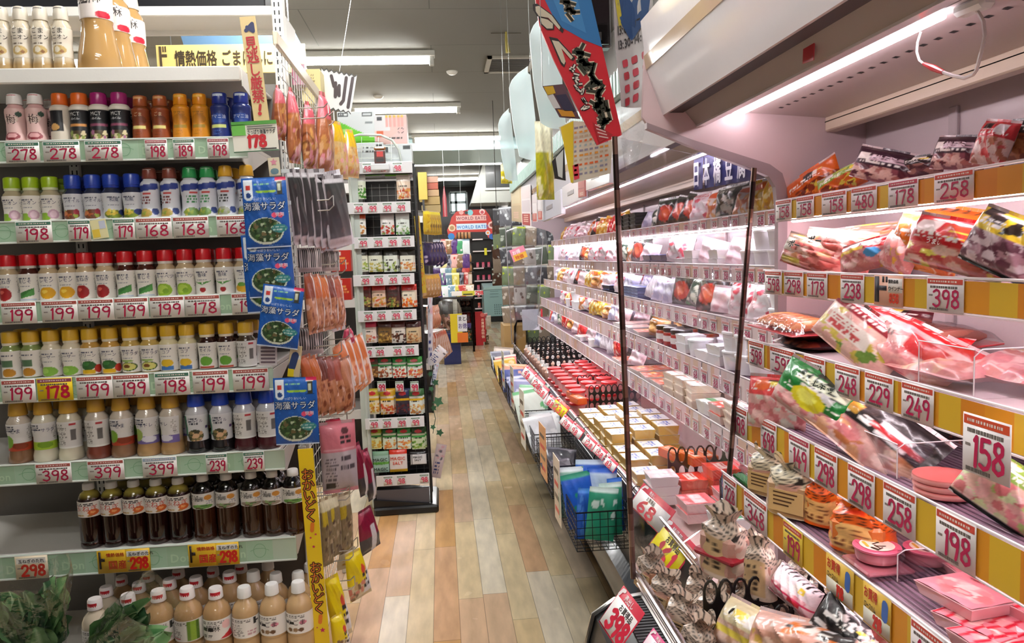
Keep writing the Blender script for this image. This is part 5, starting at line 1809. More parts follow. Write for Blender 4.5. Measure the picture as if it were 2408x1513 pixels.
for j, (px, py, dx) in enumerate(((2062, 1300, .05), (2178, 1330, .13))):
    p = at(px, py, X=S5 + dx)
    solo(hamtub(.036 if j == 0 else .034), 'ham_tub', 'round pink ham tub with printed lid, ' + ['on a clear box at the shelf edge', 'set back behind the other tub'][j], 'tub', TM((p[0], p[1], zb5 + (.012 if j == 0 else .006)), rz=-PI / 2))
p = at(2075, 1350, X=S5 + .06)
mb = MB(); mb.box(-.05, .05, -.06, .04, 0, .011, 'f2dce0', 'clear'); mb.box(-.04, .04, -.05, .03, .001, .009, 'd87a88', 'food', .003)
solo(mb, 'ham_box', 'shallow clear box of pink ham under the round ham tub', 'box', TM((S5 + .058, at(2062, 1300, X=S5 + .05)[1] - .005, zb5 - .001), rz=-PI / 2))
for j, (px, py, dx, ttl) in enumerate(((2245, 1395, .055, 'pink sliced ham pack with orange and black lettering on the fifth shelf'), (2300, 1400, .15, 'pink sliced ham pack at the rear of the fifth shelf'),
                                       (2290, 1450, .05, 'pink ham pack with red striped lid at the frame edge of the fifth shelf'), (2360, 1480, .12, 'pink ham pack with red rim beside the striped lid pack'), (2330, 1510, .03, 'pale pink ham pack lowest at the frame edge'))):
    cv = CV(34, 34, 'd9808c').blobell(.5, .42, .42, .3, HAM, 26, .12, j)
    if j in (0, 1):
        cv.ell(.52, .36, .16, .09, 'c85a64').ell(.52, .36, .12, .06, 'e8aaa8')
    if j >= 2:
        cv.stripes('c81c34', 5, .3, .1).rect(0, .9, 1, 1, 'e8d4d8')
    mb = tray(MB(), .1, .09, .018, cv, 'dda8ae', 'gloss')
    if j == 0:
        mb.text('ロースハム', -.03, .028, .016, '1c1818', map_=lambda x, z: np.stack([x, z, 0 * x + .025], -1), outline='f0d8a0')
    p = at(px, py, X=S5 + dx)
    solo(mb, 'ham_pack', ttl, 'ham pack', TM((S5 + dx + .02, p[1], zb5 + (.02 if j in (0, 3) else 0)), rz=-PI / 2 + (.15, -.1, .3, .2, .1)[j], rx=(0, 0, 0, .06, 0)[j]))

# ------------------------------------------------------------------ near deck: bread roll bags, fences
zd = .625


def rollbag(seed):
    cv = zeb('d9c2b0', '2c2420', seed, 11).rect(.36, .05, .66, .45, 'c8a272').lines(.4, .1, .62, .42, '4a3624', 4, .6, 3)
    return tiedbag(.078, .1, .058, cv, ('cfae82', '3a2a20'), seed, 'c89878')


RB = [(1528, 1325, 1), (1562, 1365, 1), (1600, 1405, 1), (1640, 1455, 1)]
k = 0
for j, (px, py, d) in enumerate(RB):
    X = .475 + .075 * (d - 1)
    p = at(px, py + 60, X=X)
    z = zd + (d - 1) * .01
    goods('roll%d' % (j % 3), lambda: rollbag(j % 3 + 3), 'bread_bag', 'tiger striped clear sausage bag on the deck, %s from glass post, %s row' % (ORD[[q for q in range(len(RB)) if RB[q][2] == d].index(j)], ORD[d - 1]), 'bag', TM((X, p[1], z), rz=-PI / 2 + .55 + .1 * (j % 3), ry=.12), 'tiger striped bags on the deck')
for i in range(4):
    for j in range(3):
        goods('roll%d' % ((i + j) % 3), None, 'bread_bag', 'tiger striped sausage bag under the large bags, %s file, %s from glass post' % (ORD[i], ORD[2 - j]), 'bag',
              TM((.555 + .08 * i, 1.445 + .07 * j, zd - .01 + .004 + .006 * i), rz=-PI / 2 + .5 + .15 * ((i + j) % 3), ry=.05), 'tiger striped bags under the large bags')
for j, (bx, dx) in enumerate((((1640, 1185, 1768, 1330), 0), ((1745, 1200, 1830, 1335), .03))):
    p, w_, h_ = slot(*bx, .60 + dx)
    w_ = (bx[2] - bx[0]) / F * np.linalg.norm(p - (0, 0, H))
    h_ = (bx[3] - bx[1]) / F * np.linalg.norm(p - (0, 0, H)) * .92
    cv = zeb('ddc8b6', '2c2420', j + 7, 10, .45).rect(.34, .1, .62, .62, 'cfae82').lines(.38, .16, .58, .56, '3a2a20', 5, .6, 3)
    solo(tiedbag(w_ * .85, h_ * 1.1, w_ * .6, cv, None, 20 + j, 'd0a090', 'a82030' if j == 0 else None), 'bread_bag', ['large striped clear bag of rolls with red band standing behind the small bags', 'large striped clear bag of rolls next to the red banded one'][j], 'bag', TM((p[0], p[1], zd + .1), rz=-PI / 2 + .5))
p, w_, h_ = slot(1785, 1270, 1905, 1350, .62)
solo(pouch(w_ * .5, h_ * 1.0, .05, aBag('efe0e4', 'e8c4c8', ['efd8da', 'e0a8ae', 'd88a94'], seed=50, split=.5).rect(0, .32, 1, .38, 'd0305a').rect(.55, .2, .8, .32, 'c82a34').stripes('2a2220', 9, .3, .2, .2, .85, 1), seed=8), 'bread_bag', 'pale pink printed bag with red band behind the black fence', 'bag', TM((p[0] + .03, p[1] + .05, zd + .12), rz=-PI / 2 + .4, rx=-.35, ry=.3))
# black fences: across the deck (along X)
for (xa, xb, Y, zb_, h_, nx, lb) in ((.50, .78, 1.41, .615, .165, 9, 'tall black plastic fence across the near deck behind the striped bags'), (.52, .77, 1.335, .615, .14, 8, 'lower black plastic fence in front of the tall one on the near deck')):
    solo(divider(xb - xa, h_, nx, 3), 'deck_fence', lb, 'fence', TM(((xa + xb) / 2, Y, zb_)))
bagAt((1800, 1490, 1950, 1610), .55, 'clear bag of buns with yellow band and printed lettering at the bottom edge', aBag('d9a89a', 'c8907c', ['d8a48c', 'b87a64', 'e8c4b0', 'c8a04a'], seed=52, split=.6).rect(0, .2, 1, .3, 'd8b83a').blobs(.4, .6, .9, .9, ['d8742c', '2a2020', 'efe6e0'], 16, .05, 4), 'bun_bag', rz=.5, ry=-.15, rx=-.6, t=.09)
bagAt((1910, 1450, 2030, 1570), .61, 'shiny black printed bag behind the bag of buns at the bottom edge', aBag('1c1a1c', '2a2628', ['3a3638', '1a1818', 'cfc8c8'], seed=53, split=.5).blobs(.1, .55, .9, .95, ['d8d0d0', '3a3436', 'c8b8b8'], 24, .05, 3), 'sausage_bag', rz=.5, ry=.35, rx=-.5, t=.06)
bagAt((1700, 1455, 1790, 1560), .53, 'clear bag with yellow band at the bottom edge beside the black fence', aBag('d8c8a0', 'cfa898', ['d8b4a4', 'c8987c'], seed=54, split=.5).rect(0, .3, 1, .42, 'd8c04a'), 'bun_bag', rz=.4, rx=-.6, t=.07)
bagAt((2020, 1440, 2130, 1540), .66, 'dark maroon bag behind the black printed bag at the bottom edge', aBag('5a1420', '9a6a60', MEAT, seed=55), 'sausage_bag', rz=.3, rx=-.6, t=.05)


# ------------------------------------------------------------------ goods in the second cabinet (tofu, pickles, noodles)
def fk_cup(c='eeeaf0', lid='f4f2f6'):
    mb = MB()
    mb.lathe([(.036, 0, c), (.043, .05, c), (.045, .051, lid), (.045, .056, lid), (.04, .0575, lid)], 16, m='plastic')
    return mb


def fk_bag(cv, w_=.13, h_=.12, t=.05, seed=1, back='ddd'):
    return lambda: pouch(w_, h_, t, cv, back, (.04, .1), .35, None, seed=seed)


def fk_tray(w_, d, h_, cv, side, n=1):
    return lambda: tray(MB(), w_, d, h_, cv, side, n=n)


def fk_jar():
    mb = MB()
    mb.lathe([(.038, 0, '8a1c20'), (.041, .004, 'b0282c'), (.041, .05, 'b8302c'), (.036, .055, 'e8d8d8')], 16, m='liquid')
    mb.lathe([(.041, .055, '1c1a1c'), (.041, .068, '1c1a1c'), (.038, .07, '2a282a')], 16, m='plastic')
    mb.lathe([(.0415, .018, 'e8dada'), (.0415, .04, 'e8dada')], 16, m='card', cap=False)
    return mb


W1 = CV(24, 20, 'efe9f0').lines(.2, .3, .8, .7, 'c89aa8', 3, .6, 2)
FK = {
    'cup': ('tofu_cup', 'white tofu cup', 'tub', fk_cup, .092),
    'pinkcup': ('tofu_cup', 'pink and white lidded tub', 'tub', lambda: fk_cup('e0a8b4', 'f2e4ea'), .092),
    'jar': ('kimchi_jar', 'red pickle jar with black lid', 'jar', fk_jar, .088),
    'yel': ('noodle_bag', 'yellow noodle bag', 'bag', fk_bag(CV(30, 24, 'dfb22c').blobs(0, 0, 1, .5, ['e8cc6a', 'c8902a', 'f0e0a0'], 20, .1, 2).rect(.2, .6, .8, .8, 'd8661c'), seed=2), .11),
    'orange': ('noodle_bag', 'orange and white noodle bag', 'bag', fk_bag(CV(30, 24, 'e6dcd6').blobs(0, 0, 1, .55, ['d88a4a', 'e8b06a', 'c86a3a'], 22, .1, 3).rect(.1, .65, .9, .85, 'd8581c'), seed=3), .11),
    'white': ('noodle_bag', 'white noodle bag with red print', 'bag', fk_bag(CV(30, 24, 'efe8ec').blobs(.1, .1, .9, .6, ['e8c8d0', 'd85a6a', 'f4eef2'], 16, .1, 4).lines(.2, .65, .8, .9, 'c8283a', 2, .8, 3), .15, .13, .07, seed=4), .14),
    'redblk': ('pickle_bag', 'red and black printed pickle bag', 'bag', fk_bag(CV(30, 24, '2a2424').ell(.5, .4, .3, .28, 'c8381c').ell(.5, .4, .16, .14, 'e0602c').stripes('3a5a44', 6, .35, .4, 0, .7, 1), .15, .13, .05, seed=5), .14),
    'green': ('pickle_bag', 'dark green printed pickle bag', 'bag', fk_bag(CV(30, 24, '2c4434').blobs(0, 0, 1, .6, ['d8d8c8', 'c84a34', '4a7a54'], 18, .1, 6).lines(.1, .7, .9, .95, 'd8e0d0', 2, .7, 3), .14, .12, .05, seed=6), .13),
    'blue': ('fishcake_pack', 'flat blue and white pack', 'pack', fk_tray(.13, .1, .014, CV(20, 16, 'd8dcec').rect(0, .4, 1, .7, '4a6ab8'), '5a6a9a'), .14),
    'bluelid': ('fishcake_pack', 'blue lidded dark tub', 'tub', fk_tray(.13, .1, .022, CV(20, 16, '2a5ac8'), '2a2c3c'), .14),
    'black': ('noodle_tray', 'black tray with green print', 'tray', fk_tray(.12, .1, .018, CV(20, 16, '3a5a44').rect(.2, .2, .8, .8, 'c8d0b8'), '1a1c1c'), .13),
    'red': ('kimchi_bag', 'bright red kimchi bag', 'bag', fk_bag(CV(26, 22, 'd02a2c').blobs(0, 0, 1, .6, ['e0503c', 'f0d0c0', 'b81c24'], 18, .1, 8), .12, .13, .05, seed=8), .11),
    'pinkp': ('fishcake_pack', 'pale pink fishcake pack', 'pack', fk_bag(CV(26, 22, 'e8ccd4').blobs(0, 0, 1, 1, ['f0dce2', 'd8a8b4', 'f6ecf0'], 18, .12, 9), .14, .09, .035, seed=9), .14),
    'meat': ('side_dish_pack', 'flat pack of orange seasoned meat', 'pack', fk_tray(.15, .11, .022, CV(24, 20, 'c85a3a').blobs(0, 0, 1, 1, MIX, 22, .12, 10), 'ddd2d0'), .16),
    'sausage': ('side_dish_pack', 'white tray of pale sausages', 'pack', fk_tray(.15, .11, .025, CV(30, 20, 'e8ccc4').stripes('c88a7a', 6, .4, .2), 'ece6ea'), .16),
    'whitebox': ('tofu_pack', 'white tofu block pack', 'tofu pack', fk_tray(.1, .08, .03, W1, 'ece6e6', 1), .105),
    'whitepile': ('natto_pack', 'cream natto pack with red print', 'natto pack', fk_tray(.1, .1, .025, CV(20, 20, 'efe2d8').lines(.1, .3, .9, .8, 'c86a5a', 3, .7, 2), 'e8cfba'), .11),
    'redtop': ('natto_pack', 'red topped natto pack', 'natto pack', fk_tray(.1, .1, .026, CV(20, 20, 'd8402c').rect(.2, .3, .8, .7, 'f0e4dc'), 'e8d4cc'), .11),
    'greenbox': ('tofu_pack', 'white tofu pack with green band', 'tofu pack', fk_tray(.1, .09, .04, CV(20, 20, 'e8ece4').rect(0, .35, 1, .6, '4a9a64'), 'eee9e6', 1), .11),
    'lilac': ('noodle_bag', 'pale lilac noodle bag', 'bag', fk_bag(CV(26, 22, 'd0cce4').blobs(0, 0, 1, 1, ['e8e6f2', 'b0acd0', 'd8b8c8'], 18, .12, 12), .14, .1, .05, seed=12), .13),
    'straws': ('sausage_bag', 'bag of thin pale sticks', 'bag', fk_bag(CV(40, 20, 'e4dce4').stripes('8a7a86', 11, .35, .5), .14, .11, .04, seed=13), .13),
    'brown': ('side_dish_pack', 'brown fried tofu pack', 'pack', fk_bag(CV(26, 22, 'b87a3c').blobs(0, 0, 1, 1, ['d89a54', '8a5424', 'e8b874'], 18, .12, 14), .13, .08, .05, seed=14), .13),
}
LAY = [['pinkcup', 'pinkcup', 'whitebox', 'yel', 'yel', 'orange', 'green', 'orange', 'white', 'redblk', 'redblk', 'redblk', 'green', 'lilac', 'black', 'black', 'black', 'yel', 'red', 'red', 'yel', 'yel', 'redblk', 'orange', 'pinkp', 'pinkp', 'pinkp', 'white', 'white', 'pinkp', 'yel'],
       ['red', 'jar', 'cup', 'cup', 'cup', 'pinkp', 'whitebox', 'pinkp', 'whitebox', 'whitebox', 'white', 'bluelid', 'bluelid', 'pinkp', 'redblk', 'orange', 'green', 'pinkp', 'pinkp', 'white', 'pinkp', 'white', 'brown', 'redblk', 'straws', 'straws', 'pinkp', 'lilac', 'white', 'straws'],
       ['whitebox', 'cup', 'white', 'white', 'pinkp', 'redblk', 'green', 'redblk', 'lilac', 'lilac', 'straws', 'blue', 'blue', 'lilac', 'white', 'bluelid', 'pinkp', 'orange', 'brown', 'yel', 'yel', 'pinkp', 'redblk', 'straws', 'white', 'pinkp', 'brown', 'yel', 'lilac'],
       ['meat', 'cup', 'cup', 'cup', 'whitebox', 'whitebox', 'cup', 'whitebox', 'jar', 'jar', 'jar', 'brown', 'meat', 'sausage', 'sausage', 'pinkp', 'lilac', 'brown', 'yel', 'yel', 'yel', 'white', 'orange', 'cup', 'cup', 'red', 'cup', 'yel', 'white'],
       ['whitebox', 'greenbox', 'whitepile', 'redtop', 'greenbox', 'whitepile', 'whitepile', 'whitepile', 'meat', 'meat', 'meat', 'pinkp', 'meat', 'red', 'straws', 'straws', 'lilac', 'greenbox', 'pinkp', 'sausage', 'red', 'pinkp', 'brown', 'red', 'red', 'green', 'straws', 'lilac', 'red']]
PILE = {'blue': (4, .0146), 'bluelid': (2, .0229), 'black': (5, .0187), 'whitepile': (3, .026), 'redtop': (2, .027)}
LAYR = ['lowest', 'second', 'third', 'fourth', 'fifth']
SHF = ['top', 'second', 'third', 'fourth', 'fifth']
rr = random.Random(5)
for k, row in enumerate(LAY):
    fx, za, zb = SF[k]
    y = YN + .1
    cnt = {}
    for key in row:
        nm, ds, cat, mk, wv = FK[key]
        y += wv * (1.05 if y < 4 else 1.15)
        if y > YE - .08:
            break
        for rank in (0, 1):
            if rank and (k == 1 and key == 'jar' or rr.random() < .25):
                continue
            cnt[(key, rank)] = cnt.get((key, rank), 0) + 1
            X = fx + DX + .055 + .105 * rank
            if X > 1.05:
                continue
            flat_ = key in ('blue', 'bluelid', 'black', 'meat', 'sausage', 'whitebox', 'whitepile', 'redtop', 'greenbox', 'cup', 'pinkcup', 'jar')
            M = TM((X, y - wv / 2, za - (.014 if k < 3 else .008) + (.0006 if flat_ else .012)), rz=-PI / 2 + rr.uniform(-.12, .12) + (0 if flat_ else .35), rx=0 if flat_ else rr.uniform(-.5, -.2), ry=0 if flat_ else rr.uniform(-.15, .2))
            if key in PILE:
                for q in range(PILE[key][0]):
                    Mq = M.copy()
                    Mq.translation.z += q * PILE[key][1]
                    goods('f_' + key, mk, nm, '%s, %s of%s %s pile from glass divider, %s shelf' % (ds, LAYR[q], ' rear' if rank else '', ORD[cnt[(key, rank)] - 1], SHF[k]), cat, Mq, 'goods on the %s shelf of the second cabinet' % SHF[k])
                continue
            goods('f_' + key, mk, nm, '%s,%s %s like it from glass divider, %s shelf' % (ds, ' behind,' if rank else '', ORD[cnt[(key, rank)] - 1], SHF[k]), cat, M, 'goods on the %s shelf of the second cabinet' % SHF[k])
            if flat_ and key in ('cup', 'whitebox') and rr.random() < .5 and k > 0:
                cnt[(key, 2 + rank)] = cnt.get((key, 2 + rank), 0) + 1
                M2 = M.copy()
                M2.translation.z += .058 if key == 'cup' else .031
                goods('f_' + key, mk, nm, '%s stacked on another,%s %s from glass divider, %s shelf' % (ds, ' rear,' if rank else '', ORD[cnt[(key, 2 + rank)] - 1], SHF[k]), cat, M2, 'goods on the %s shelf of the second cabinet' % SHF[k])

# small cards in the rails of the second cabinet
for k in range(5):
    fx, za, zb = SF[k]
    y = YN + .12
    for j in range(19):
        y += .068 + .012 * (j % 3) + .002 * j
        pr_ = ('98', '128', '158', '68', '198', '88')[(j * 5 + k) % 6]
        goods('fc' + pr_, lambda: price_card(MB(), .052, .042, pr_, 'cf6a6a', 'eadfe2', 'b83a68', wd=.1, seed=j), 'price_card', 'small pale price card %s, %s from the glass divider, %s rail of second cabinet' % (pr_, ORD[j], SHF[k]), 'price card',
              TM((fx + DX - .0062, y, zb + .0015), rz=-PI / 2), 'price cards on the second cabinet')
# ---- deck of the second cabinet
zdk = lambda X: .612 + (X - .615) * .114
tub_cv = CV(26, 22, 'f2efe2').rect(0, .7, 1, 1, 'f6f4ee').lines(.1, .45, .9, .7, '5a7ac8', 2, .7, 2).blobs(.2, .1, .8, .4, ['8aa8dc', 'f0f0f4'], 8, .08, 3)
def deck(key, mk, nm, lb, cat, X, Y, z=0, rz=0.0, grp=None):
    goods(key, mk, nm, lb, cat, TM((X, Y, zdk(X) + .005 + z), rz=-PI / 2 + rz), grp)


tubmk = lambda: tray(MB(), .105, .085, .036, tub_cv, 'd8ae5a')
rown_ = ['row at the rail', 'middle row', 'row at the back']
for i in range(3):
    for j in range(8):
        X, Y = .675 + .095 * i, 2.62 + .118 * j
        n = 3 if 1 < j < 5 else 2
        if j < 2 and i > 1:
            continue
        for q in range(n):
            deck('tubA', tubmk, 'tofu_tub', 'yellow tofu tub with white lid, %s, %s from fence, %s layer' % (rown_[i], ORD[j], ('lowest', 'middle', 'top')[q]), 'tofu tub', X, Y, q * .0375, rr.uniform(-.06, .06), 'yellow tofu tubs on the deck')
orcv = CV(22, 16, 'dd641c').rect(.1, .3, .9, .7, 'f0e0c8').lines(.15, .35, .85, .65, 'c8481c', 2, .7, 2)
for j, (X, Y, z, rz) in enumerate(((.655, 3.62, .08, .2), (.79, 2.52, .075, .3), (.83, 2.44, .075, .2), (.9, 2.5, .05, .1), (.655, 3.74, .08, .1))):
    deck('orp', lambda: boxart(MB(), .11, .05, .03, None, orcv, 'd4581c'), 'tofu_carton', 'orange tofu carton lying on the yellow tubs, %s from the fence' % ORD[(3, 0, 1, 2, 4)[j]], 'carton', X, Y, z, rz, 'orange cartons on the deck')
for Y, X0, X1, lb in ((2.42, .74, .97, 'black plastic fence beside the yellow tofu tubs'), (2.1, .80, .97, 'black plastic fence behind the red natto packs')):
    solo(divider(X1 - X0, .12, 7 if Y > 2.2 else 4, 2), 'deck_fence', lb, 'fence', TM(((X0 + X1) / 2, Y, zdk(.85) + .02)))
whcv = CV(20, 16, 'e8c4c8').lines(.1, .2, .9, .8, 'f2e8ea', 3, .7, 2)
redcv = CV(22, 18, 'dc3c2a').rect(.15, .3, .85, .7, 'f2d8cc').lines(.2, .35, .8, .65, 'c8281c', 2, .7, 2)
pkcv = CV(22, 18, 'e8646a').rect(.1, .3, .9, .75, 'f0c8c8')
gncv = CV(22, 18, 'e6ece6').rect(.1, .6, .9, .9, '5aa87a').lines(.1, .2, .9, .5, '7ab08a', 2, .7, 2)
for j, (X, Y, n, cv, sd, lb) in enumerate(((.69, 2.33, 3, whcv, 'e6e0e0', 'pile of clear topped white tofu trays at the rail'), (.79, 2.34, 2, redcv, 'd8503c', 'pile of red natto packs beside the white trays'), (.88, 2.3, 3, redcv, 'd8503c', 'taller pile of red natto packs behind the fence'),
                                           (.74, 2.14, 2, pkcv, 'e8c0c0', 'pile of pink natto packs near the glass divider'), (.86, 2.16, 2, pkcv, 'e8c0c0', 'pile of pink natto packs behind the small fence'), (.78, 1.98, 2, gncv, 'e6e6e6', 'pile of white and green natto packs at the glass divider'),
                                           (.9, 1.98, 2, gncv, 'e6e6e6', 'rear pile of white and green natto packs at the glass divider'), (.97, 2.3, 4, pkcv, 'e8b0b0', 'tall pile of pink packs at the back of the deck'), (.68, 2.48, 2, tub_cv, 'd8ae5a', 'two yellow tubs alone beside the white trays'))):
    for q in range(n):
        deck('dk%s%s' % (sd, id(cv)), lambda: tray(MB(), .1, .095, .03, cv, sd), 'natto_pack', lb + ', ' + (('lower', 'upper') if n == 2 else ('lowest', 'second', 'third', 'top'))[q if q < n - 1 else -1] + ' one', 'pack', X, Y, q * .031, rr.uniform(-.05, .05), lb)
# beyond the tubs: red lidded kimchi tubs, dark bottles, rows of black fences
def ktub():
    mb = MB()
    mb.lathe([(.036, 0, 'e0a8a8'), (.04, .05, 'd88a88')], 14, m='plastic')
    mb.lathe([(.043, .05, 'd82c30'), (.043, .06, 'd82c30'), (.04, .062, 'e8585a')], 14, m='plastic')
    return mb


def kfl():
    mb = MB()
    mb.lathe([(.03, 0, '8a4a3a'), (.032, .06, 'c8a090'), (.02, .075, 'd8b8a8')], 12, m='liquid')
    mb.lathe([(.02, .075, 'e8e4e2'), (.019, .095, 'e8e4e2')], 12, m='plastic')
    return mb


for i in range(4):
    for j in range(7):
        X, Y = .67 + .092 * i, 3.72 + .13 * j + .04 * i
        if Y > 4.6:
            continue
        for q in range(2):
            deck('ktub', ktub, 'kimchi_tub', 'red lidded kimchi tub, %s file from rail, %s beyond yellow tubs, %s layer' % (ORD[i], ORD[j], ('lower', 'upper')[q]), 'kimchi tub', X, Y, .0 + q * .064, 0, 'red lidded kimchi tubs')
for i in range(4):
    for j in range(9):
        X, Y = .67 + .085 * i, 4.72 + .15 * j
        if Y > 6.0:
            continue
        deck('kfl', kfl, 'pickle_bottle', 'white capped pickle bottle, %s file from rail, %s beyond the kimchi tubs' % (ORD[i], ORD[j]), 'bottle', X, Y, 0, 0, 'white capped pickle bottles')
for j, Y in enumerate((3.68, 4.0, 4.62, 4.86, 5.1, 5.34, 5.58, 5.82)):
    X0 = .72 if Y < 4.3 else .66
    solo(divider(.99 - X0, .13 + (.02 if Y > 4.8 else 0), 9, 3), 'deck_fence', 'black plastic fence across the far deck, %s beyond the yellow tubs' % ORD[j], 'fence', TM(((X0 + .99) / 2, Y, zdk(.8) + .012)), 'black fences on the far deck')
# tofu banner hung along the inner shelf beam
q = [at(1630, 362, X=.875), at(1765, 318, X=.875), at(1632, 448, X=.875)]
M, w_, h_ = frame3(q)
b = MB()
nn = 5
for s_ in range(nn):
    a0, a1 = w_ * s_ / nn, w_ * (s_ + 1) / nn
    b.sheet(lambda U, V: (a0 + U * (a1 - a0), .004 * np.sin(U * 5 + s_) * (1 - V), V * h_), CV(8, 12, '232a6a'), 'paper')
m_ = lambda a, c: np.stack([a, 0 * a - .007, c], -1)
for s_, ch in enumerate('日本橋豆腐'):
    b.text(ch, w_ * (s_ + .08) / nn, h_ * .14, h_ * .62, 'e8eaf4', map_=m_, asp=w_ / nn / h_ * .95, bold=True)
solo(b, 'fabric_banner', 'navy cloth banner with white lettering hung inside the second cabinet', 'banner', M)


# ------------------------------------------------------------------ wire baskets hooked on the front of the second cabinet
BK = [(2.16, .42), (2.66, .44), (3.16, .44), (3.66, .44), (4.16, .42), (4.64, .42), (5.1, .4), (5.56, .42)]
bz0, bz1 = .545, .665
BX0, BX1 = .375, .545
for j, (y0, d) in enumerate(BK):
    yc = y0 + d / 2
    M = TM(((BX0 + BX1) / 2, yc, bz0))
    if j == 0:
        mb = wire_basket(BX1 - BX0, d, bz1 - bz0, .024)
        t = solo(mb, 'wire_basket', 'black wire basket of blue and green pouches hung on the cabinet front', 'basket', M, 'baskets on the cabinet front')
        bsk = t
        for s in (-.35, .35):
            hk = MB()
            hk.tube([((BX1 - BX0) / 2, d * s, .12), ((BX1 - BX0) / 2 + .016, d * s, .155), ((BX1 - BX0) / 2 + .03, d * s, .171), ((BX1 - BX0) / 2 + .045, d * s, .168)], .002, 5, '101114', 'metal')
            hk.build('basket_hook', t)
    else:
        dup(bsk, M @ Matrix.Diagonal((1, d / BK[0][1], 1, 1)), ['', 'black wire basket holding a few dark packets, second from the pouch basket', 'black wire basket with a crumpled white bag', 'black wire basket with green printed white bags',
                       'black wire basket with lilac packets', 'black wire basket with blue and orange packets', 'black wire basket with yellow packets', 'black wire basket with grey packets, last of the line'][j] + (', ' + ORD[j] + ' from the glass divider' if 1 < j < 7 else ''), 'baskets on the cabinet front')


def pch(w_, h_, c1, c2, seed, t=.02):
    cv = CV(24, 28, c1).blobs(0, .1, 1, .8, [c2, c1, c1], 14, .12, seed).rect(0, .9, 1, 1, c2)
    return pouch(w_, h_, t, cv, c1, (.04, .05), .35, seed=seed)


def inbasket(lst, base):
    for j, (x, y, z, rz, rx, w_, h_, c1, c2, lb) in enumerate(lst):
        solo(pch(w_, h_, c1, c2, base + j), 'food_pouch', lb, 'pouch', TM((x, y, z), rz=rz, rx=rx, ry=rr.uniform(-.15, .15)), 'packets in the hanging baskets')


inbasket([(.41, 2.24, .552, .15, -.05, .06, .16, '2a62c8', '4a8ae0', 'blue pouch standing at the aisle side of the basket'), (.455, 2.22, .552, -.1, .0, .09, .17, '2f9a7a', 'd0e8e4', 'green and white pouch in front of the blue pouches'),
          (.5, 2.25, .552, .2, -.05, .08, .17, '2f9a7a', 'd8ece8', 'green pouch beside the cabinet front'), (.53, 2.28, .552, .1, -.05, .05, .175, '1f5ad0', '3a7ae0', 'blue pouch wedged against the cabinet front'),
          (.43, 2.34, .552, .1, -.1, .1, .18, '2a62c8', '2f9a7a', 'blue topped pouch in the second rank'), (.49, 2.36, .552, -.15, -.1, .1, .185, 'c8dcec', '2a62c8', 'pale blue pouch in the second rank'),
          (.41, 2.44, .552, .1, -.1, .09, .17, '8ab8a0', 'e0ece8', 'pale green pouch in the third rank at the aisle side'), (.48, 2.48, .552, .0, -.1, .11, .18, '2a62c8', 'c8dcf0', 'blue pouch in the third rank')], 100)
inbasket([(.45, 2.8, .55, .3, -.9, .13, .12, '2a2c34', '4a4a54', 'dark packet lying in the second basket'), (.45, 2.98, .55, -.2, -.9, .13, .12, '3a3c44', '5a5a64', 'grey packet lying in the second basket')], 120)
inbasket([(.45, 3.3, .555, .3, -.5, .15, .17, 'c8ced0', 'e8ecec', 'crumpled white bag in the third basket'), (.46, 3.45, .555, -.2, -.6, .15, .16, 'd8dcdc', 'b0b8ba', 'second white bag in the third basket')], 130)
inbasket([(.45, 3.78, .56, .3, -.35, .16, .19, 'd8e4d8', '6ab87a', 'white bag with green print in the fourth basket'), (.46, 3.93, .56, -.2, -.4, .16, .19, 'e4e0e2', '8ac89a', 'second green printed bag in the fourth basket')], 140)
inbasket([(.45, 4.28, .56, .2, -.5, .16, .17, '8a90b8', 'c8cce0', 'lilac packet in the fifth basket'), (.45, 4.42, .56, -.2, -.5, .16, .17, '6a7098', 'b8bcd8', 'blue grey packet in the fifth basket')], 150)
inbasket([(.45, 4.76, .56, .2, -.5, .16, .17, '4a5a9a', 'd8a08a', 'blue packet in the sixth basket'), (.45, 4.92, .56, -.2, -.5, .16, .17, 'd8946a', 'e8c4a0', 'orange packet in the sixth basket')], 160)
inbasket([(.45, 5.2, .56, .2, -.5, .16, .17, 'd8b03a', 'e8d8a0', 'yellow packet in the seventh basket'), (.45, 5.36, .56, -.2, -.5, .16, .17, 'd87a7a', 'f0d8d0', 'pink packet in the seventh basket')], 170)
inbasket([(.45, 5.68, .56, .2, -.6, .16, .17, '7a7c8a', 'a8acb8', 'grey packet in the last basket'), (.45, 5.86, .56, -.2, -.5, .16, .17, 'd8ccc0', '9a8a7a', 'beige packet in the last basket')], 180)
TG = [((1312, 1098), (1328, 1122), (1306, 1215), 'd8c8b4', 'tall white tag strip on the aisle side of the first basket'), ((1280, 1040), (1297, 1062), (1272, 1112), 'd8a06a', 'orange and white tag hanging on the second basket'), ((1232, 960), (1244, 975), (1226, 1042), 'e0dccc', 'cream tag hanging on the third basket'),
      ((1208, 905), (1216, 916), (1203, 955), 'd8d4c4', 'cream tag hanging on the fourth basket'), ((1186, 868), (1192, 876), (1182, 905), 'ccc8b8', 'cream tag hanging on the fifth basket')]
for a, c, d, col, lb in TG:
    M, w_, h_ = frame3([at(*a, X=.368), at(*c, X=.368), at(*d, X=.368)])
    b = MB(); b.box(0, w_, -.001, .001, 0, h_, col, 'card')
    for k in range(4):
        b.box(w_ * .15, w_ * .8, -.0016, -.001, h_ * (.15 + .2 * k), h_ * (.22 + .2 * k), ('c8483c', '6a5a4a')[k % 2], 'card')
    solo(b, 'hanging_tag', lb, 'tag', M)


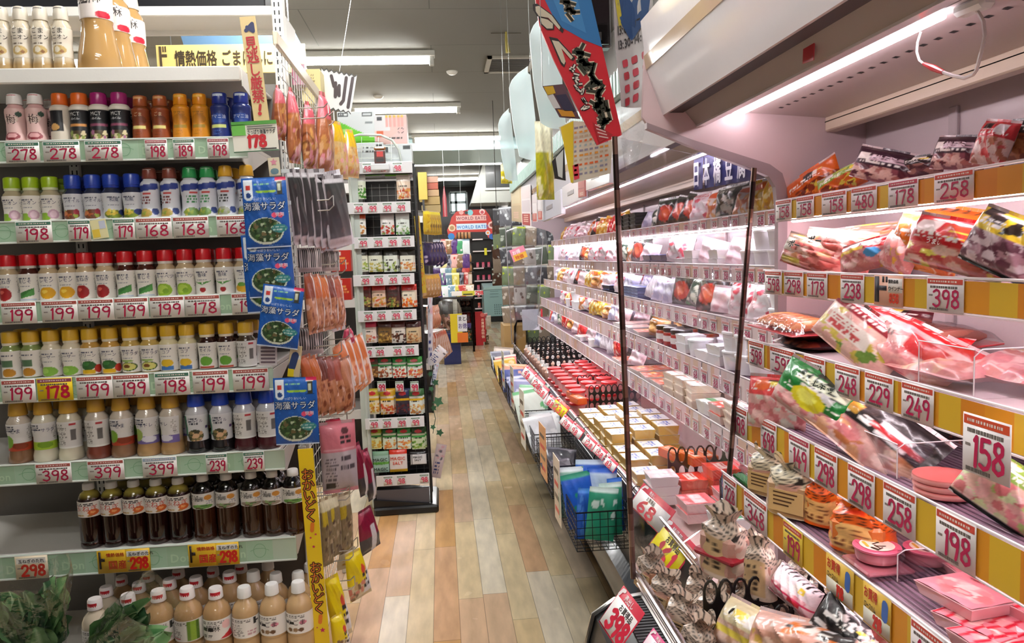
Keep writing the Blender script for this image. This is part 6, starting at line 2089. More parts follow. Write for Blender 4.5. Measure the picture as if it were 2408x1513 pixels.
# ------------------------------------------------------------------ end of the gondola: wire net, hooks and hanging bags
net = thing('wire_net_panel', 'white wire net panel with hooks on the end of the dressing gondola', 'wire rack', TM((XE + .05, 2.56, 0)))
b = MB()
L_ = .86
for k in range(int(2.05 / .05) + 1):
    b.tube([(0, 0, .12 + k * .05), (0, L_, .12 + k * .05)], .0015, 4, 'd0cec8', 'plastic')
for k in range(int(L_ / .05) + 1):
    b.tube([(0, k * .05, .12), (0, k * .05, 2.17)], .0015, 4, 'd0cec8', 'plastic')
b.build('wire_grid', net)
b = MB(); b.box(-.008, .008, 0, L_, 2.16, 2.205, 'e2d6bc', 'enamel', .003); b.build('top_rail', net)
for y in (L_,):
    b = MB(); b.box(-.012, .012, y - .012, y + .012, 0, 2.2, 'dddad2', 'enamel', .003); b.build('panel_post', net)


def hook(y, z, l=.15):
    b = MB()
    for dz in (0, .035):
        b.tube([(0, y, z + dz), (l * .9, y, z + dz + .004), (l, y, z + dz + .018)], .0022, 5, 'c9c7c4', 'metal')
    b.tube([(l, y, z + .018), (l, y, z + .053)], .002, 5, 'c9c7c4', 'metal')
    b.build('hook', net)


XH = XE + .02


def hbag(px0, py0, px1, py1, Y, cv, label, cat='bag', t=.03, rz=1.05, name='snack_bag', pinch=.5, back=None, w_=None, seed=1, ry=0.0, wr=.3, group=None, rx=0.0, lump=None, m='film'):
    """bag hanging on a hook, filling a photo box at depth Y; mostly edge-on to us"""
    a, c = at(px0, (py0 + py1) / 2, Y=Y), at(px1, (py0 + py1) / 2, Y=Y)
    hi, lo = at((px0 + px1) / 2, py0, Y=Y), at((px0 + px1) / 2, py1, Y=Y)
    vis = abs(c[0] - a[0])
    if w_ is None:
        w_ = max(.05, (vis - t * abs(math.sin(rz))) / max(.25, abs(math.cos(rz))))
    mb = pouch(w_, hi[2] - lo[2], t, cv, back or 'c8b8b0', (.05, .06), wr, lump, m, seed, pinch=pinch)
    return solo(mb, name, label, cat, TM(((a[0] + c[0]) / 2, Y, lo[2]), rz=rz, ry=ry, rx=rx), group)


for y, z in ((.06, 1.93), (.2, 1.93), (.34, 1.9), (.06, 1.62), (.2, 1.62), (.1, 1.4), (.3, 1.4), (.06, 1.12), (.3, 1.15), (.1, .86), (.3, .86), (.06, .6), (.2, .58), (.3, .6), (.06, .38), (.2, .36), (.06, .27)):
    hook(y, z)
cvPk = lambda s: CV(30, 40, 'a8643c').blobs(0, 0, 1, .62, ['b8743c', 'c89050', '8a4a2c', 'd8a878', 'd88a90'], 30, .1, s).rect(0, .66, 1, 1, 'd0606c').tri((0, .66), (.5, 1.0), (0, 1), 'd87a86').blobs(0, 0, 1, .25, ['d88a94', 'e0b0b0'], 10, .1, s).spk(.05, s)
PB = [(640, 200, 672, 330, 2.56), (664, 205, 712, 385, 2.6), (700, 238, 752, 398, 2.68), (734, 215, 790, 405, 2.76)]
for j, q in enumerate(PB):
    hbag(*q, cvPk(j + 1), 'pink topped brown snack bag hanging high on the net, %s from the vertical cream sign' % ORD[j], t=.045, pinch=.75, seed=j, group='pink topped snack bags', back='a86a54')
cvY = lambda s: CV(30, 40, 'd8b478').blobs(0, 0, 1, .6, ['e0c084', 'd8a050', 'e8a0a0', 'c8904a'], 26, .1, s).rect(0, .62, 1, 1, 'e0b41c').rect(.05, 0, .12, 1, 'e8e4e0').spk(.05, s)
for j, q in enumerate(((765, 285, 822, 420, 2.85), (800, 305, 848, 418, 2.95), (740, 320, 790, 425, 2.9))):
    hbag(*q, cvY(j + 1), 'yellow topped snack bag hanging beside the pink bags, %s along the net' % ORD[j], t=.035, pinch=.6, seed=j + 5, group='yellow topped snack bags', back='d8b890')
hbag(815, 385, 850, 410, 3.0, cvY(9), 'small beige snack bag tip hanging below the yellow bags', t=.03, seed=9)
cvSea = lambda s: CV(24, 44, '1a1416').rect(0, 0, 1, .12, 'b8a8ac').rect(0, .9, 1, 1, 'c8c4c8').blobs(.1, .15, .9, .85, ['2a1c1c', '14100f', '3a2826'], 16, .1, s).rect(0, 0, .06, 1, 'a8a0a4').spk(.06, s)
for j in range(6):
    x = 684 + j * 17
    hbag(x, 398 + (3 * j if j > 3 else 0), x + 36 + j * 4, 575 + j, 2.56 + .035 * j, cvSea(j), 'black dried seaweed bag hanging behind the blue bags, %s from the blue bags' % ORD[j], name='seaweed_bag', t=.02, rz=1.15, pinch=.15, seed=j + 20, group='black seaweed bags', back='5a5256', m='plastic', ry=-.12)
cvL = CV(26, 44, 'dcd8de').rect(0, .55, .7, .85, 'd4d2e4').lines(.05, .55, .7, .85, '3a3a8a', 3, .75, 2).blobs(0, 0, 1, .4, ['c8a8a0', 'b87a6a', 'e8e0e4'], 14, .1, 3).rect(.8, 0, 1, 1, 'eceaf0')
hbag(772, 402, 832, 582, 2.8, cvL, 'silver seaweed bag with blue lettering at the end of the black bags', name='seaweed_bag', t=.02, rz=.95, pinch=.0, seed=31, back='b0a8b0', ry=-.22)
hbag(745, 430, 800, 590, 2.74, cvL, 'second silver seaweed bag half hidden by the lettered one', name='seaweed_bag', t=.02, rz=1.0, pinch=.0, seed=32, back='b0a8b0', ry=-.18)
# barcode bags
bar = CV(40, 20, 'd8ccc8').stripes('1c181a', 12, .5).rect(0, 0, 1, .2, 'c8b8b8')
for j, q in enumerate(((700, 583, 757, 640, 2.62), (752, 590, 800, 638, 2.72), (690, 770, 760, 835, 2.62))):
    hbag(*q, bar, ['small snack bag back with barcode below the seaweed bags', 'second barcode bag below the seaweed bags', 'barcode bag below the brown jerky bags'][j], t=.02, rz=.5, pinch=0, seed=j)
cvRed = CV(20, 24, 'c02a1c').lines(.1, .3, .9, .7, 'e8a054', 3, .7, 2).rect(.1, .75, .5, .95, 'e0d0c8')
for j, (x0, y0, x1, y1) in enumerate(((778, 588, 822, 640), (785, 655, 822, 708))):
    p, c = at(x0, y1, Y=3.3), at(x1, y0, Y=3.3)
    solo(boxart(MB(), c[0] - p[0], .06, c[2] - p[2], cvRed, None, '9c2018'), 'snack_box', ['red snack box seen between hanging bags, upper one', 'red snack box seen between hanging bags, lower one'][j], 'box', TM(((p[0] + c[0]) / 2, 3.36, p[2])))
# jerky bags
cvJ = lambda s, c='a8501c': CV(24, 44, 'b87a54').rect(0, .6, 1, 1, c).blobs(0, 0, 1, .6, ['8a4a30', 'a0603c', 'c88a6a', 'd8b0a0', '7a3c28'], 26, .1, s).rect(.7, 0, .85, 1, 'd8ccc8').spk(.05, s)
for j in range(5):
    x = 718 + j * 16
    hbag(x, 642 + j * 2, x + 34, 785 - j * 4, 2.58 + .04 * j, cvJ(j, ('8a3a14', 'b85a1c', 'c0641c', '7a3018', 'a84a20')[j]), 'brown and orange jerky bag in the middle tier, %s from the blue bags' % ORD[j], name='jerky_bag', t=.025, rz=1.15, pinch=.2, seed=j + 40, group='jerky bags in the middle tier', back='8a5a44', ry=-.08)
hbag(775, 640, 812, 778, 2.82, CV(26, 40, 'd8d0d2').lines(.1, .3, .9, .8, '5a4a54', 6, .6, 2).blobs(0, 0, 1, .3, ['c86a4a', 'd8a08a'], 8, .1, 2), 'white lettered jerky bag at the end of the middle tier', name='jerky_bag', t=.02, rz=.95, pinch=0, seed=50, ry=-.1)
for j in range(6):
    x = 712 + j * 18
    hbag(x, 832 + j, x + 36, 980 - j * 3, 2.58 + .035 * j, cvJ(j + 9, ('b0541c', 'b8601c', '6a2a18', '8a4034', '9a4a38', 'b87a5a')[j]), 'long brown jerky bag in the lower tier, %s from the blue bag with green plate' % ORD[j], name='jerky_bag', t=.025, rz=1.15, pinch=.2, seed=j + 60, group='long jerky bags in the lower tier', back='8a5a48', ry=-.1)
cvF = lambda s: CV(24, 40, 'e0905a').rect(0, .55, 1, 1, 'd8742c').blobs(0, 0, 1, .5, ['e8b08a', 'f0d8cc', 'c8603c'], 16, .1, s).rect(.8, 0, 1, 1, 'ece0dc')
for j in range(4):
    x = 798 + j * 14
    hbag(x, 800 - j * 6, x + 40, 920 - j * 4, 2.85 + .05 * j, cvF(j), 'orange snack bag fanned at a hook tip, %s from the long jerky bags' % ORD[j], t=.02, rz=1.1, pinch=.2, seed=j + 70, group='orange fanned snack bags', back='e0b090', ry=-.28)
hbag(800, 772, 838, 815, 2.9, CV(20, 20, 'd84a6a').blobs(0, 0, 1, 1, ['e87a92', 'f0d0d8', 'c83a5a'], 10, .15, 2), 'pink snack bag head above the orange fanned bags', t=.03, rz=.8, seed=75)
hbag(690, 795, 742, 850, 2.5, CV(24, 24, 'd8a83a').rect(0, .3, .6, .7, '7a9a3a').rect(0, 0, 1, .25, 'e0702c'), 'small green and orange snack bag below the barcode bags', t=.02, rz=.5, seed=76) if False else None
# big pink bag in front
cvBig = CV(40, 48, 'b0a4aa').rect(0, .58, 1, 1, 'c8707c').rect(.06, .6, .94, .62, 'd8a0a8').lines(.08, .08, .45, .52, '5a5258', 9, .65, 2).lines(.5, .3, .95, .55, '4a4248', 2, .8, 3).rect(.1, .08, .35, .16, '2a2426').rect(0, 0, 1, .06, 'd08a94').ell(.68, .86, .1, .05, '4a1c20').lines(.52, .68, .85, .82, '2a2022', 2, .85, 4)
hbag(752, 990, 842, 1158, 2.62, cvBig, 'large pink snack bag with printed back hanging in front of the net', t=.04, rz=.35, pinch=-.0, seed=80, back='c8a0a4', w_=.125)
hbag(752, 985, 815, 1030, 2.72, CV(20, 20, 'd8204a'), 'bright pink snack bag top behind the large pink bag', t=.03, rz=.5, seed=81)
for j, q in enumerate(((838, 1035, 872, 1165, 2.8), (858, 1050, 890, 1175, 2.88), (843, 1190, 898, 1295, 2.85))):
    hbag(*q, CV(24, 36, '8a1c3c').rect(0, 0, 1, .35, '4a4448').rect(.5, 0, .75, .6, 'd8d4da').tri((0, .7), (.5, 1), (0, 1), 'b84a64').spk(.05, j), ['magenta snack bag at the tip of a hook beside the large pink bag', 'second magenta snack bag at the tip of a hook', 'magenta and silver snack bag hanging low over the floor'][j], t=.03, rz=.9, pinch=.4, seed=j + 90, back='7a4050', ry=-.15)
cvB2 = lambda s: CV(24, 44, '8a7a5c').rect(0, .8, 1, 1, 'd8d0b0').rect(.05, .6, .5, .8, 'c8b03a').blobs(0, 0, 1, .6, ['6a5848', '9a8468', 'b8a488', '5a4438'], 26, .1, s).spk(.05, s)
for j, q in enumerate(((760, 1165, 805, 1310, 2.6), (790, 1160, 832, 1300, 2.68), (750, 1170, 785, 1330, 2.56))):
    hbag(*q, cvB2(j), 'tan snack bag with yellow top in the lowest tiers, %s along the net' % ORD[(1, 2, 0)[j]], t=.025, rz=.9, pinch=.1, seed=j + 100, group='tan snack bags low on the net', back='a89478')
cvYl = lambda s: CV(30, 40, 'd8c8a8').rect(0, .35, 1, 1, 'ecd416').ell(.72, .6, .12, .1, 'e0503c').tri((.55, .1), (1, .75), (1, .1), 'e8e4ec').lines(.62, .2, .95, .55, '2a2430', 3, .8, s).blobs(0, 0, .6, .35, ['c8a878', 'd88a7a', '8a6a4a'], 14, .1, s)
for j, q in enumerate(((775, 1345, 832, 1500, 2.6), (815, 1290, 878, 1405, 2.72), (778, 1440, 830, 1530, 2.56))):
    hbag(*q, cvYl(j), ['bright yellow snack bag with white panel low on the net', 'bright yellow snack bag with white panel at the hook tip over the floor', 'yellow snack bag lowest on the net at the frame edge'][j], t=.04, rz=.7, pinch=.35, seed=j + 110, back='e0c878', ry=-.15)
hbag(790, 1290, 850, 1335, 2.75, CV(20, 20, 'e8dfc8').lines(.2, .2, .8, .8, 'c8a050', 3, .6, 2), 'cream snack bag top behind the yellow bags', t=.02, rz=.6, seed=120)

# ---- blue seaweed salad bags on a clip strip
def seabag():
    w_, h_, t = .15, .25, .014
    cv = CV(60, 90, '1b57ae')
    cv.grad(0, 1, '1a4f9e', '1f62bc').blobs(0, 0, 1, 1, ['2a6cc0', '1a58b0'], 40, .02, 3)
    cv.rect(.05, .72, .24, .97, 'dfe8f0').ell(.145, .72, .095, .04, 'dfe8f0').rect(.1, .83, .19, .89, 'c83a34').ell(.145, .75, .06, .038, '2a4a8a')
    cv.ell(.4, .8, .09, .018, '9ac83a').ell(.55, .8, .09, .018, '8abc34').ell(.68, .8, .09, .018, 'a8d04a')
    cv.rect(.78, .76, .9, .95, '3a3a2a').rect(.76, .94, .92, .955, 'e8e4d8').rect(.74, .75, .94, .76, '14305a').rect(.8, .8, .88, .9, 'c8d0b8')
    cv.rect(.76, .95, 1, 1, 'd82a5a')
    cv.lines(.28, .88, .72, .92, '8ac8a0', 1, .7, 2)
    for u in (.69, .83):
        cv.ell(u, .46, .065, .035, 'e0486a')
    cv.ell(.47, .24, .4, .19, 'd8e0d0').blobell(.47, .25, .37, .17, ['2c4428', '3a5a30', '24381f', '5a7a44', '6a5a3a', 'b8c8a8'], 70, .05, 5)
    cv.ell(.78, .27, .18, .06, '3a8a8a').lines(.64, .24, .92, .31, 'cfe8e4', 2, .6, 4)
    cv.lines(.5, .03, .95, .045, '6a9ad8', 1, .7, 3)
    cv.rect(0, 0, 1, .012, 'cfdcec')
    mb = pouch(w_, h_, t, cv, '1b57ae', (.03, .03), .25, None, seed=4)
    f = lambda a, q: np.stack([a, -t * .5 * np.clip(1 - (2 * q / h_ - 1) ** 4, 0, 1) * np.clip(1 - (2 * a / w_) ** 4, 0, 1) - .0025, q], -1)
    mb.text('海藻サラダ', -.002, .137, .026, 'eef2f4', map_=f, center=True, outline='12305e', asp=.92)
    mb.text('さっぱりおいしい', -.006, .17, .0095, 'dfe8f0', map_=f, center=True)
    mb.text('徳用', .032, .112, .013, 'f4e4e8', map_=f)
    return mb


BL = [((590, 605), (706, 598), (583, 738), 2.455, 'blue seaweed salad bag hidden behind two others on the clip strip'), ((592, 542), (697, 538), (588, 702), 2.445, 'blue seaweed salad bag second from the top of the clip strip'),
      ((626, 668), (722, 680), (604, 812), 2.43, 'tilted blue seaweed salad bag lowest of the upper four'), ((572, 420), (677, 415), (581, 586), 2.43, 'topmost blue seaweed salad bag on the clip strip'), ((655, 890), (757, 886), (650, 1048), 2.43, 'single blue seaweed salad bag hanging lower on the clip strip')]
for a, c, d, Y, lb in BL:
    M, w_, h_ = frame3([at(*a, Y=Y), at(*c, Y=Y), at(*d, Y=Y)])
    k = w_ / .15
    goods('seabag', seabag, 'seaweed_salad_bag', lb, 'bag', M @ Matrix.Translation((w_ / 2, 0, 0)) @ Matrix.Diagonal((k, 1, (k * .97 if h_ / .25 < k * .9 else h_ / .25), 1)), 'blue seaweed salad bags')
b = MB()
q = [at(668, 360, Y=2.462), at(672, 1060, Y=2.462)]
b.tube([(q[0][0], 2.462, q[0][2]), (q[0][0] - .0, 2.462, q[1][2])], .003, 5, 'c8cccc', 'plastic')
for z in np.arange(q[1][2], q[0][2], .1):
    b.box(q[0][0] - .012, q[0][0] + .012, 2.458, 2.464, z, z + .012, 'd8dcdc', 'plastic')
solo(b, 'clip_strip', 'slim plastic clip strip carrying the blue seaweed salad bags', 'clip strip')


def sign4(TL, TR, BL_, Y, paint, name, label, cat='sign', th=.003, col='fff'):
    M, w_, h_ = frame3([at(*TL, Y=Y), at(*TR, Y=Y), at(*BL_, Y=Y)])
    b = MB()
    b.box(0, w_, -th / 2, th / 2, 0, h_, col, 'card', .0006)
    paint(b, w_, h_, lambda a, q: np.stack([a, 0 * a - th / 2 - .001, q], -1))
    return solo(b, name, label, cat, M)


def pv(b, w_, h_, m_):
    for k, ch in enumerate('見逃し厳禁'):
        b.text(ch, w_ * .5, h_ * (.70 - .125 * k), h_ * .115, 'b81c28', map_=m_, bold=True, center=True, asp=w_ * .74 / (h_ * .125))
    b.strokes([[(w_ * .55, h_ * .165), (w_ * .48, h_ * .12)]], w_ * .09, 'b81c28', 'card', m_)
    b.strokes([[(w_ * .45, h_ * .085), (w_ * .46, h_ * .085)]], w_ * .13, 'b81c28', 'card', m_)
    b.strokes([[(w_ * .3, h_ * .87), (w_ * .75, h_ * .93), (w_ * .75, h_ * .86), (w_ * .4, h_ * .9)]], w_ * .12, '28305e', 'card', m_)


sign4((576, 40), (613, 37), (598, 290), 2.45, pv, 'vertical_sign', 'tall narrow cream sign with red vertical lettering at the gondola end', col='dcc48c')
def star(b, x, z, r, c, m_):
    a = np.arange(10) * PI / 5 + PI / 2
    rr_ = np.where(np.arange(10) % 2 == 0, r, r * .45)
    b.add(m_(x + rr_ * np.cos(a), z + rr_ * np.sin(a)), [tuple(range(10))], c, 'card')


def py_(b, w_, h_, m_):
    for base in (.62, .16):
        for k, ch in enumerate('おかいどく'):
            b.text(ch, w_ * .5, h_ * (base + .235 - .052 * k), h_ * .05, 'e07a24', map_=m_, center=True, outline='3a1a14', asp=w_ * .74 / (h_ * .052))
        b.strokes([[(w_ * .55, h_ * (base + .012)), (w_ * .48, h_ * (base - .02))]], w_ * .13, 'e07a24', 'card', m_)
    for x, z, r in ((.35, .565, .1), (.7, .58, .1), (.6, .10, .2), (.25, .115, .07), (.5, .52, .12)):
        star(b, w_ * x, h_ * z, w_ * r, 'c81c5a', m_)


sign4((694, 1058), (730, 1055), (742, 1530), 2.43, py_, 'vertical_sign', 'tall narrow yellow sign with orange vertical lettering at the gondola end', col='ecc81c')
sign4((628, 372), (655, 370), (634, 415), 2.46, lambda b, w_, h_, m_: (star(b, w_ * .5, h_ * .75, w_ * .35, 'd88a9c', m_), b.strokes([[(w_ * .4, h_ * .25), (w_ * .6, h_ * .25)]], w_ * .26, '6a8a94', 'card', m_)), 'vertical_sign', 'cream sign piece with pink star between the price card and the blue bags', col='ddd2b4')
sign4((672, 812), (700, 815), (676, 885), 2.46, lambda b, w_, h_, m_: (b.strokes([[(w_ * .3, h_ * .3), (w_ * .5, h_ * .7)]], w_ * .3, '2a3c6a', 'card', m_), b.box(0, w_ * .5, -.003, -.002, 0, h_ * .25, 'ecd01c', 'card')), 'vertical_sign', 'cream and blue sign piece above the lowest blue bag', col='d8c49a')
sign4((608, 800), (650, 800), (610, 860), 2.48, lambda b, w_, h_, m_: [b.box(w_ * .1, w_ * .9, -.003, -.002, h_ * (.1 + .14 * k), h_ * (.17 + .14 * k), '6a5a62', 'card') for k in range(6)], 'info_card', 'small white notice hanging beside the yellow capped bottles', 'notice', col='cfc6c8')


def p178(b, w_, h_, m_):
    b.box(0, w_, -.003, -.0016, h_ * .88, h_, '4f9a3a', 'card')
    b.box(0, w_ * .3, -.003, -.0016, h_ * .55, h_ * .9, '6ab84a', 'card')
    b.strokes([[(w_ * .08, h_ * .62), (w_ * .16, h_ * .72), (w_ * .26, h_ * .66)]], h_ * .05, 'f0ece8', 'card', m_)
    b.text('さっぱり海藻サラダ', w_ * .33, h_ * .58, h_ * .14, '2a2a26', map_=m_, bold=True, asp=.62)
    b.box(w_ * .34, w_ * .97, -.003, -.0016, h_ * .74, h_ * .77, '6a6a62', 'card')
    b.box(w_ * .34, w_ * .9, -.003, -.0016, h_ * .81, h_ * .84, '6a6a62', 'card')
    b.digits('178', w_ * .3, h_ * .16, h_ * .36, 'c81c28', .14, map_=m_, asp=.95)
    b.box(w_ * .6, w_ * .95, -.003, -.0016, h_ * .06, h_ * .1, '3a3a36', 'card')
    b.box(0, w_, -.003, -.0016, 0, h_ * .03, '3a6a4a', 'card')


sign4((550, 288), (656, 282), (551, 360), 2.425, p178, 'price_card', 'large white and green price card reading 178 for the blue seaweed salad', 'price card', col='ece8da')
# ---- wrapped greens in the lower corner
def greens(seed, w_, h_):
    mb = MB()
    r = np.random.default_rng(seed)
    for k in range(40):
        a = r.uniform(0, 2 * PI)
        L = h_ * r.uniform(.55, 1.0)
        rad = w_ * r.uniform(.1, .46)
        wl = r.uniform(.05, .095)
        tw = a + PI / 2 + r.uniform(-.5, .5)
        curl_ = r.uniform(.1, .5)
        def fn(U, V):
            q = rad * V ** .8 * (1 - curl_ * V ** 3)
            wd_ = wl * np.where(V < .35, .16 + V * .3, np.sin(np.clip((V - .3) / .7, 0, 1) * PI * .93 + .15) ** .8 + .1)
            s_ = U - .5
            fold = .25 * wl * (abs(s_) * 2) ** 1.5 + .008 * np.sin(V * 17 + k) * abs(s_) * 2
            return q * math.cos(a) + s_ * wd_ * math.cos(tw) + fold * math.cos(a), (q * math.sin(a) + s_ * wd_ * math.sin(tw) + fold * math.sin(a)) * .75, V * L - .25 * L * curl_ * V ** 4
        c = ('3f6e3c', '557f4c', '2f5633', '6b945c')[k % 4]
        cv = CV(9, 14, c).rect(.44, 0, .56, 1, 'a8c298').rect(.4, 0, .6, .34, 'b4cca0')
        mb.sheet(fn, cv, 'leaf')
    def bag(U, V):
        th = U * 2 * PI
        rr_ = (.3 + .75 * V ** .6) * w_ * .5 * (1 + .07 * np.sin(th * 5 + V * 7) + .05 * np.sin(th * 9 - V * 4))
        return rr_ * np.cos(th), rr_ * np.sin(th) * .75, V * h_ * 1.06 + .02 * np.sin(th * 3)
    mb.sheet(bag, CV(48, 30, 'fff'), 'cling')
    return mb


for j, (px, py, Y, rx, ry, w_, h_, lb) in enumerate(((95, 1570, 2.16, .1, -.1, .27, .27, 'clear wrapped bunch of dark green leaves standing before the bottom deck'), (205, 1590, 2.05, .2, .95, .24, .29, 'clear wrapped bunch of green leaves leaning over beside the upright bunch'), (10, 1540, 2.12, .2, -.5, .24, .26, 'clear wrapped bunch of leaves at the frame corner'))):
    p = at(px, py, Y=Y)
    solo(greens(j + 3, w_, h_), 'leafy_greens', lb, 'vegetable', TM(p, rx=rx, ry=ry))
b = MB()
b.box(-1.75, -.93, 1.88, 2.3, 0, .12, '4a5048', 'plastic', .01)
b.box(-1.75, -.93, 1.88, 1.9, .12, .28, '3c423c', 'plastic', .004)
b.box(-.95, -.93, 1.88, 2.3, .12, .28, '3c423c', 'plastic', .004)
solo(b, 'vegetable_crate', 'dark plastic crate holding wrapped greens before the dressing shelf', 'crate')


# ------------------------------------------------------------------ black spice rack standing on the aisle
YS = 4.2
rack = thing('spice_rack', 'tall black spice rack with white price rails standing at the aisle', 'display rack', TM((-.27, YS, 0)))
P4 = lambda x, y: at(x, y, Y=YS) - np.array([-.27, YS, 0])
b = MB(); b.prism([(-.165, 0), (.165, 0), (.185, .045), (-.165, .09)], -.03, .3, '17171a', 'plastic'); b.box(-.165, .2, -.05, .3, 0, .045, '1b1b1e', 'plastic', .01); b.build('rack_base', rack)
b = MB()
b.box(-.15, .15, -.01, .004, .05, .14, '57545a', 'enamel', .002)
b.box(-.15, .15, .22, .235, .1, 1.9, '131315', 'plastic')
b.build('rack_back', rack)
for a, c, col, wd in (((972, 385), (1015, 1180), '1a1a1c', .012), ((815, 330), (880, 1190), 'c3ccc4', .016)):
    p, q = P4(*a), P4(*c)
    b = MB()
    b.tube([(q[0], 0, .04), (p[0], 0, p[2])], wd * .55, 6, col, 'enamel')
    b.box(min(p[0], q[0]) - .004, max(p[0], q[0]) + .002, .01, .23, .1, 1.9, col, 'enamel') if col[0] == 'c' else b.tube([(q[0], .2, .04), (p[0], .2, p[2])], wd * .5, 6, col, 'enamel')
    b.build('side_frame', rack)
b = MB()
arch = [P4(*c) for c in ((822, 400), (820, 340), (826, 322), (845, 317), (895, 318), (922, 330), (938, 352), (945, 385), (947, 400))]
b.tube([(p[0], .0, p[2]) for p in arch], .0065, 6, 'c9d2ca', 'enamel')
for z in (345, 372):
    p, q = P4(828, z), P4(938, z)
    b.tube([(p[0], .004, p[2]), (q[0], .004, q[2])], .0015, 4, 'b0b8b0', 'metal')
for x in (850, 890, 920):
    p, q = P4(x, 322), P4(x, 400)
    b.tube([(p[0], .004, p[2]), (q[0], .004, q[2])], .0015, 4, 'b0b8b0', 'metal')
b.build('top_arch', rack)
b = MB()
for z in np.arange(.15, 1.9, .045):
    b.tube([(-.15, .19, z), (.15, .19, z)], .0012, 4, '8a8a8a', 'metal')
for x in np.arange(-.15, .151, .045):
    b.tube([(x, .187, .12), (x, .187, 1.88)], .0012, 4, '8a8a8a', 'metal')
b.build('wire_back', rack)
RAILS = [((830, 400), (970, 392), '98'), ((818, 492), (966, 487), '99'), ((834, 573), (975, 567), '99'), ((832, 661), (975, 655), '99'), ((843, 745), (980, 738), '99'), ((850, 828), (985, 822), '99'), None, ((860, 996), (998, 988), '99'), ((886, 1130), (1010, 1121), '98')]
TAGX = [(.25, .5, .75), (.18, .4, .63, .85), (.15, .4, .64, .86), (.2, .42, .65, .86), (.18, .4, .65, .85), (.12, .33, .63, .85), (), (.15, .37, .62, .85), (.22, .47, .9)]
hs = .062
for k, rl in enumerate(RAILS):
    if rl is None:
        for j, px in enumerate((898, 940, 975)):
            p = at(px, 908, Y=YS)
            b = MB()
            price_card(b, .046, .06, '99', '5a8a6a', 'e8e6e4', 'c83c5a', wd=.12)
            solo(b, 'price_card', 'loose white price card 99 in the spice rack, %s from aisle pole' % ORD[2 - j], 'price card', TM((p[0], YS - .02, p[2] - .03)), 'loose price cards in the spice rack', False)
        continue
    p, q = P4(*rl[0]), P4(*rl[1])
    b = MB()
    b.box(p[0], q[0], -.03, -.026, (p[2] + q[2]) / 2 - hs / 2, (p[2] + q[2]) / 2 + hs / 2, 'e2e2e4', 'plastic', .001)
    b.box(p[0] + .005, q[0] - .005, -.026, .19, (p[2] + q[2]) / 2 - hs / 2, (p[2] + q[2]) / 2 - hs / 2 + .006, '202022', 'plastic')
    b.build('price_rail', rack)
    for j, t in enumerate(TAGX[k]):
        x = p[0] + (q[0] - p[0]) * t
        b = MB()
        price_card(b, .05, .05, rl[2], '4f7d60', 'ece8e8', 'cf4a62', wd=.12, seed=k)
        solo(b, 'price_card', 'small price card %s with green head, %s from the aisle pole, %s spice rack rail' % (rl[2], ORD[len(TAGX[k]) - 1 - j], ORD[k]), 'price card', TM((x - .27, YS - .0315, (p[2] + q[2]) / 2 - .025)), 'price cards on the spice rack', False)


def spk(head, mid, foods, w_=.075, h_=.115, logo=None, band=None, sd=1):
    cv = CV(24, 36, mid).blobs(.05, .02, .95, .42, foods, 26, .1, sd).rect(0, .72, 1, 1, head)
    if logo:
        cv.ell(.5, .84, .28, .08, logo)
    if band:
        cv.rect(0, .56, 1, .63, band)
    cv.lines(.15, .48, .85, .56, '3a3a34', 1, .7, sd)
    return pouch(w_, h_, .016, cv, head, (.03, .04), .2, seed=sd)


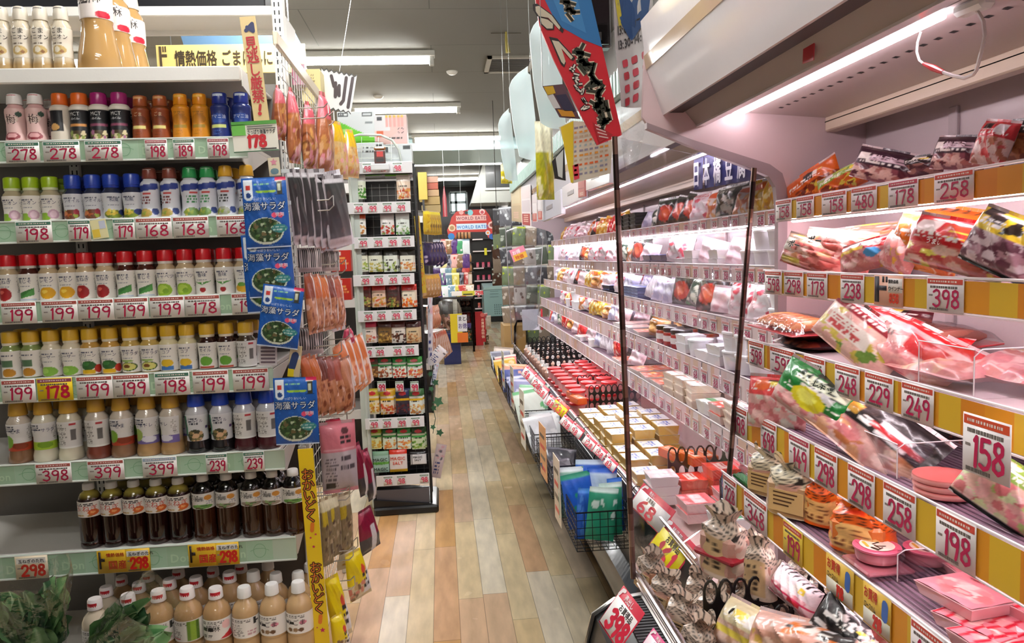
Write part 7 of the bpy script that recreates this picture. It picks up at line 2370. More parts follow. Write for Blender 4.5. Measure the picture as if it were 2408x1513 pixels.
LV = [(470, 412, [(845, ('e6eae2', 'd8e0c8', ['5a9a34', '7ab84a', '3a7a24']), 'green salad spice packet'), (950, ('d8ccc0', 'e0c8b0', ['c85a3a', 'e08a5a', 'd8a04a']), 'orange and pale spice packet')]),
      (553, 503, [(845, ('d8603a', 'ecece4', ['d8944a', 'c87a3a', 'e0b070']), 'white banded fried food spice packet'), (912, ('c8c0bc', 'e2ddd8', ['b8342c', 'd85a44', '8a9a4a']), 'red tomato spice packet'), (948, ('e8ece8', 'dce4dc', ['4a8a3a', '7aa85a', 'e0e0d0']), 'white and green spice packet')]),
      (641, 588, [(850, ('2a2a24', 'e4e6d0', ['9ab84a', 'c8cc6a', '7a9a34']), 'yellow green spice packet'), (884, ('2e3026', 'dfe2cc', ['c8b85a', 'b8a84a', '8a9a4a']), 'olive spice packet'), (920, ('2a2c24', 'e0e6da', ['8aa84a', '3a3a2a', 'b8c87a']), 'green and black spice packet'), (958, ('30281e', 'e4e2d2', ['d8944a', 'e0b070', 'c8743a']), 'orange topped rice spice packet')]),
      (724, 670, [(858, ('8a1c1c', '5a2820', ['7a9a3a', '9a7a4a', 'c8b060']), 'dark red spice packet'), (892, ('c83424', 'e0c0a8', ['d8603a', 'e89a5a', 'c8a04a']), 'red and orange spice packet'), (926, ('6a1a1c', '4a2420', ['6a8a3a', '8a6a3a', 'b8a050']), 'maroon spice packet'), (962, ('d82c1c', 'e8dcc4', ['e87a24', 'f09a3a', 'd85a1c']), 'bright red and orange spice packet')]),
      (808, 758, [(870, ('d83a5a', 'e8d8cc', ['e0a878', 'd8b890', 'c85a4a']), 'pink spice packet'), (906, ('4a2018', '7a5a2a', ['c8a04a', 'a8803a', '5a3a1c']), 'brown and gold spice packet'), (938, ('5a2018', 'd8d0c4', ['5a3020', '7a4a30', '3a2018']), 'brown and white spice packet'), (972, ('4a1c18', 'd0b890', ['b87a4a', '8a5a34', 'd8a870']), 'brown beef spice packet')]),
      (890, 842, [(874, ('4a2818', '6a4428', ['a87a44', '7a5230', 'c89a5a']), 'dark brown spice packet'), (906, ('1f6a34', 'e0e4d8', ['a85a3a', 'c87a4a', '8a4a2c']), 'green headed spice packet'), (940, ('2a9a44', 'd8e4d4', ['c8483a', 'e07a54', 'b8382c']), 'bright green spice packet'), (975, ('3a9a3a', 'e4e6dc', ['c84a3a', 'd86a4a', 'e0a05a']), 'green spice packet with red picture')]),
      (976, 918, [(877, ('c8b42c', 'e8dcb8', ['e0a03a', 'd8c04a', 'c87a2c']), 'yellow spice packet'), (912, ('d8a81c', 'e8d8c0', ['c8482c', 'd86a3a', 'e0b04a']), 'yellow and red spice packet'), (948, ('1c2c5a', '3a3440', ['5a2020', '7a3030', '2a2030']), 'navy blue spice packet'), (980, ('3a6a3a', 'e4e8dc', ['d89a4a', 'e0b870', 'c87a3a']), 'white and green banded spice packet')]),
      (1058, 1008, [(882, ('b8c83a', 'd8e0a8', ['d8a83a', 'e0c04a', 'c8b060']), 'lime green spice packet'), (917, ('2a6a34', 'd4e0cc', ['e0904a', 'd8b060', 'c87a3a']), 'green spice packet with orange picture'), (951, ('3a9a4a', 'dce6d8', ['e0944a', 'd87a3a', 'e8c070']), 'mid green spice packet with orange picture'), (985, ('2a4a24', 'c8d4b0', ['6a9a3a', '8ab04a', '4a7a2c']), 'dark green spice packet with green picture')])]
for k, (y1, y0, row) in enumerate(LV):
    for j, (px, (hd, md, fd), lb) in enumerate(row):
        lo, hi = at(px, y1, Y=YS + .02), at(px, y0, Y=YS + .02)
        logo = 'c8242c' if k in (3, 5, 6, 7) else None
        for q in range(2):
            if q and k < 2:
                continue
            key = 'sp%d_%d' % (k, j)
            goods(key, lambda: spk(hd, md, fd, .076, .115, logo, {5: '2f8a44', 6: 'e0b01c', 7: '3a9a44'}.get(k), k * 5 + j), 'spice_packet', lb + (' in front' if not q else ' behind its like') + ', %s level of black rack' % ORD[k], 'spice packet',
                  TM((lo[0] + .008 * q, YS + .02 + .03 * q, lo[2] + .003), rx=-.08) @ Matrix.Diagonal((1, 1, (hi[2] - lo[2]) / .115, 1)), 'spice packets on the black rack')
for j, (px, y0, y1, w_, hd, mid, col, lb) in enumerate(((897, 1062, 1112, .09, '8ab89a', 'a8ccc0', '2a3a34', 'pale green seasoning salt pouch'), (938, 1058, 1110, .1, 'd8341c', 'ece4e0', 'd8503a', 'red and white seasoning salt pouch'), (984, 1062, 1095, .095, '1c1c1e', 'e0e0e2', '1c1c1e', 'black and white seasoning salt pouch'))):
    lo, hi = at(px, y1, Y=YS + .01), at(px, y0, Y=YS + .01)
    cv = CV(24, 28, mid).rect(0, .8, 1, 1, hd)
    if j == 1:
        cv.rect(0, 0, 1, .14, 'e0b02c')
    if j == 0:
        cv.rect(0, .38, 1, .5, '6ab04a')
    if j == 2:
        cv.rect(0, 0, .05, 1, '1c1c1e').rect(.1, 0, .14, 1, '1c1c1e').rect(0, 0, 1, .1, '1c1c1e')
    hh = hi[2] - lo[2]
    mb = pouch(w_, hh, .02, cv, hd, (.03, .04), .15, seed=j)
    m_ = lambda a, q: np.stack([a, 0 * a - .013, q], -1)
    mb.text('MAGIC', -w_ * .02, hh * .54, hh * .17, col, map_=m_, center=True, bold=True)
    mb.text('SALT', -w_ * .02, hh * .34 if j else hh * .52 - hh * .14, hh * .16, col if j else '4a9a3a', map_=m_, center=True, bold=True)
    if j == 0:
        mb.text('MAGIC', 0, hh * .1, hh * .17, col, map_=m_, center=True, bold=True)
    solo(mb, 'salt_pouch', lb + ' on the lowest level of the black rack', 'seasoning', TM((lo[0], YS + .012, lo[2]), rx=-.05))
# cartons on top
def carton(x0, y0, x1, y1, d, front, side, lb, extra=None, dy=.06, name='display_carton'):
    lo, hi = at(x0, y1, Y=YS + dy), at(x1, y0, Y=YS + dy)
    w_, h_ = hi[0] - lo[0], hi[2] - lo[2]
    mb = boxart(MB(), w_, d, h_, front, None, side, b=.001)
    if extra:
        extra(mb, w_, h_, lambda a, q: np.stack([a, 0 * a - d / 2 - .0018, q], -1))
    return solo(mb, name, lb, 'carton', TM(((lo[0] + hi[0]) / 2, YS + dy + d / 2, lo[2]), rz=-.03))


cvc = CV(40, 34, 'e6eef0').rect(0, .05, 1, .25, '6ed41c').tri((0, .75), (0, .2), (1, .2), '6ed41c').rect(.08, .42, .4, .5, 'b8f07a').rect(.02, .86, .3, .97, '2a3234').rect(.05, .88, .27, .95, 'e6eef0').rect(.68, .86, .95, .97, '3a4244').rect(.7, .88, .93, .95, 'd8e0e2').rect(.75, .66, .95, .72, '8a9496')
def sb(mb, w_, h_, m_):
    mb.text('S&B', -w_ * .46, h_ * .885, h_ * .075, '1c2224', map_=m_, bold=True)
    mb.strokes([[(-w_ * .35, h_ * .03), (w_ * .3, h_ * .05)]], h_ * .012, '1c2224', 'card', m_)
carton(797, 262, 879, 345, .1, cvc, 'd8e0e0', 'white and green carton standing on top of the spice rack', sb)
cvj = CV(40, 34, 'ecc4bc').rect(0, .5, .5, 1, 'e8e8ea').rect(.12, .82, .28, .95, '2a2a30').rect(.08, .3, .3, .5, 'e0602c').tri((.35, .1), (1, .1), (1, .75), 'f0c8c4').ell(.82, .5, .1, .1, '3a2a2a').ell(.82, .5, .08, .08, 'e8c0bc').lines(.45, .2, .9, .3, '2a2020', 1, .8, 4)
for q in range(5):
    cvj.rect(.36 + .12 * q, .62, .44 + .12 * q, .95, 'e8a8a0').rect(.36 + .12 * q, .92, .44 + .12 * q, 1, 'e0b83a')
carton(880, 270, 956, 345, .1, cvj, 'd8c0b8', 'pink printed display carton with jar pictures on top of the spice rack')
cvd = CV(40, 34, 'e6eef0').tri((0, .4), (0, .0), (.9, .0), '6ed41c').lines(.3, .7, .9, .9, '2a3234', 2, .5, 2).rect(.75, .85, .95, .95, '3a4244')
carton(835, 335, 902, 415, .1, cvd, 'd8e0e0', 'white and green carton behind the wire arch of the spice rack', None, .05)
carton(903, 338, 968, 415, .1, CV(40, 34, 'dfe8ea').tri((0, .5), (0, .0), (.9, .0), '6ed41c').rect(.1, .75, .2, .92, '2a3234').rect(.7, .82, .95, .95, '3a4244'), 'd8e0e0', 'second white and green carton behind the wire arch', None, .055)
p = at(895, 402, Y=YS - .03)
b = MB()
b.box(-.05, .05, -.04, .0, 0, .035, 'dfe2e4', 'plastic', .004)
b.box(-.028, .03, -.03, -.002, .036, .105, '4a1c14', 'card', .002)
b.box(-.015, .02, -.0315, -.03, .072, .1, 'c8302c', 'card')
b.box(-.02, .024, -.0315, -.03, .045, .062, '1c1412', 'card')
b.box(-.03, .035, -.02, .002, .105, .13, '8a5a34', 'film', .01)
solo(b, 'sample_box', 'white clip tray holding a small brown sample pack on the spice rack top', 'tray', TM(p))


# ------------------------------------------------------------------ beyond the spice rack
def Q(px, py, Y):
    return at(px, py, Y=Y)


def bx(x0, y0, x1, y1, Y, d, col='fff', m='card', name='box', label='', cat='box', cv=None, extra=None, b=.002, group=None, zlo=None):
    """box whose front fills a photo rectangle at distance Y"""
    lo, hi = Q(x0, y1, Y), Q(x1, y0, Y)
    if zlo is not None:
        lo[2] = zlo
    w_, h_ = hi[0] - lo[0], hi[2] - lo[2]
    mb = MB()
    mb.box(-w_ / 2, w_ / 2, 0, d, 0, h_, col, m, b)
    if cv is not None:
        mb.sheet(lambda U, V: ((U - .5) * w_ * .98, -.001, V * h_ * .98 + h_ * .01), cv, m)
    if extra:
        extra(mb, w_, h_, lambda a, q: np.stack([a, 0 * a - .0025, q], -1))
    return solo(mb, name, label, cat, TM(((lo[0] + hi[0]) / 2, Y, lo[2])), group)


# second and third gondolas (their end faces along the aisle)
def gondola_end(x, y0, y1, h_, label, levels):
    g = thing('gondola_shelving', label, 'shelving', TM((x, y0, 0)))
    b = MB(); b.box(-1.6, 0, .02, y1 - y0, 0, .12, '3a3a3c', 'enamel'); b.build('base_deck', g)
    b = MB(); b.box(-1.6, 0, (y1 - y0) / 2 - .01, (y1 - y0) / 2 + .01, .1, h_, '5a5654', 'enamel'); b.build('back_panel', g)
    for k in range(levels):
        z = .12 + (h_ - .2) * (k + 1) / levels
        b = MB(); b.box(-1.6, 0, 0, y1 - y0, z - .02, z, 'cfccc6', 'enamel'); b.box(-1.6, 0, -.006, 0, z - .05, z + .01, 'd8d4d0', 'plastic'); b.build('shelf_board', g)
    for y in (.02, y1 - y0 - .02):
        b = MB(); b.box(-.02, .0, y - .015, y + .015, 0, h_ + .1, '26262a', 'enamel'); b.build('upright_post', g)
    b = MB()
    for z in np.arange(.15, h_, .08):
        b.tube([(.012, 0, z), (.012, y1 - y0, z)], .002, 4, '8a8886', 'plastic')
    for y in np.arange(0, y1 - y0, .08):
        b.tube([(.012, y, .1), (.012, y, h_)], .002, 4, '8a8886', 'plastic')
    b.build('wire_grid', g)
    return g


G1 = gondola_end(-.17, 4.8, 5.75, 2.0, 'gondola behind the spice rack with hanging snack strips on its end', 5)
gondola_end(-.12, 6.9, 7.7, 1.9, 'gondola further up the aisle behind the yellow hanging bags', 5)
# stock on those gondolas, as cartons on their tops
for j, (x0, y0, x1, y1, Y, col, lb) in enumerate(((985, 405, 1003, 470, 6.9, 'c8b04a', 'mustard carton on the further gondola'), (998, 415, 1030, 430, 7.0, 'c89a84', 'striped brown carton topmost of the stack'), (998, 430, 1030, 446, 7.0, 'b8583c', 'red banded carton in the stack'), (998, 446, 1032, 462, 7.0, 'c8a478', 'tan carton in the stack'), (994, 462, 1034, 482, 7.0, 'b89a5a', 'mustard brown carton low in the stack'), (992, 482, 1036, 500, 7.0, 'a8905a', 'lowest brown carton of the stack'))):
    bx(x0, y0, x1, y1, Y, .3, col, 'card', 'cardboard_carton', lb + ' beyond the spice rack', 'carton', group='cartons stacked on the further gondola')


def strip(px0, py0, px1, py1, Y, n, mk, name, label, group, w_, h_, rz=.9, fan=.12, dx=1.0):
    a, c = Q(px0, py1, Y), Q(px1, py0, Y)
    hk = MB()
    for j in range(n):
        t = j / max(1, n - 1)
        x = a[0] + .02 + (c[0] - a[0] - .04) * t
        hk.tube([(0.012, Y + .05 * j - 4.8, c[2] + .004), (x + .17, Y + .05 * j - 4.8, c[2] - .004)], .003, 5, 'b8b6b4', 'metal')
        goods('st' + label[:14], mk, name, '%s, %s from the pole of the rack' % (label, ORD[j]), 'bag', TM((x, Y + .05 * j, a[2]), rz=rz, ry=-fan * (t - .2)) @ Matrix.Diagonal((w_, 1, (c[2] - a[2]), 1)), group)
    hk.build('hook', G1)


unit = lambda cv, t=.03, sd=1: (lambda: pouch(1.0, 1.0, t, cv, 'c8b8a0', (.05, .06), .3, seed=sd))
strip(1000, 495, 1034, 552, 5.6, 5, unit(CV(20, 30, 'd8b41c').rect(0, .85, 1, 1, 'e8d43a').blobs(0, 0, 1, .8, ['8a6a14', 'e0c84a', 'c89a1c'], 14, .12, 2), .04, 1), 'snack_bag', 'yellow hanging snack bag on the rear gondola', 'yellow bags on the rear gondola', .1, 1)
strip(1000, 568, 1050, 625, 5.7, 5, unit(CV(20, 30, '2c1c5a').blobs(0, 0, 1, .9, ['4a3a7a', '1c1240', 'c8b8d0', '6a4a30'], 14, .12, 3), .05, 2), 'snack_bag', 'dark purple hanging snack bag on the rear gondola', 'purple bags on the rear gondola', .11, 1, fan=.5)
strip(998, 645, 1032, 702, 5.7, 4, unit(CV(20, 30, 'c89a5a').rect(0, .8, 1, 1, 'd8a82c').blobs(0, 0, 1, .8, ['d8b080', 'b8844a', 'e8d0b0'], 14, .12, 4), .05, 3), 'snack_bag', 'beige hanging snack bag on the rear gondola', 'beige bags on the rear gondola', .1, 1)
strip(1008, 720, 1030, 775, 5.3, 3, unit(CV(20, 30, 'd89a78').blobs(0, 0, 1, 1, ['e0a888', 'c87a5a', 'e8c8b8'], 14, .12, 5), .05, 4), 'snack_bag', 'pale orange hanging snack bag on the rear gondola', 'pale orange bags on the rear gondola', .1, 1)
strip(1012, 782, 1060, 850, 5.5, 7, unit(CV(20, 30, 'd8a07a').rect(0, .8, 1, 1, 'c8582c').stripes('e8d4c8', 3, .3).blobs(0, .1, 1, .7, ['c87a54', 'e0b498'], 10, .1, 6), .03, 5), 'snack_bag', 'orange fanned jerky bag low on rear gondola', 'fanned jerky bags on the rear gondola', .11, 1, fan=.5)
# vertical sign strip and labels beside the rack pole
M, w_, h_ = frame3([at(983, 508, Y=4.41), at(996, 507, Y=4.41), at(990, 690, Y=4.41)])
b = MB(); b.box(0, w_, -.002, .002, 0, h_, 'd8b83a', 'card')
m_ = lambda a, q: np.stack([a, 0 * a - .004, q], -1)
for k, ch in enumerate('おかいどくおかい'):
    b.text(ch, w_ * .5, h_ * (.9 - .115 * k), h_ * .08, ('e0702c', '5a4a6a')[(k // 3) % 2], map_=m_, bold=True, center=True, asp=.6)
solo(b, 'vertical_sign', 'narrow yellow and orange sign strip beside the spice rack pole', 'sign', M)
for j, (a, c, d, col, lb) in enumerate((((998, 700), (1010, 700), (1006, 860), 'd4d0d6', 'tall white packet strip beside the spice rack pole'), ((1000, 800), (1022, 818), (1003, 845), 'e6dede', 'small white card leaning out beside the spice rack pole'), ((1016, 1042), (1040, 1046), (1012, 1122), 'd8c4c4', 'clear hanging bag low beside the spice rack pole'), ((1003, 850), (1014, 852), (1012, 905), 'c8ccd8', 'white and blue packet below the leaning card'))):
    M, w_, h_ = frame3([at(*q, Y=4.4) for q in (a, c, d)])
    cv = CV(14, 40, col).lines(.2, .1, .8, .5, '2a3a7a', 4, .7, j).blobs(0, .5, 1, 1, ['e8e4ea', '6a6470', 'd8a8b0'], 10, .15, j)
    mb = pouch(w_, h_, .012, cv, col, (.03, .03), .3, seed=j)
    solo(mb, 'hanging_packet', lb, 'packet', M @ Matrix.Translation((w_ / 2, 0, 0)))
# plastic ivy on the rack pole
b = MB()
r = np.random.default_rng(4)
b.tube([at(x, y, Y=4.185) for x, y in ((1012, 860), (1018, 900), (1016, 950), (1024, 985), (1018, 1020))], .002, 5, '2c4a34', 'plastic')
for (px, py, s_) in ((1012, 880, .018), (1024, 900, .022), (1030, 945, .034), (1020, 960, .02), (1034, 1018, .024), (1014, 915, .018), (1018, 1005, .018)):
    p = at(px, py, Y=4.18)
    a = np.arange(10) * 2 * PI / 10 + r.uniform(0, 6)
    k = np.where(np.arange(10) % 2 == 0, 1, .55) * s_
    b.add(np.stack([p[0] + k * np.cos(a), p[1] + .3 * k * np.sin(a * 2), p[2] + k * np.sin(a)], 1), [tuple(range(10))], ('2c5a3c', '3a6a4a')[int(py) % 2], 'leaf')
solo(b, 'plastic_ivy', 'green plastic ivy twined on the pole of the spice rack', 'artificial plant')

# far end of the aisle
YB = 17.3
shelf = thing('dark_shelving', 'dark shelving with rows of pink packets at the far end of the aisle', 'shelving', TM((0, 0, 0)))
lo, hi = Q(1112, 770, YB), Q(1165, 520, YB)
b = MB(); b.box(lo[0], hi[0], YB + .28, YB + .3, .05, hi[2] + .3, '181416', 'plastic'); b.box(lo[0] - .02, lo[0], YB, YB + .3, .05, hi[2] + .3, '1c181a', 'plastic'); b.box(hi[0], hi[0] + .02, YB, YB + .3, .05, hi[2] + .3, '1c181a', 'plastic'); b.box(lo[0], hi[0], YB, YB + .3, 0, .05, '181416', 'plastic')
b.build('shelf_body', shelf)
for k, y in enumerate((562, 590, 630, 660, 683, 700, 725)):
    z = Q(1120, y, YB)[2]
    b = MB(); b.box(lo[0], hi[0], YB, YB + .28, z - .012, z, '242022', 'plastic'); b.box(lo[0], lo[0] + (hi[0] - lo[0]) * (.8 if k % 2 else .5), YB - .004, YB, z - .03, z, 'd0c4c2', 'card'); b.build('shelf_board', shelf)
for k, y in enumerate((630, 660, 683, 700, 725)):
    z = Q(1120, y, YB)[2]
    for j in range(5):
        x = lo[0] + .04 + j * (hi[0] - lo[0] - .1) / 4
        goods('pinkpk%d' % (k > 2), lambda: spk('b82a4a' if k < 3 else 'b84a34', 'd86a82' if k < 3 else 'c86a54', ['e0a0b0', 'b83a54'], .06, .12, None, None, 3), 'snack_packet', '%s packet on the dark far shelving, %s level, %s from its near edge' % ('pink' if k < 3 else 'red', ORD[k], ORD[j]), 'packet', TM((x, YB + .03, z + .002)), 'packets on the dark far shelving')
b = MB(); p = Q(1142, 592, YB - .02); b.box(-.03, .03, -.002, .002, -.08, .08, 'dcd02c', 'card'); solo(b, 'yellow_tag', 'yellow tag hanging on the dark far shelving', 'tag', TM(p))
# hanging bottle packs left of the dark shelving
d2 = thing('display_rack', 'black display rack hung with brown bottles under the arched sign', 'display rack', TM((0, 0, 0)))
lo, hi = Q(1070, 700, 12.6), Q(1111, 540, 12.6)
b = MB(); b.box(lo[0], hi[0], 12.8, 12.82, .1, hi[2] + .1, '141214', 'plastic'); b.box(lo[0], hi[0], 12.45, 12.82, 0, .1, '1a181a', 'plastic'); b.build('rack_panel', d2)
b = MB(); q = Q(1062, 640, 12.55); b.box(q[0], q[0] + .07, 12.56, 12.6, .1, 1.62, 'c8cac2', 'enamel'); b.build('rack_post', d2)


def mini():
    mb = MB()
    mb.lathe([(.02, 0, '8a5a34'), (.024, .01, '9a6a40'), (.024, .1, 'b88a60'), (.012, .125, 'c8a888'), (.012, .15, 'e0dcd8')], 10, m='liquid')
    return mb


for k, (y, col) in enumerate(((562, 0), (618, 1), (640, 0), (662, 1), (690, 0))):
    z = Q(1080, y, 12.6)[2]
    b = MB(); b.box(lo[0] + .02, hi[0], 12.5, 12.8, z - .012, z, '2a2628', 'plastic'); b.build('rack_shelf', d2)
    for j in range(5):
        goods('mini', mini, 'small_bottle', 'small brown bottle under the arched sign, %s rack level, %s from post' % (ORD[k], ORD[j]), 'bottle', TM((lo[0] + .05 + j * .058, 12.55, z + .002)), 'small bottles on the black rack')
# arched sign
p = [Q(1052, 560, 10.6), Q(1166, 492, 10.6)]
w_, h_ = p[1][0] - p[0][0], p[1][2] - p[0][2]
b = MB()
ol = [(.03, .0), (.0, .28), (.06, .52), (.1, .75), (.2, .95), (.42, 1.0), (.78, 1.0), (.86, .8), (.92, .52), (1.0, .3), (.98, .05), (.83, -.05), (.78, .18), (.2, .2), (.16, .02)]
b.prism([(u * w_, v * h_) for u, v in ol], 0, .012, 'b8342c', 'card')
m_ = lambda a, q: np.stack([a, 0 * a - .002, q], -1)
b.add(m_(np.array([.19, .8, .8, .19]) * w_, np.array([.6, .6, .8, .8]) * h_), [(0, 1, 2, 3)], 'e0b0a8', 'card')
b.add(m_(np.array([.19, .8, .8, .19]) * w_, np.array([.28, .28, .5, .5]) * h_), [(0, 1, 2, 3)], 'c8dcec', 'card')
m2 = lambda a, q: np.stack([a, 0 * a - .004, q], -1)
b.text('WORLD EATS!!', w_ * .2, h_ * .64, h_ * .14, '8a4a54', map_=m2, bold=True, asp=.95)
b.text('WORLD EATS!!', w_ * .2, h_ * .32, h_ * .14, '3a7ac0', map_=m2, bold=True, asp=.95)
for u, v, r_, c in ((.1, .36, .075, 'e0c0a0'), (.1, .36, .045, 'a8845a'), (.9, .42, .075, 'e0b8b0'), (.9, .42, .04, '7a3a34'), (.82, .14, .05, 'c8ccd8'), (.82, .14, .025, 'e08a2c'), (.48, .9, .06, '7ac0c8'), (.4, .9, .035, '1c3a3a'), (.72, .92, .06, 'e0c8c4'), (.72, .9, .035, 'b84a54'), (.3, .92, .05, 'd8a09a'), (.08, .05, .07, '2a7ac0'), (.9, -.0, .06, '2a5aa8')):
    b.strokes([[(u * w_, v * h_), (u * w_ + .001, v * h_)]], r_ * w_, c, 'card', m2 if r_ < .05 else m_)
for u in (.3, .7):
    b.tube([(u * w_, .006, h_), (u * w_, .006, ZC - p[0][2])], .002, 4, 'b8bab8', 'metal')
solo(b, 'arched_sign', 'red and blue arched sign reading WORLD EATS hung over the far aisle', 'sign', TM(p[0]))
# floor displays
bx(1045, 785, 1082, 856, 10.0, .5, '1f2a5c', 'plastic', 'display_bin', 'navy blue floor bin in the aisle under the clear vinyl bag', 'bin', zlo=.0)
lo, hi = Q(1022, 790, 10.0), Q(1090, 705, 10.0)
b = MB()
R_ = (hi[0] - lo[0]) / 2
b.sheet(lambda U, V: (R_ * np.cos(U * 2 * PI) * np.cos(V * PI / 2) ** .5, R_ * .9 * np.sin(U * 2 * PI) * np.cos(V * PI / 2) ** .5, (hi[2] - lo[2]) * np.sin(V * PI / 2) ** .9), CV(24, 14, 'fff'), 'cling')
r = np.random.default_rng(2)
for k in range(22):
    a, q = r.uniform(0, 6.28), r.uniform(0, .75)
    b.tube([(R_ * q * math.cos(a), R_ * q * math.sin(a) * .8, .03 + .2 * r.uniform() * (1 - q)), (R_ * q * math.cos(a) + r.uniform(-.1, .1), R_ * q * math.sin(a) * .8 + .05, .08 + .24 * r.uniform() * (1 - q))], .03, 6, ('5a3424', '8a5a44', 'b88a74', '6a2a2a', '3a3430')[k % 5], 'film')
solo(b, 'vinyl_bag', 'domed clear vinyl bag of brown packs on the navy bin', 'bag', TM(((lo[0] + hi[0]) / 2, 10.28, lo[2])))
def bsg(b, w_, h_, m_):
    b.box(w_ * .1, w_ * .9, -.002, -.0012, h_ * .38, h_ * .96, 'd8d6dc', 'card')
    b.text('まとめ', w_ * .15, h_ * .76, h_ * .15, '2a2630', map_=m_, bold=True, asp=.8)
    b.text('お徳用', w_ * .15, h_ * .5, h_ * .17, '5a4a8a', map_=m_, bold=True, asp=.75)
    b.box(w_ * .05, w_ * .95, -.002, -.0012, 0, h_ * .34, 'd8702c', 'card')
bx(1061, 738, 1086, 807, 9.95, .01, 'd8c02c', 'card', 'floor_sign', 'yellow edged floor sign with black lettering on the navy bin', 'sign', extra=bsg)
fr = thing('floor_display', 'black floor display with green produce bags beside the red banner', 'display rack', TM((0, 0, 0)))
lo, hi = Q(1086, 812, 12.0), Q(1114, 705, 12.0)
b = MB(); b.box(lo[0], hi[0], 12.0, 12.4, 0, .05, '141416', 'plastic'); b.box(lo[0], hi[0], 12.35, 12.4, 0, hi[2] + .1, '17161a', 'plastic')
for z in (.35, .62, hi[2]):
    b.box(lo[0], hi[0], 12.0, 12.4, z - .015, z, '1c1c1e', 'plastic')
for x in (lo[0], hi[0]):
    b.box(x - .01, x + .01, 12.0, 12.4, 0, hi[2], '141416', 'plastic')
b.build('display_frame', fr)
for k, z in enumerate((.05, .35, .62, 0)):
    if k == 3:
        continue
    for j in range(2):
        goods('prod%d' % k, lambda: pouch(.08, .2, .06, CV(16, 20, ('3a4a2c', '6a1c1c', '3a1c1c')[k]).blobs(0, 0, 1, 1, [('5a7a3a', 'b8a89a', 'c87a4a'), ('8a2a2a', '4a1414', 'a84a4a'), ('5a2a2a', '2a1414', '8a4a3a')][k], 12, .14, k), '3a2a2a', seed=k), 'produce_bag', '%s bag on the black floor display, %s of two' % (('green and white', 'dark red', 'maroon')[k], ORD[j]), 'bag', TM((lo[0] + .05 + .08 * j, 12.1, z), rx=-.2))
lo, hi = Q(1030, 700, 8.7), Q(1115, 668, 8.7)
def dcard(b, w_, h_, m_):
    b.box(0, w_ * .6, -.002, -.001, 0, h_, 'c8c03a', 'card')
    b.box(w_ * .6, w_, -.002, -.001, 0, h_, 'e0d8d8', 'card')
    b.digits('298', w_ * .64, h_ * .15, h_ * .7, 'c82a34', .14, map_=m_, asp=1.1)
    b.box(w_ * .05, w_ * .5, -.0026, -.002, h_ * .15, h_ * .4, '2a2a2a', 'card')
bx(1062, 684, 1111, 697, 11.2, .01, 'e8e4e0', 'card', 'price_card', 'yellow and white price card reading 298 on the far table', 'price card', extra=dcard)
tb = thing('display_table', 'dark display table heaped with packets beyond the rear gondola', 'table', TM((0, 0, 0)))
z = Q(1080, 699, 11.22)[2]
b = MB(); b.box(Q(1035, 699, 11.22)[0], Q(1112, 699, 11.22)[0], 11.22, 12.0, z - .03, z, '2a2626', 'wood'); b.build('table_top', tb)
for x in (1037, 1110):
    b = MB(); xx = Q(x, 699, 11.22)[0]; b.box(xx - .015, xx + .015, 11.25, 11.28, 0, z - .03, '1c1a1a', 'metal'); b.build('table_leg', tb)
cols = [('3a1c5a', '5a3a7a'), ('d8d8d8', '4a9a6a'), ('6a8a9a', 'd8e0e4'), ('c8b83a', 'e8e0a0'), ('2a2a34', '8a8a9a'), ('b83a34', 'e0b0a8'), ('d8c8b8', '8a6a4a')]
for j in range(14):
    x = Q(1040 + (j % 7) * 10.5, 690, 11.4)[0]
    c = cols[j % 7]
    solo(pch(.13, .2 if j < 7 else .36, c[0], c[1], j + 300), 'snack_packet', '%s packet on the dark display table, %s from rear gondola' % (('purple', 'white and green', 'pale blue', 'yellow', 'dark grey', 'red', 'beige')[j % 7] + (' standing rear' if j > 6 else ' lying front'), ORD[j % 7]), 'packet', TM((x, 11.35 + .25 * (j // 7), z + .002), rz=rr.uniform(-.5, .5), rx=-.5 if j < 7 else -.1), 'packets on the dark display table')
for k in range(3):
    for j in range(6):
        c = cols[(j + k * 2) % 7]
        p = Q(1030 + j * 13, 665 - 33 * k, 11.79)
        solo(pch(.14, .24, c[1] if k else c[0], c[0], j + 330 + k * 7), 'snack_packet', '%s packet pinned on wire wall behind the table, %s row, %s from gondola' % (('violet', 'green', 'blue', 'yellow', 'grey', 'red', 'tan')[(j + k * 2) % 7], ORD[k], ORD[j]), 'packet', TM(p), 'packets pinned behind the display table')
wn = thing('wire_net_panel', 'tall wire net panel of pinned packets behind the dark display table', 'wire rack', TM((0, 11.81, 0)))
b = MB()
xa, xb = Q(1022, 690, 11.8)[0], Q(1112, 690, 11.8)[0]
for z in np.arange(.1, 1.9, .1):
    b.tube([(xa, 0, z), (xb, 0, z)], .002, 4, '3a3838', 'plastic')
for x in np.arange(xa, xb, .1):
    b.tube([(x, 0, 0), (x, 0, 1.9)], .002, 4, '3a3838', 'plastic')
b.build('wire_grid', wn)
def ban(b, w_, h_, m_):
    b.box(w_ * .2, w_ * .8, -.002, -.001, h_ * .1, h_ * .82, 'a81c24', 'card')
    b.strokes([[(w_ * .5, h_ * .9), (w_ * .51, h_ * .9)]], w_ * .25, 'd86a64', 'card', m_)
    for k in range(6):
        b.text('お買得品特価'[k], w_ * .5, h_ * (.72 - .1 * k), h_ * .08, 'f0c8b0', map_=m_, center=True, bold=True)
bx(1116, 733, 1134, 812, 12.0, .03, 'b02028', 'card', 'banner_stand', 'narrow red banner stand with pale vertical lettering in the far aisle', 'banner', extra=ban, zlo=0.0)
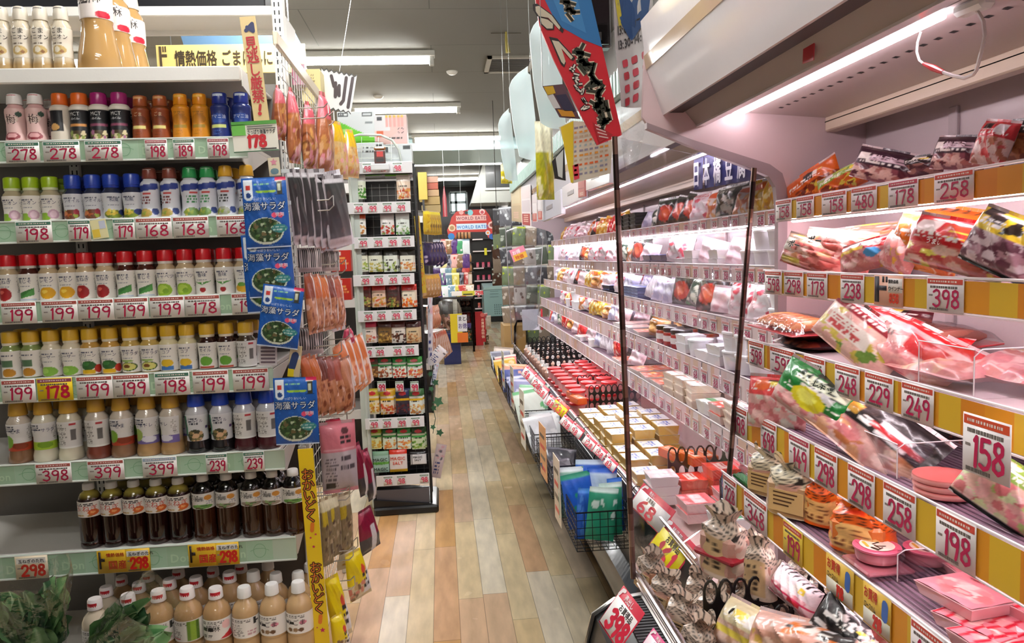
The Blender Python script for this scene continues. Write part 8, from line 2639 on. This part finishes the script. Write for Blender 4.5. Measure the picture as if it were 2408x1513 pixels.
for j, (px, py) in enumerate(((1142, 762), (1146, 775), (1140, 788), (1150, 768), (1145, 812))):
    p = Q(px, py, 12.1)
    solo(pch(.09, .18, ('c86a6a', 'd8b8a8', 'b84a44', 'c8c0b0', '6a5a44')[j], 'e0d0c8', j + 360), 'snack_packet', '%s packet hung on the side of the red banner stand' % ('pink', 'beige', 'red', 'grey', 'brown')[j], 'packet', TM(p, rz=.6), 'packets beside the red banner')
# chest freezer
fz = thing('ice_cream_freezer', 'pale blue green chest freezer with vents at the far end of the aisle', 'freezer', TM((0, 0, 0)))
Yz = 16.2
lo, hi = Q(1140, 750, Yz), Q(1194, 670, Yz)
zl = .12
b = MB()
x0, x1, zt_ = lo[0], hi[0], hi[2]
b.prism([(Yz, zl), (Yz, zt_ - .06), (Yz + .9, zt_ + .02), (Yz + .9, zl)], x0, x1, '86a6a4', 'enamel', axis='x')
b.build('freezer_body', fz)
b = MB()
a = np.linspace(0, 1, 9)
b.prism([(x0 - .01 + (x1 - x0 + .02) * t, zt_ - .06 + .05 * math.sin(t * PI * .8)) for t in a] + [(x1 + .01, zt_ - .09), (x0 - .01, zt_ - .09)], Yz - .015, Yz + .0, '9dbab6', 'plastic')
b.build('freezer_rim', fz)
b = MB()
for i in range(6):
    for j in range(5):
        xx = x0 + (x1 - x0) * (.42 + .085 * i)
        zz = zl + (zt_ - zl) * (.06 + .07 * j)
        b.box(xx, xx + .014, Yz - .004, Yz - .001, zz, zz + .03, '3c5250', 'rubber')
for zz in (.72, .8, .62):
    b.box(x0 + (x1 - x0) * .25, x0 + (x1 - x0) * .6, Yz - .004, Yz - .001, zl + (zt_ - zl) * zz, zl + (zt_ - zl) * zz + .008, '5a7270', 'rubber')
b.build('freezer_vent', fz)
b = MB(); b.box(x0 + .03, x1 - .03, Yz + .03, Yz + .8, 0, zl, '141516', 'plastic'); b.build('freezer_foot', fz)
# hung goods and stacked cardboard beside the far glass panel
hg = thing('wire_net_panel', 'wire net panel of hanging grey packets beyond the far glass end panel', 'wire rack', TM((0, 7.6, 0)))
b = MB()
for z in np.arange(.1, 2.0, .12):
    b.tube([(.62, 0, z), (1.35, 0, z)], .003, 4, '4a4848', 'plastic')
for x in np.arange(.62, 1.36, .12):
    b.tube([(x, 0, 0), (x, 0, 2.0)], .003, 4, '4a4848', 'plastic')
b.build('wire_grid', hg)
gc = [('5a6458', 'b8c0b4'), ('8a7a6a', 'd8ccc0'), ('6a6a70', 'c8ccd0'), ('7a8a6a', 'b8c83a'), ('b8b0ac', '6a5a54'), ('4a4a50', 'a8acb0'), ('9a8a7a', 'e0d8d0')]
nn = 0
for k in range(9):
    for j in range(6):
        c = gc[(j * 3 + k * 2) % 7]
        goods('hg%d' % ((j * 3 + k * 2) % 7), lambda: pch(.13, .19, c[0], c[1], j + 400), 'snack_packet', 'hanging packet beyond the far glass panel, %s row up, %s from aisle' % (ORD[k], ORD[j]), 'packet', TM((.68 + .118 * j, 7.56, .14 + .2 * k), rz=rr.uniform(-.3, .3), ry=rr.uniform(-.1, .1)), 'packets on the net beyond the glass panel')
p = Q(1174, 668, 8.62)
b = MB(); b.tube([(0, 0, 0), (0, 0, ZC - p[2])], .004, 6, '2a2622', 'rubber'); solo(b, 'ceiling_cable', 'dark cable carrying the hanging column of packets above the freezer', 'cable', TM(p))
for k in range(6):
    p = Q(1172 + 2 * (k % 2), 672 - 28 * k, 8.6)
    solo(pch(.16, .2, gc[k][0] if k % 2 else '4a2c1c', gc[k][1], 430 + k), 'snack_packet', 'brown and grey packet of the hanging column over the freezer, %s from its foot' % ORD[k], 'packet', TM(p, rz=.5), 'hanging column over the freezer')
bx(1186, 765, 1212, 808, 7.3, .4, 'b89460', 'card', 'cardboard_carton', 'tall tan cardboard carton standing at the far cabinet end', 'carton', zlo=.3)
bx(1212, 765, 1236, 808, 7.25, .4, 'a8834e', 'card', 'cardboard_carton', 'second tan cardboard carton at the far cabinet end', 'carton', zlo=.3)
st = thing('folding_trolley', 'black folding trolley carrying tan cartons at the far cabinet end', 'trolley', TM((0, 7.2, 0)))
b = MB(); b.box(.68, 1.1, 0, .5, .27, .3, '1a1a1c', 'plastic'); b.build('trolley_deck', st)
b = MB(); b.tube([(.66, 0, .02), (.70, .0, .75), (.72, 0, .8), (1.0, 0, .8)], .012, 6, '17171a', 'metal'); b.build('trolley_handle', st)
for x in (.72, 1.05):
    b = MB(); b.box(x - .02, x + .02, .05, .4, 0, .27, '141416', 'rubber'); b.build('trolley_leg', st)
def rw(b, w_, h_, m_):
    b.box(w_ * .58, w_ * .68, -.002, -.001, 0, h_, 'c82a34', 'card')
bx(1229, 727, 1268, 778, 6.226, .004, 'dfe0ea', 'card', 'notice_card', 'white notice card with red stripe on the far glass end panel', 'sign', extra=rw)
q = [at(1205, 588, Y=YE + .0), at(1238, 575, Y=YE + .0), at(1208, 617, Y=YE + .0)]
M, w_, h_ = frame3(q)
b = MB(); b.box(0, w_, -.002, .002, 0, h_, 'e08aa0', 'card'); b.box(w_ * .1, w_, -.003, -.002, 0, h_ * .5, 'e0b03a', 'card'); b.text('お得', w_ * .1, h_ * .55, h_ * .3, 'f4e8ea', map_=lambda a, q: np.stack([a, 0 * a - .004, q], -1), bold=True); b.text('特価', w_ * .2, h_ * .1, h_ * .3, 'c84a1c', map_=lambda a, q: np.stack([a, 0 * a - .004, q], -1), bold=True)
solo(b, 'pop_sign', 'pink and yellow sign hung in the far glass end panel', 'sign', M)
# red cone pennant, far signs and window
b = MB(); p = Q(1047, 510, 10.8); hh = Q(1047, 438, 10.8)[2] - p[2]
b.tube([(0, 0, 0), (.0, 0, hh * .6), (0, 0, hh)], [.035, .03, .004], 8, 'a83a44', 'film')
b.tube([(0, 0, hh), (0, 0, ZC - p[2])], .002, 4, 'b8bab8', 'metal')
solo(b, 'folded_parasol', 'slim furled red pennant hanging over the far aisle', 'pennant', TM(p))
b = MB(); lo, hi = Q(1060, 500, 18.8), Q(1096, 452, 18.8); b.box(lo[0], hi[0], 18.9, 18.95, lo[2], hi[2], 'c8e8ec', 'emit_window'); o = structure(b, 'window_1', False)
b = MB()
for t in (0, .35, 1):
    b.box(lo[0] + (hi[0] - lo[0]) * t - .03, lo[0] + (hi[0] - lo[0]) * t + .03, 18.82, 18.9, lo[2], hi[2], '7a8a8a', 'enamel')
for t in (0, .5, 1):
    b.box(lo[0], hi[0], 18.82, 18.9, lo[2] + (hi[2] - lo[2]) * t - .03, lo[2] + (hi[2] - lo[2]) * t + .03, '7a8a8a', 'enamel')
b.build('window_frame', o)
# ceiling things
def vent(x0, y0, x1, y1, label):
    P = [at(x0, y0, Z=ZC), at(x1, y1, Z=ZC)]
    xa, xb = min(P[0][0], P[1][0]), max(P[0][0], P[1][0])
    ya, yb = min(P[0][1], P[1][1]), max(P[0][1], P[1][1])
    t = thing('ceiling_vent', label, 'vent', TM(((xa + xb) / 2, (ya + yb) / 2, ZC)))
    w_, d_ = (xb - xa) / 2, (yb - ya) / 2
    b = MB()
    b.box(-w_, w_, -d_, -d_ + .04, -.02, 0, 'b8b4a8', 'enamel'); b.box(-w_, w_, d_ - .04, d_, -.02, 0, 'b8b4a8', 'enamel'); b.box(-w_, -w_ + .04, -d_, d_, -.02, 0, 'b8b4a8', 'enamel'); b.box(w_ - .04, w_, -d_, d_, -.02, 0, 'b8b4a8', 'enamel')
    b.build('vent_frame', t)
    b = MB()
    b.box(-w_ + .04, w_ - .04, -d_ + .04, d_ - .04, -.004, 0, '2a2a28', 'rubber')
    n = 14
    for k in range(n):
        y = -d_ + .05 + (2 * d_ - .1) * k / n
        b.box(-w_ + .04, w_ - .04, y, y + .012, -.018, -.004, '5c5a54', 'enamel')
    b.build('vent_slats', t)
    return t


vent(1138, 168, 1262, 130, 'grey slatted ceiling vent over the aisle between the tube lamps')
ac = thing('ceiling_duct', 'boxy grey air duct with bright edge under the far ceiling', 'air duct', TM((0, 0, 0)))
lo, hi = Q(1108, 478, 14.6), Q(1192, 425, 14.6)
b = MB(); b.prism([(lo[0], lo[2]), (hi[0] + .6, lo[2]), (hi[0] + .6, ZC), (lo[0] + .25, ZC)], 14.6, 15.6, 'a8aaa4', 'enamel'); b.build('duct_body', ac)
b = MB(); b.box(lo[0] + .3, hi[0] + .3, 14.58, 14.6, lo[2] + .28, ZC - .02, '3a3c3c', 'plastic'); b.box(lo[0] + .28, hi[0] + .32, 14.56, 14.58, lo[2] + .24, lo[2] + .28, 'd8dad4', 'enamel'); b.build('duct_grille', ac)
for (px, py, lb) in ((1063, 168, 'small round ceiling detector beside the second tube lamp'), (890, 226, 'tiny ceiling screw eye before the second tube lamp')):
    p = at(px, py, Z=ZC)
    b = MB(); b.lathe([(.03, -.03, 'd8d6ce'), (.05, -.015, 'd8d6ce'), (.055, 0, 'c8c6be')], 14, m='plastic')
    solo(b, 'smoke_detector', lb, 'detector', TM(p))
b = MB()
pts = [at(1190, 75, Z=ZC), at(1190, 95, Z=ZC - .12)]
p = at(1190, 75, Z=ZC)
b.tube([(0, 0, 0), (.0, 0, -.06), (.01, 0, -.16)], [.008, .012, .02], 8, 'b8a85a', 'plastic')
b.tube([(-.12, 0, -.01), (.12, 0, -.01)], .003, 5, '6a6658', 'metal')
solo(b, 'sprinkler_tag', 'yellow tag hanging from a ceiling hook above the vent', 'tag', TM(p))
p = at(1375, 112, Y=2.42)
q = at(1436, -30, Y=2.42)
b = MB()
b.box(0, q[0] - p[0], 0, .05, .0, q[2] - p[2], '1c1618', 'gloss', .006)
b.box((q[0] - p[0]) * .2, (q[0] - p[0]) * .85, -.02, .0, .005, .07, '4a4644', 'clear')
b.box((q[0] - p[0]) * .4, (q[0] - p[0]) * .6, -.012, 0, .02, .045, '2a2420', 'rubber')
b.tube([((q[0] - p[0]) / 2, .02, q[2] - p[2]), ((q[0] - p[0]) / 2, .02, ZC - p[2])], .008, 6, '3a3838', 'metal')
solo(b, 'hanging_monitor', 'dark hanging box with clear cover behind the red board', 'monitor', TM(p))
# long yellow and navy hanging board seen above the dressing shelf
M, w_, h_ = frame3([at(372, 107, Y=4.6), at(722, 103, Y=4.6), at(372, 175, Y=4.6)])
b = MB(); b.box(0, w_, -.006, .006, 0, h_, 'e2c878', 'card', .001)
m_ = lambda a, q: np.stack([a, 0 * a - .008, q], -1)
b.box(w_ * .02, w_ * .035, -.008, -.006, h_ * .25, h_ * .95, '4a3a26', 'card'); b.box(w_ * .035, w_ * .07, -.008, -.006, h_ * .58, h_ * .68, '4a3a26', 'card'); b.box(w_ * .045, w_ * .052, -.008, -.006, h_ * .76, h_ * .95, '4a3a26', 'card'); b.box(w_ * .06, w_ * .067, -.008, -.006, h_ * .76, h_ * .95, '4a3a26', 'card')
b.text('情熱価格 ごまにんにく', w_ * .12, h_ * .3, h_ * .5, '3a2e1e', map_=m_, bold=True, asp=.62)
for t in (.1, .9):
    b.tube([(w_ * t, 0, h_), (w_ * t, 0, ZC - M.translation.z)], .002, 4, 'b8bab8', 'metal')
solo(b, 'hanging_board', 'long yellow hanging board with black lettering behind the dressing gondola', 'sign', M)
M, w_, h_ = frame3([at(415, 78, Y=4.75), at(700, 66, Y=4.75), at(428, 122, Y=4.75)])
b = MB(); b.prism([(0, h_), (w_ * .93, h_), (w_, -h_ * .05), (w_ * .03, 0)], -.004, .004, '4d6a86', 'card')
for k in range(4):
    b.box(w_ * (.15 + .05 * k), w_ * (.18 + .05 * k), -.006, -.004, h_ * .86, h_ * .95, 'd8e0e4', 'card')
for t in (.1, .9):
    b.tube([(w_ * t, 0, h_), (w_ * t, 0, ZC - M.translation.z)], .002, 4, 'b8bab8', 'metal')
solo(b, 'hanging_board', 'slate blue hanging board behind the yellow board over the shelves', 'sign', M)
# zigzag edged hanging poster and cartons at the net top
M, w_, h_ = frame3([at(735, 158, Y=3.7), at(818, 175, Y=3.7), at(742, 252, Y=3.7)])
b = MB()
n = 14
top = [(w_ * k / n, h_ - (.02 if k % 2 else 0) * h_ * 3) for k in range(n + 1)]
bot = [(w_ * k / n, (.02 if k % 2 else 0) * h_ * 3) for k in range(n, -1, -1)]
b.prism(top + bot, -.002, .002, 'd8dadc', 'card')
m_ = lambda a, q: np.stack([a, 0 * a - .004, q], -1)
b.strokes([[(w_ * .3, h_ * .85), (w_ * .42, h_ * .6)], [(w_ * .45, h_ * .7), (w_ * .5, h_ * .35), (w_ * .56, h_ * .65), (w_ * .6, h_ * .4)], [(w_ * .72, h_ * .88), (w_ * .74, h_ * .3), (w_ * .68, h_ * .2)], [(w_ * .9, h_ * .9), (w_ * .9, h_ * .15)]], w_ * .045, '2a0c14', 'card', m_)
b.strokes([top, bot], .002, '1c1c1c', 'card', m_)
b.tube([(w_ * .5, 0, h_), (w_ * .5, 0, ZC - M.translation.z)], .0015, 4, 'b8bab8', 'metal')
solo(b, 'hanging_poster', 'white zigzag edged hanging poster with thick dark brush strokes', 'poster', M)
for j, (x0, y0, x1, y1, Y, col, lb) in enumerate(((712, 162, 752, 245, 3.55, 'd8c88a', 'pale yellow carton on the rear side of the dressing gondola'), (688, 150, 715, 200, 3.5, 'c8a8b4', 'pink striped carton beside the pale yellow carton'))):
    cv = CV(20, 24, col).lines(.2, .6, .8, .85, '6a5a3a', 3, .6, j)
    if j == 1:
        cv.stripes('b85a7a', 5, .3)
    bx(x0, y0, x1, y1, Y, .12, col, 'card', 'cardboard_carton', lb, 'carton', cv)


# ------------------------------------------------------------------ posters, sheets and tags along the cabinet tops
def planar(pts, Y, paint, name, label, cat, col, th=.004, m='card', wires=((0, 0),)):
    """flat board of any outline: photo points on the plane Y"""
    P = [at(x, y, Y=Y) for x, y in pts]
    o = P[0]
    b = MB()
    b.prism([(p[0] - o[0], p[2] - o[2]) for p in P], -th / 2, th / 2, col, m)
    f = lambda px, py, l=1: (lambda q: (q[0] - o[0], -th / 2 - .0012 * l, q[2] - o[2]))(at(px, py, Y=Y))
    if paint:
        paint(b, f)
    for k, dz in wires:
        p = P[k]
        b.tube([(p[0] - o[0], 0, p[2] - o[2]), (p[0] - o[0], 0, ZC - o[2])], .0012, 4, 'a8aaa8', 'metal')
    return solo(b, name, label, cat, TM(o))


YP = 2.05
def redpaint(b, f):
    pl = lambda pts, c, l=1: b.flat([f(x, y, l) for x, y in pts], c, 'card')
    pl([(1270, -20), (1385, -20), (1415, 112), (1372, 95), (1310, 60)], '2f6fa8')
    pl([(1292, -20), (1352, -20), (1378, 80), (1320, 50)], '3f80b8', 1.5)
    for pts in ([(1252, 12), (1262, 10), (1300, 38), (1325, 72), (1322, 80), (1290, 45), (1262, 40), (1253, 26)], [(1265, 40), (1288, 46), (1303, 58), (1302, 72), (1285, 72), (1270, 58)], [(1290, 88), (1310, 92), (1352, 138), (1346, 145), (1318, 112), (1330, 150), (1326, 160), (1318, 152)]):
        b.flat([f(x, y, 2) for x, y in pts], '2a2020', 'card')
        cx, cy = sum(p[0] for p in pts) / len(pts), sum(p[1] for p in pts) / len(pts)
        b.flat([f(cx + (x - cx) * .8, cy + (y - cy) * .8, 3) for x, y in pts], 'cbbfa8', 'card')
    r = random.Random(3)
    def brush(p0, p1, n, sz, c0, c1):
        for pas, c, l in ((1.35, c0, 2), (1.0, c1, 3)):
            r.seed(7)
            for k in range(n):
                t = (k + .5) / n
                cx, cy = p0[0] + (p1[0] - p0[0]) * t, p0[1] + (p1[1] - p0[1]) * t
                for q in range(3):
                    dx, dy = r.uniform(-1, 1) * sz, r.uniform(-1, 1) * sz
                    a = r.uniform(0, PI)
                    wx, wy = math.cos(a) * sz, math.sin(a) * sz
                    e = sz * .27 * pas + (1.6 if pas > 1 else 0)
                    nx, ny = -math.sin(a) * e, math.cos(a) * e
                    b.flat([f(cx + dx - wx - nx, cy + dy - wy - ny, l), f(cx + dx + wx - nx, cy + dy + wy - ny, l), f(cx + dx + wx + nx, cy + dy + wy + ny, l), f(cx + dx - wx + nx, cy + dy - wy + ny, l)], c, 'card')
    brush((1368, 118), (1428, 300), 12, 14, 'd8c8b0', '2a2c1c')
    brush((1335, 0), (1352, 40), 3, 12, 'd8c8b0', '2a2418')
    brush((1348, 155), (1378, 265), 6, 7, '1c1414', 'e0d8cc')
    pl([(1392, 288), (1440, 318), (1408, 338)], 'a81c24', 2)
    for k in range(4):
        pl([(1398 + 3 * k, 293 + 9 * k), (1420 + 3 * k, 303 + 7 * k), (1420 + 3 * k, 306 + 7 * k), (1398 + 3 * k, 296 + 9 * k)], 'e0b8b4', 3)


planar([(1256, -20), (1385, -20), (1462, 318), (1404, 342), (1366, 272), (1300, 138), (1268, 62)], YP, redpaint, 'pop_board', 'tall red and blue board with dark brush lettering hung beside the canopy', 'sign', 'c81c2a', .008, wires=((0, 0), (1, 0)))
planar([(1276, 203), (1326, 198), (1364, 280), (1316, 276)], YP - .05, lambda b, f: [b.flat([f(x, y, 2) for x, y in p], c, 'card') for p, c in (([(1278, 205), (1300, 203), (1306, 220), (1288, 226)], 'c8a01c'), ([(1285, 225), (1300, 222), (1318, 255), (1302, 256)], 'c8c4c4'), ([(1305, 225), (1330, 222), (1352, 262), (1326, 262)], '2a2440'), ([(1310, 258), (1345, 262), (1352, 276), (1320, 274)], 'c88a1c'))],
       'pop_card', 'small purple and orange card sticking out beside the red board', 'sign', '5a3a44', .004)


def calpaint(b, f):
    pl = lambda pts, c, l=1: b.flat([f(x, y, l) for x, y in pts], c, 'card')
    pl([(1318, 300), (1348, 285), (1348, 430), (1342, 430)], 'd8c42c')
    r = random.Random(2)
    for k in range(11):
        for q in range(7):
            x, y = 1350 + q * 12, 300 + k * 11 - q * 2.2
            c = ('8a8a9a', 'd8983a', 'b8a88a', 'd86a2c', '9ab0b0')[(k + (q > 4)) % 5]
            wv = r.uniform(4, 9)
            pl([(x, y), (x + wv, y - 1.5), (x + wv, y + 3.5), (x, y + 5)], c, 2)
    pl([(1346, 390), (1360, 385), (1362, 420), (1350, 424)], 'c83a4a', 2)


planar([(1314, 300), (1345, 284), (1392, 288), (1440, 335), (1436, 408), (1345, 432), (1340, 380)], 2.35, calpaint, 'wall_calendar', 'pale yellow calendar poster with rows of small print hung before the white fascia', 'poster', 'd9d9c4', .002, wires=((2, 0),))


def hoursheet():
    """curved clear sheet with opening hours"""
    Y = 1.72
    o = at(1440, 0, Y=Y)
    top = 1.0
    T = [at(1436, -20, Y=Y), at(1537, -20, Y=Y), at(1470, 395, Y=Y), at(1492, 395, Y=Y)]
    zt_, zb_ = T[0][2], T[2][2]
    b = MB()
    def edge(v):
        x0 = T[2][0] + (T[0][0] - T[2][0]) * v ** .8
        x1 = T[3][0] + (T[1][0] - T[3][0]) * min(1, v * 1.9) ** .7
        return x0, x1
    def f(U, V):
        x0 = T[2][0] + (T[0][0] - T[2][0]) * V ** .8
        x1 = T[3][0] + (T[1][0] - T[3][0]) * np.minimum(1, V * 1.9) ** .7
        return x0 + (x1 - x0) * U - o[0], .02 * np.sin(U * PI) + .008 * np.sin(V * 11), zb_ + V * (zt_ - zb_) - o[2]
    cv = CV(30, 60, 'b9b4b4')
    b.sheet(f, CV(24, 40, 'fff'), 'cling')
    pm = lambda l: (lambda u, v: (lambda s: np.stack([s[0], s[1] - .002 * l, s[2]], -1))(f(np.asarray(u), np.asarray(v))))
    m1 = pm(1)
    b.sheet(lambda U, V: (lambda s: (s[0], s[1] - .002, s[2]))(f(.04 + .92 * U, .35 + .63 * V)), CV(14, 24, 'bdb8b8'), 'card')
    b.strokes([[(.25, .93), (.5, .84), (.8, .95)]], .1, '2a4a7a', 'card', pm(2))
    b.strokes([[(.12, .97), (.2, .85)]], .05, 'c8b83a', 'card', pm(2))
    for t, v, c in (('13:00-17:00', .76, '3a3638'), ('13:30-14:00', .68, '3a3638')):
        b.text(t, .1, v, .06, c, map_=lambda a, q: pm(2)(a, q + (a - .1) * .09), bold=True, asp=2.4)
    for k in range(4):
        for q in range(3):
            b.strokes([[(.22 + .26 * q, .6 - .075 * k + .025 * q), (.34 + .26 * q, .612 - .075 * k + .025 * q)]], .022, ('b83a4a', 'a8303c')[(k + q) % 2], 'card', pm(2))
    b.tube([(T[0][0] - o[0] + .02, 0, T[0][2] - o[2]), (T[0][0] - o[0] + .02, 0, ZC - o[2])], .0012, 4, 'a8aaa8', 'metal')
    return solo(b, 'vinyl_sheet', 'hanging clear vinyl sheet printed with times 13:00-17:00 beside the near canopy', 'vinyl sheet', TM(o))


hoursheet()


def curl(x0, x1, y0, y1, Y, label, lean=0.0):
    """translucent vinyl sheet hung by a corner along the cabinet tops"""
    o, e = at(x0, y1, Y=Y), at(x1, y0, Y=Y)
    w_, h_ = e[0] - o[0], e[2] - o[2]
    b = MB()
    def f(U, V):
        cut = np.clip((V - .72) / .28, 0, 1)
        left = w_ * .75 * cut ** 2.2 + w_ * .28 * np.clip(.35 - V, 0, 1)
        return left + (w_ - left) * U + lean * (1 - V), .35 * (U - .5) * .5 + .03 * np.sin(U * 4), h_ * V
    b.sheet(f, CV(16, 36, 'c8dcdc'), 'sheetfilm')
    pts = [f(np.array([0.]), np.array([v])) for v in np.linspace(0, 1, 14)]
    b.tube([(p[0][0], p[1][0], p[2][0]) for p in pts], .0012, 4, 'dfeaea', 'plastic')
    p = f(np.array([1.]), np.array([1.]))
    b.tube([(p[0][0], p[1][0], p[2][0]), (p[0][0], p[1][0], ZC - o[2])], .001, 4, 'a8aaa8', 'metal')
    return solo(b, 'vinyl_sheet', label, 'vinyl sheet', TM(o))


curl(1241, 1318, 38, 300, 2.55, 'large pale blue translucent vinyl sheet hanging behind the red board', .02)
curl(1194, 1252, 168, 375, 3.3, 'medium translucent vinyl sheet, second beyond the red board', .03)
curl(1170, 1203, 262, 425, 4.4, 'smallest translucent vinyl sheet, third beyond the red board', .03)
# mesh ledge on the canopy tops with things on it
b = MB()
b.box(.60, .64, 2.4, YE, 1.955, 2.04, '8fa8a0', 'plastic', .004)
y = 2.42
while y < YE:
    b.box(.597, .60, y, y + .012, 1.957, 2.038, 'b0c6be', 'plastic')
    y += .045
solo(b, 'canopy_ledge', 'long pale green ribbed guard board on top of the second cabinet', 'guard board')
def foil(x0, y0, x1, y1, Y, c, lb, seed):
    o, e = at((x0 + x1) / 2, y1, Y=Y), at((x0 + x1) / 2, y0, Y=Y)
    w_ = at(x1, y1, Y=Y)[0] - at(x0, y1, Y=Y)[0]
    mb = pouch(w_, e[2] - o[2], .03, CV(22, 30, c).blobs(0, 0, 1, .6, ['c8b83a', '9a9a2c', 'e0dca8', 'b8a024'], 14, .14, seed).rect(0, .62, 1, 1, 'd8d4b8').spk(.1, seed), 'c8c49a', (.05, .05), .6, seed=seed)
    mb.tube([(0, 0, e[2] - o[2]), (0, 0, ZC - o[2])], .001, 4, 'a8aaa8', 'metal')
    return solo(mb, 'pop_bag', lb, 'bag', TM(o, rz=.2))


foil(1262, 285, 1305, 470, 2.75, 'a8a424', 'shiny yellow green foil bag hanging before the canopy ledge', 3)
foil(1178, 385, 1205, 432, 4.6, 'd8c82c', 'small yellow foil bag on the far part of the canopy ledge', 4)
def frame_(b, f):
    b.flat([f(x, y, 1.5) for x, y in ((1306, 372), (1324, 352), (1322, 420), (1312, 415))], 'b8bcb8', 'gloss')
planar([(1298, 380), (1326, 345), (1330, 425), (1305, 420)], 2.7, frame_, 'mirror_frame', 'black framed mirror leaning beside the yellow foil bag', 'mirror', '17171a', .01)
# poster and tags hanging on the white fascia of the second cabinet
def ftag(x0, y0, x1, y1, cols, lb):
    """small tag hung flat against the sloping fascia"""
    P = [at(x0, y0, X=.618), at(x1, y0 - (x1 - x0) * .3, X=.618), at(x0, y1, X=.618)]
    M, w_, h_ = frame3(P)
    b = MB(); b.box(0, w_, -.002, .002, 0, h_, cols[0], 'card')
    for k, c in enumerate(cols[1:]):
        b.box(w_ * .08, w_ * .92, -.003, -.002, h_ * k / (len(cols) - 1) + h_ * .02, h_ * (k + .92) / (len(cols) - 1), c, 'card')
    for k in range(4):
        b.box(w_ * .25, w_ * .75, -.0036, -.003, h_ * (.1 + .05 * k), h_ * (.125 + .05 * k), 'd8b0a0', 'card')
    b.box(w_ * .4, w_ * .6, 0, .06, h_ * .9, h_ * .93, 'a8aaa8', 'plastic')
    return solo(b, 'fascia_tag', lb, 'tag', M)


ftag(1204, 445, 1228, 520, ('c8b08a', 'b8a27e', 'c8b894'), 'tan notice card hanging at the far part of the fascia')
ftag(1228, 442, 1250, 530, ('dcd4d4', 'a83a34', 'c8bcc0', 'd8c8c8'), 'white tag with red foot hanging on the fascia')
ftag(1253, 460, 1264, 522, ('dcd4d4', 'b84a40', 'd8d0d2', 'd0c4c6'), 'slim white tag with red foot, next towards the glass divider')
ftag(1266, 452, 1277, 518, ('dcd4d4', 'b84a40', 'd8d0d2', 'd0c4c6'), 'second slim white tag with red foot on the fascia')
ftag(1361, 425, 1378, 465, ('9a3a34', 'a8483c', 'a03c34'), 'small red tag hanging on the white fascia')
for j, (x0, x1, y0) in enumerate(((1378, 1436, 402), (1325, 1372, 440), (1275, 1322, 474))):
    M, w_, h_ = frame3([at(x0, y0, X=.622), at(x1, y0 - 28, X=.622), at(x0, y0 + 48, X=.622)])
    b = MB(); b.box(0, w_, -.004, .02, 0, h_, 'e9e7f2', 'gloss', .002)
    b.box(w_ * .3, w_ * .62, -.006, -.004, h_ * .42, h_ * .6, '8a8488', 'plastic')
    solo(b, 'price_box', 'white price box on the fascia of the second cabinet, %s from the glass divider' % ORD[j], 'price box', M)
# red sticker on the near deflector
q = [at(1892, 105, X=.565), at(1918, 95, X=.565), at(1888, 150, X=.565)]
M, w_, h_ = frame3(q)
b = MB(); b.box(0, w_, -.0006, .0006, 0, h_, 'c83a44', 'card'); solo(b, 'sticker', 'small red sticker on the grey air deflector of the near cabinet', 'sticker', M)
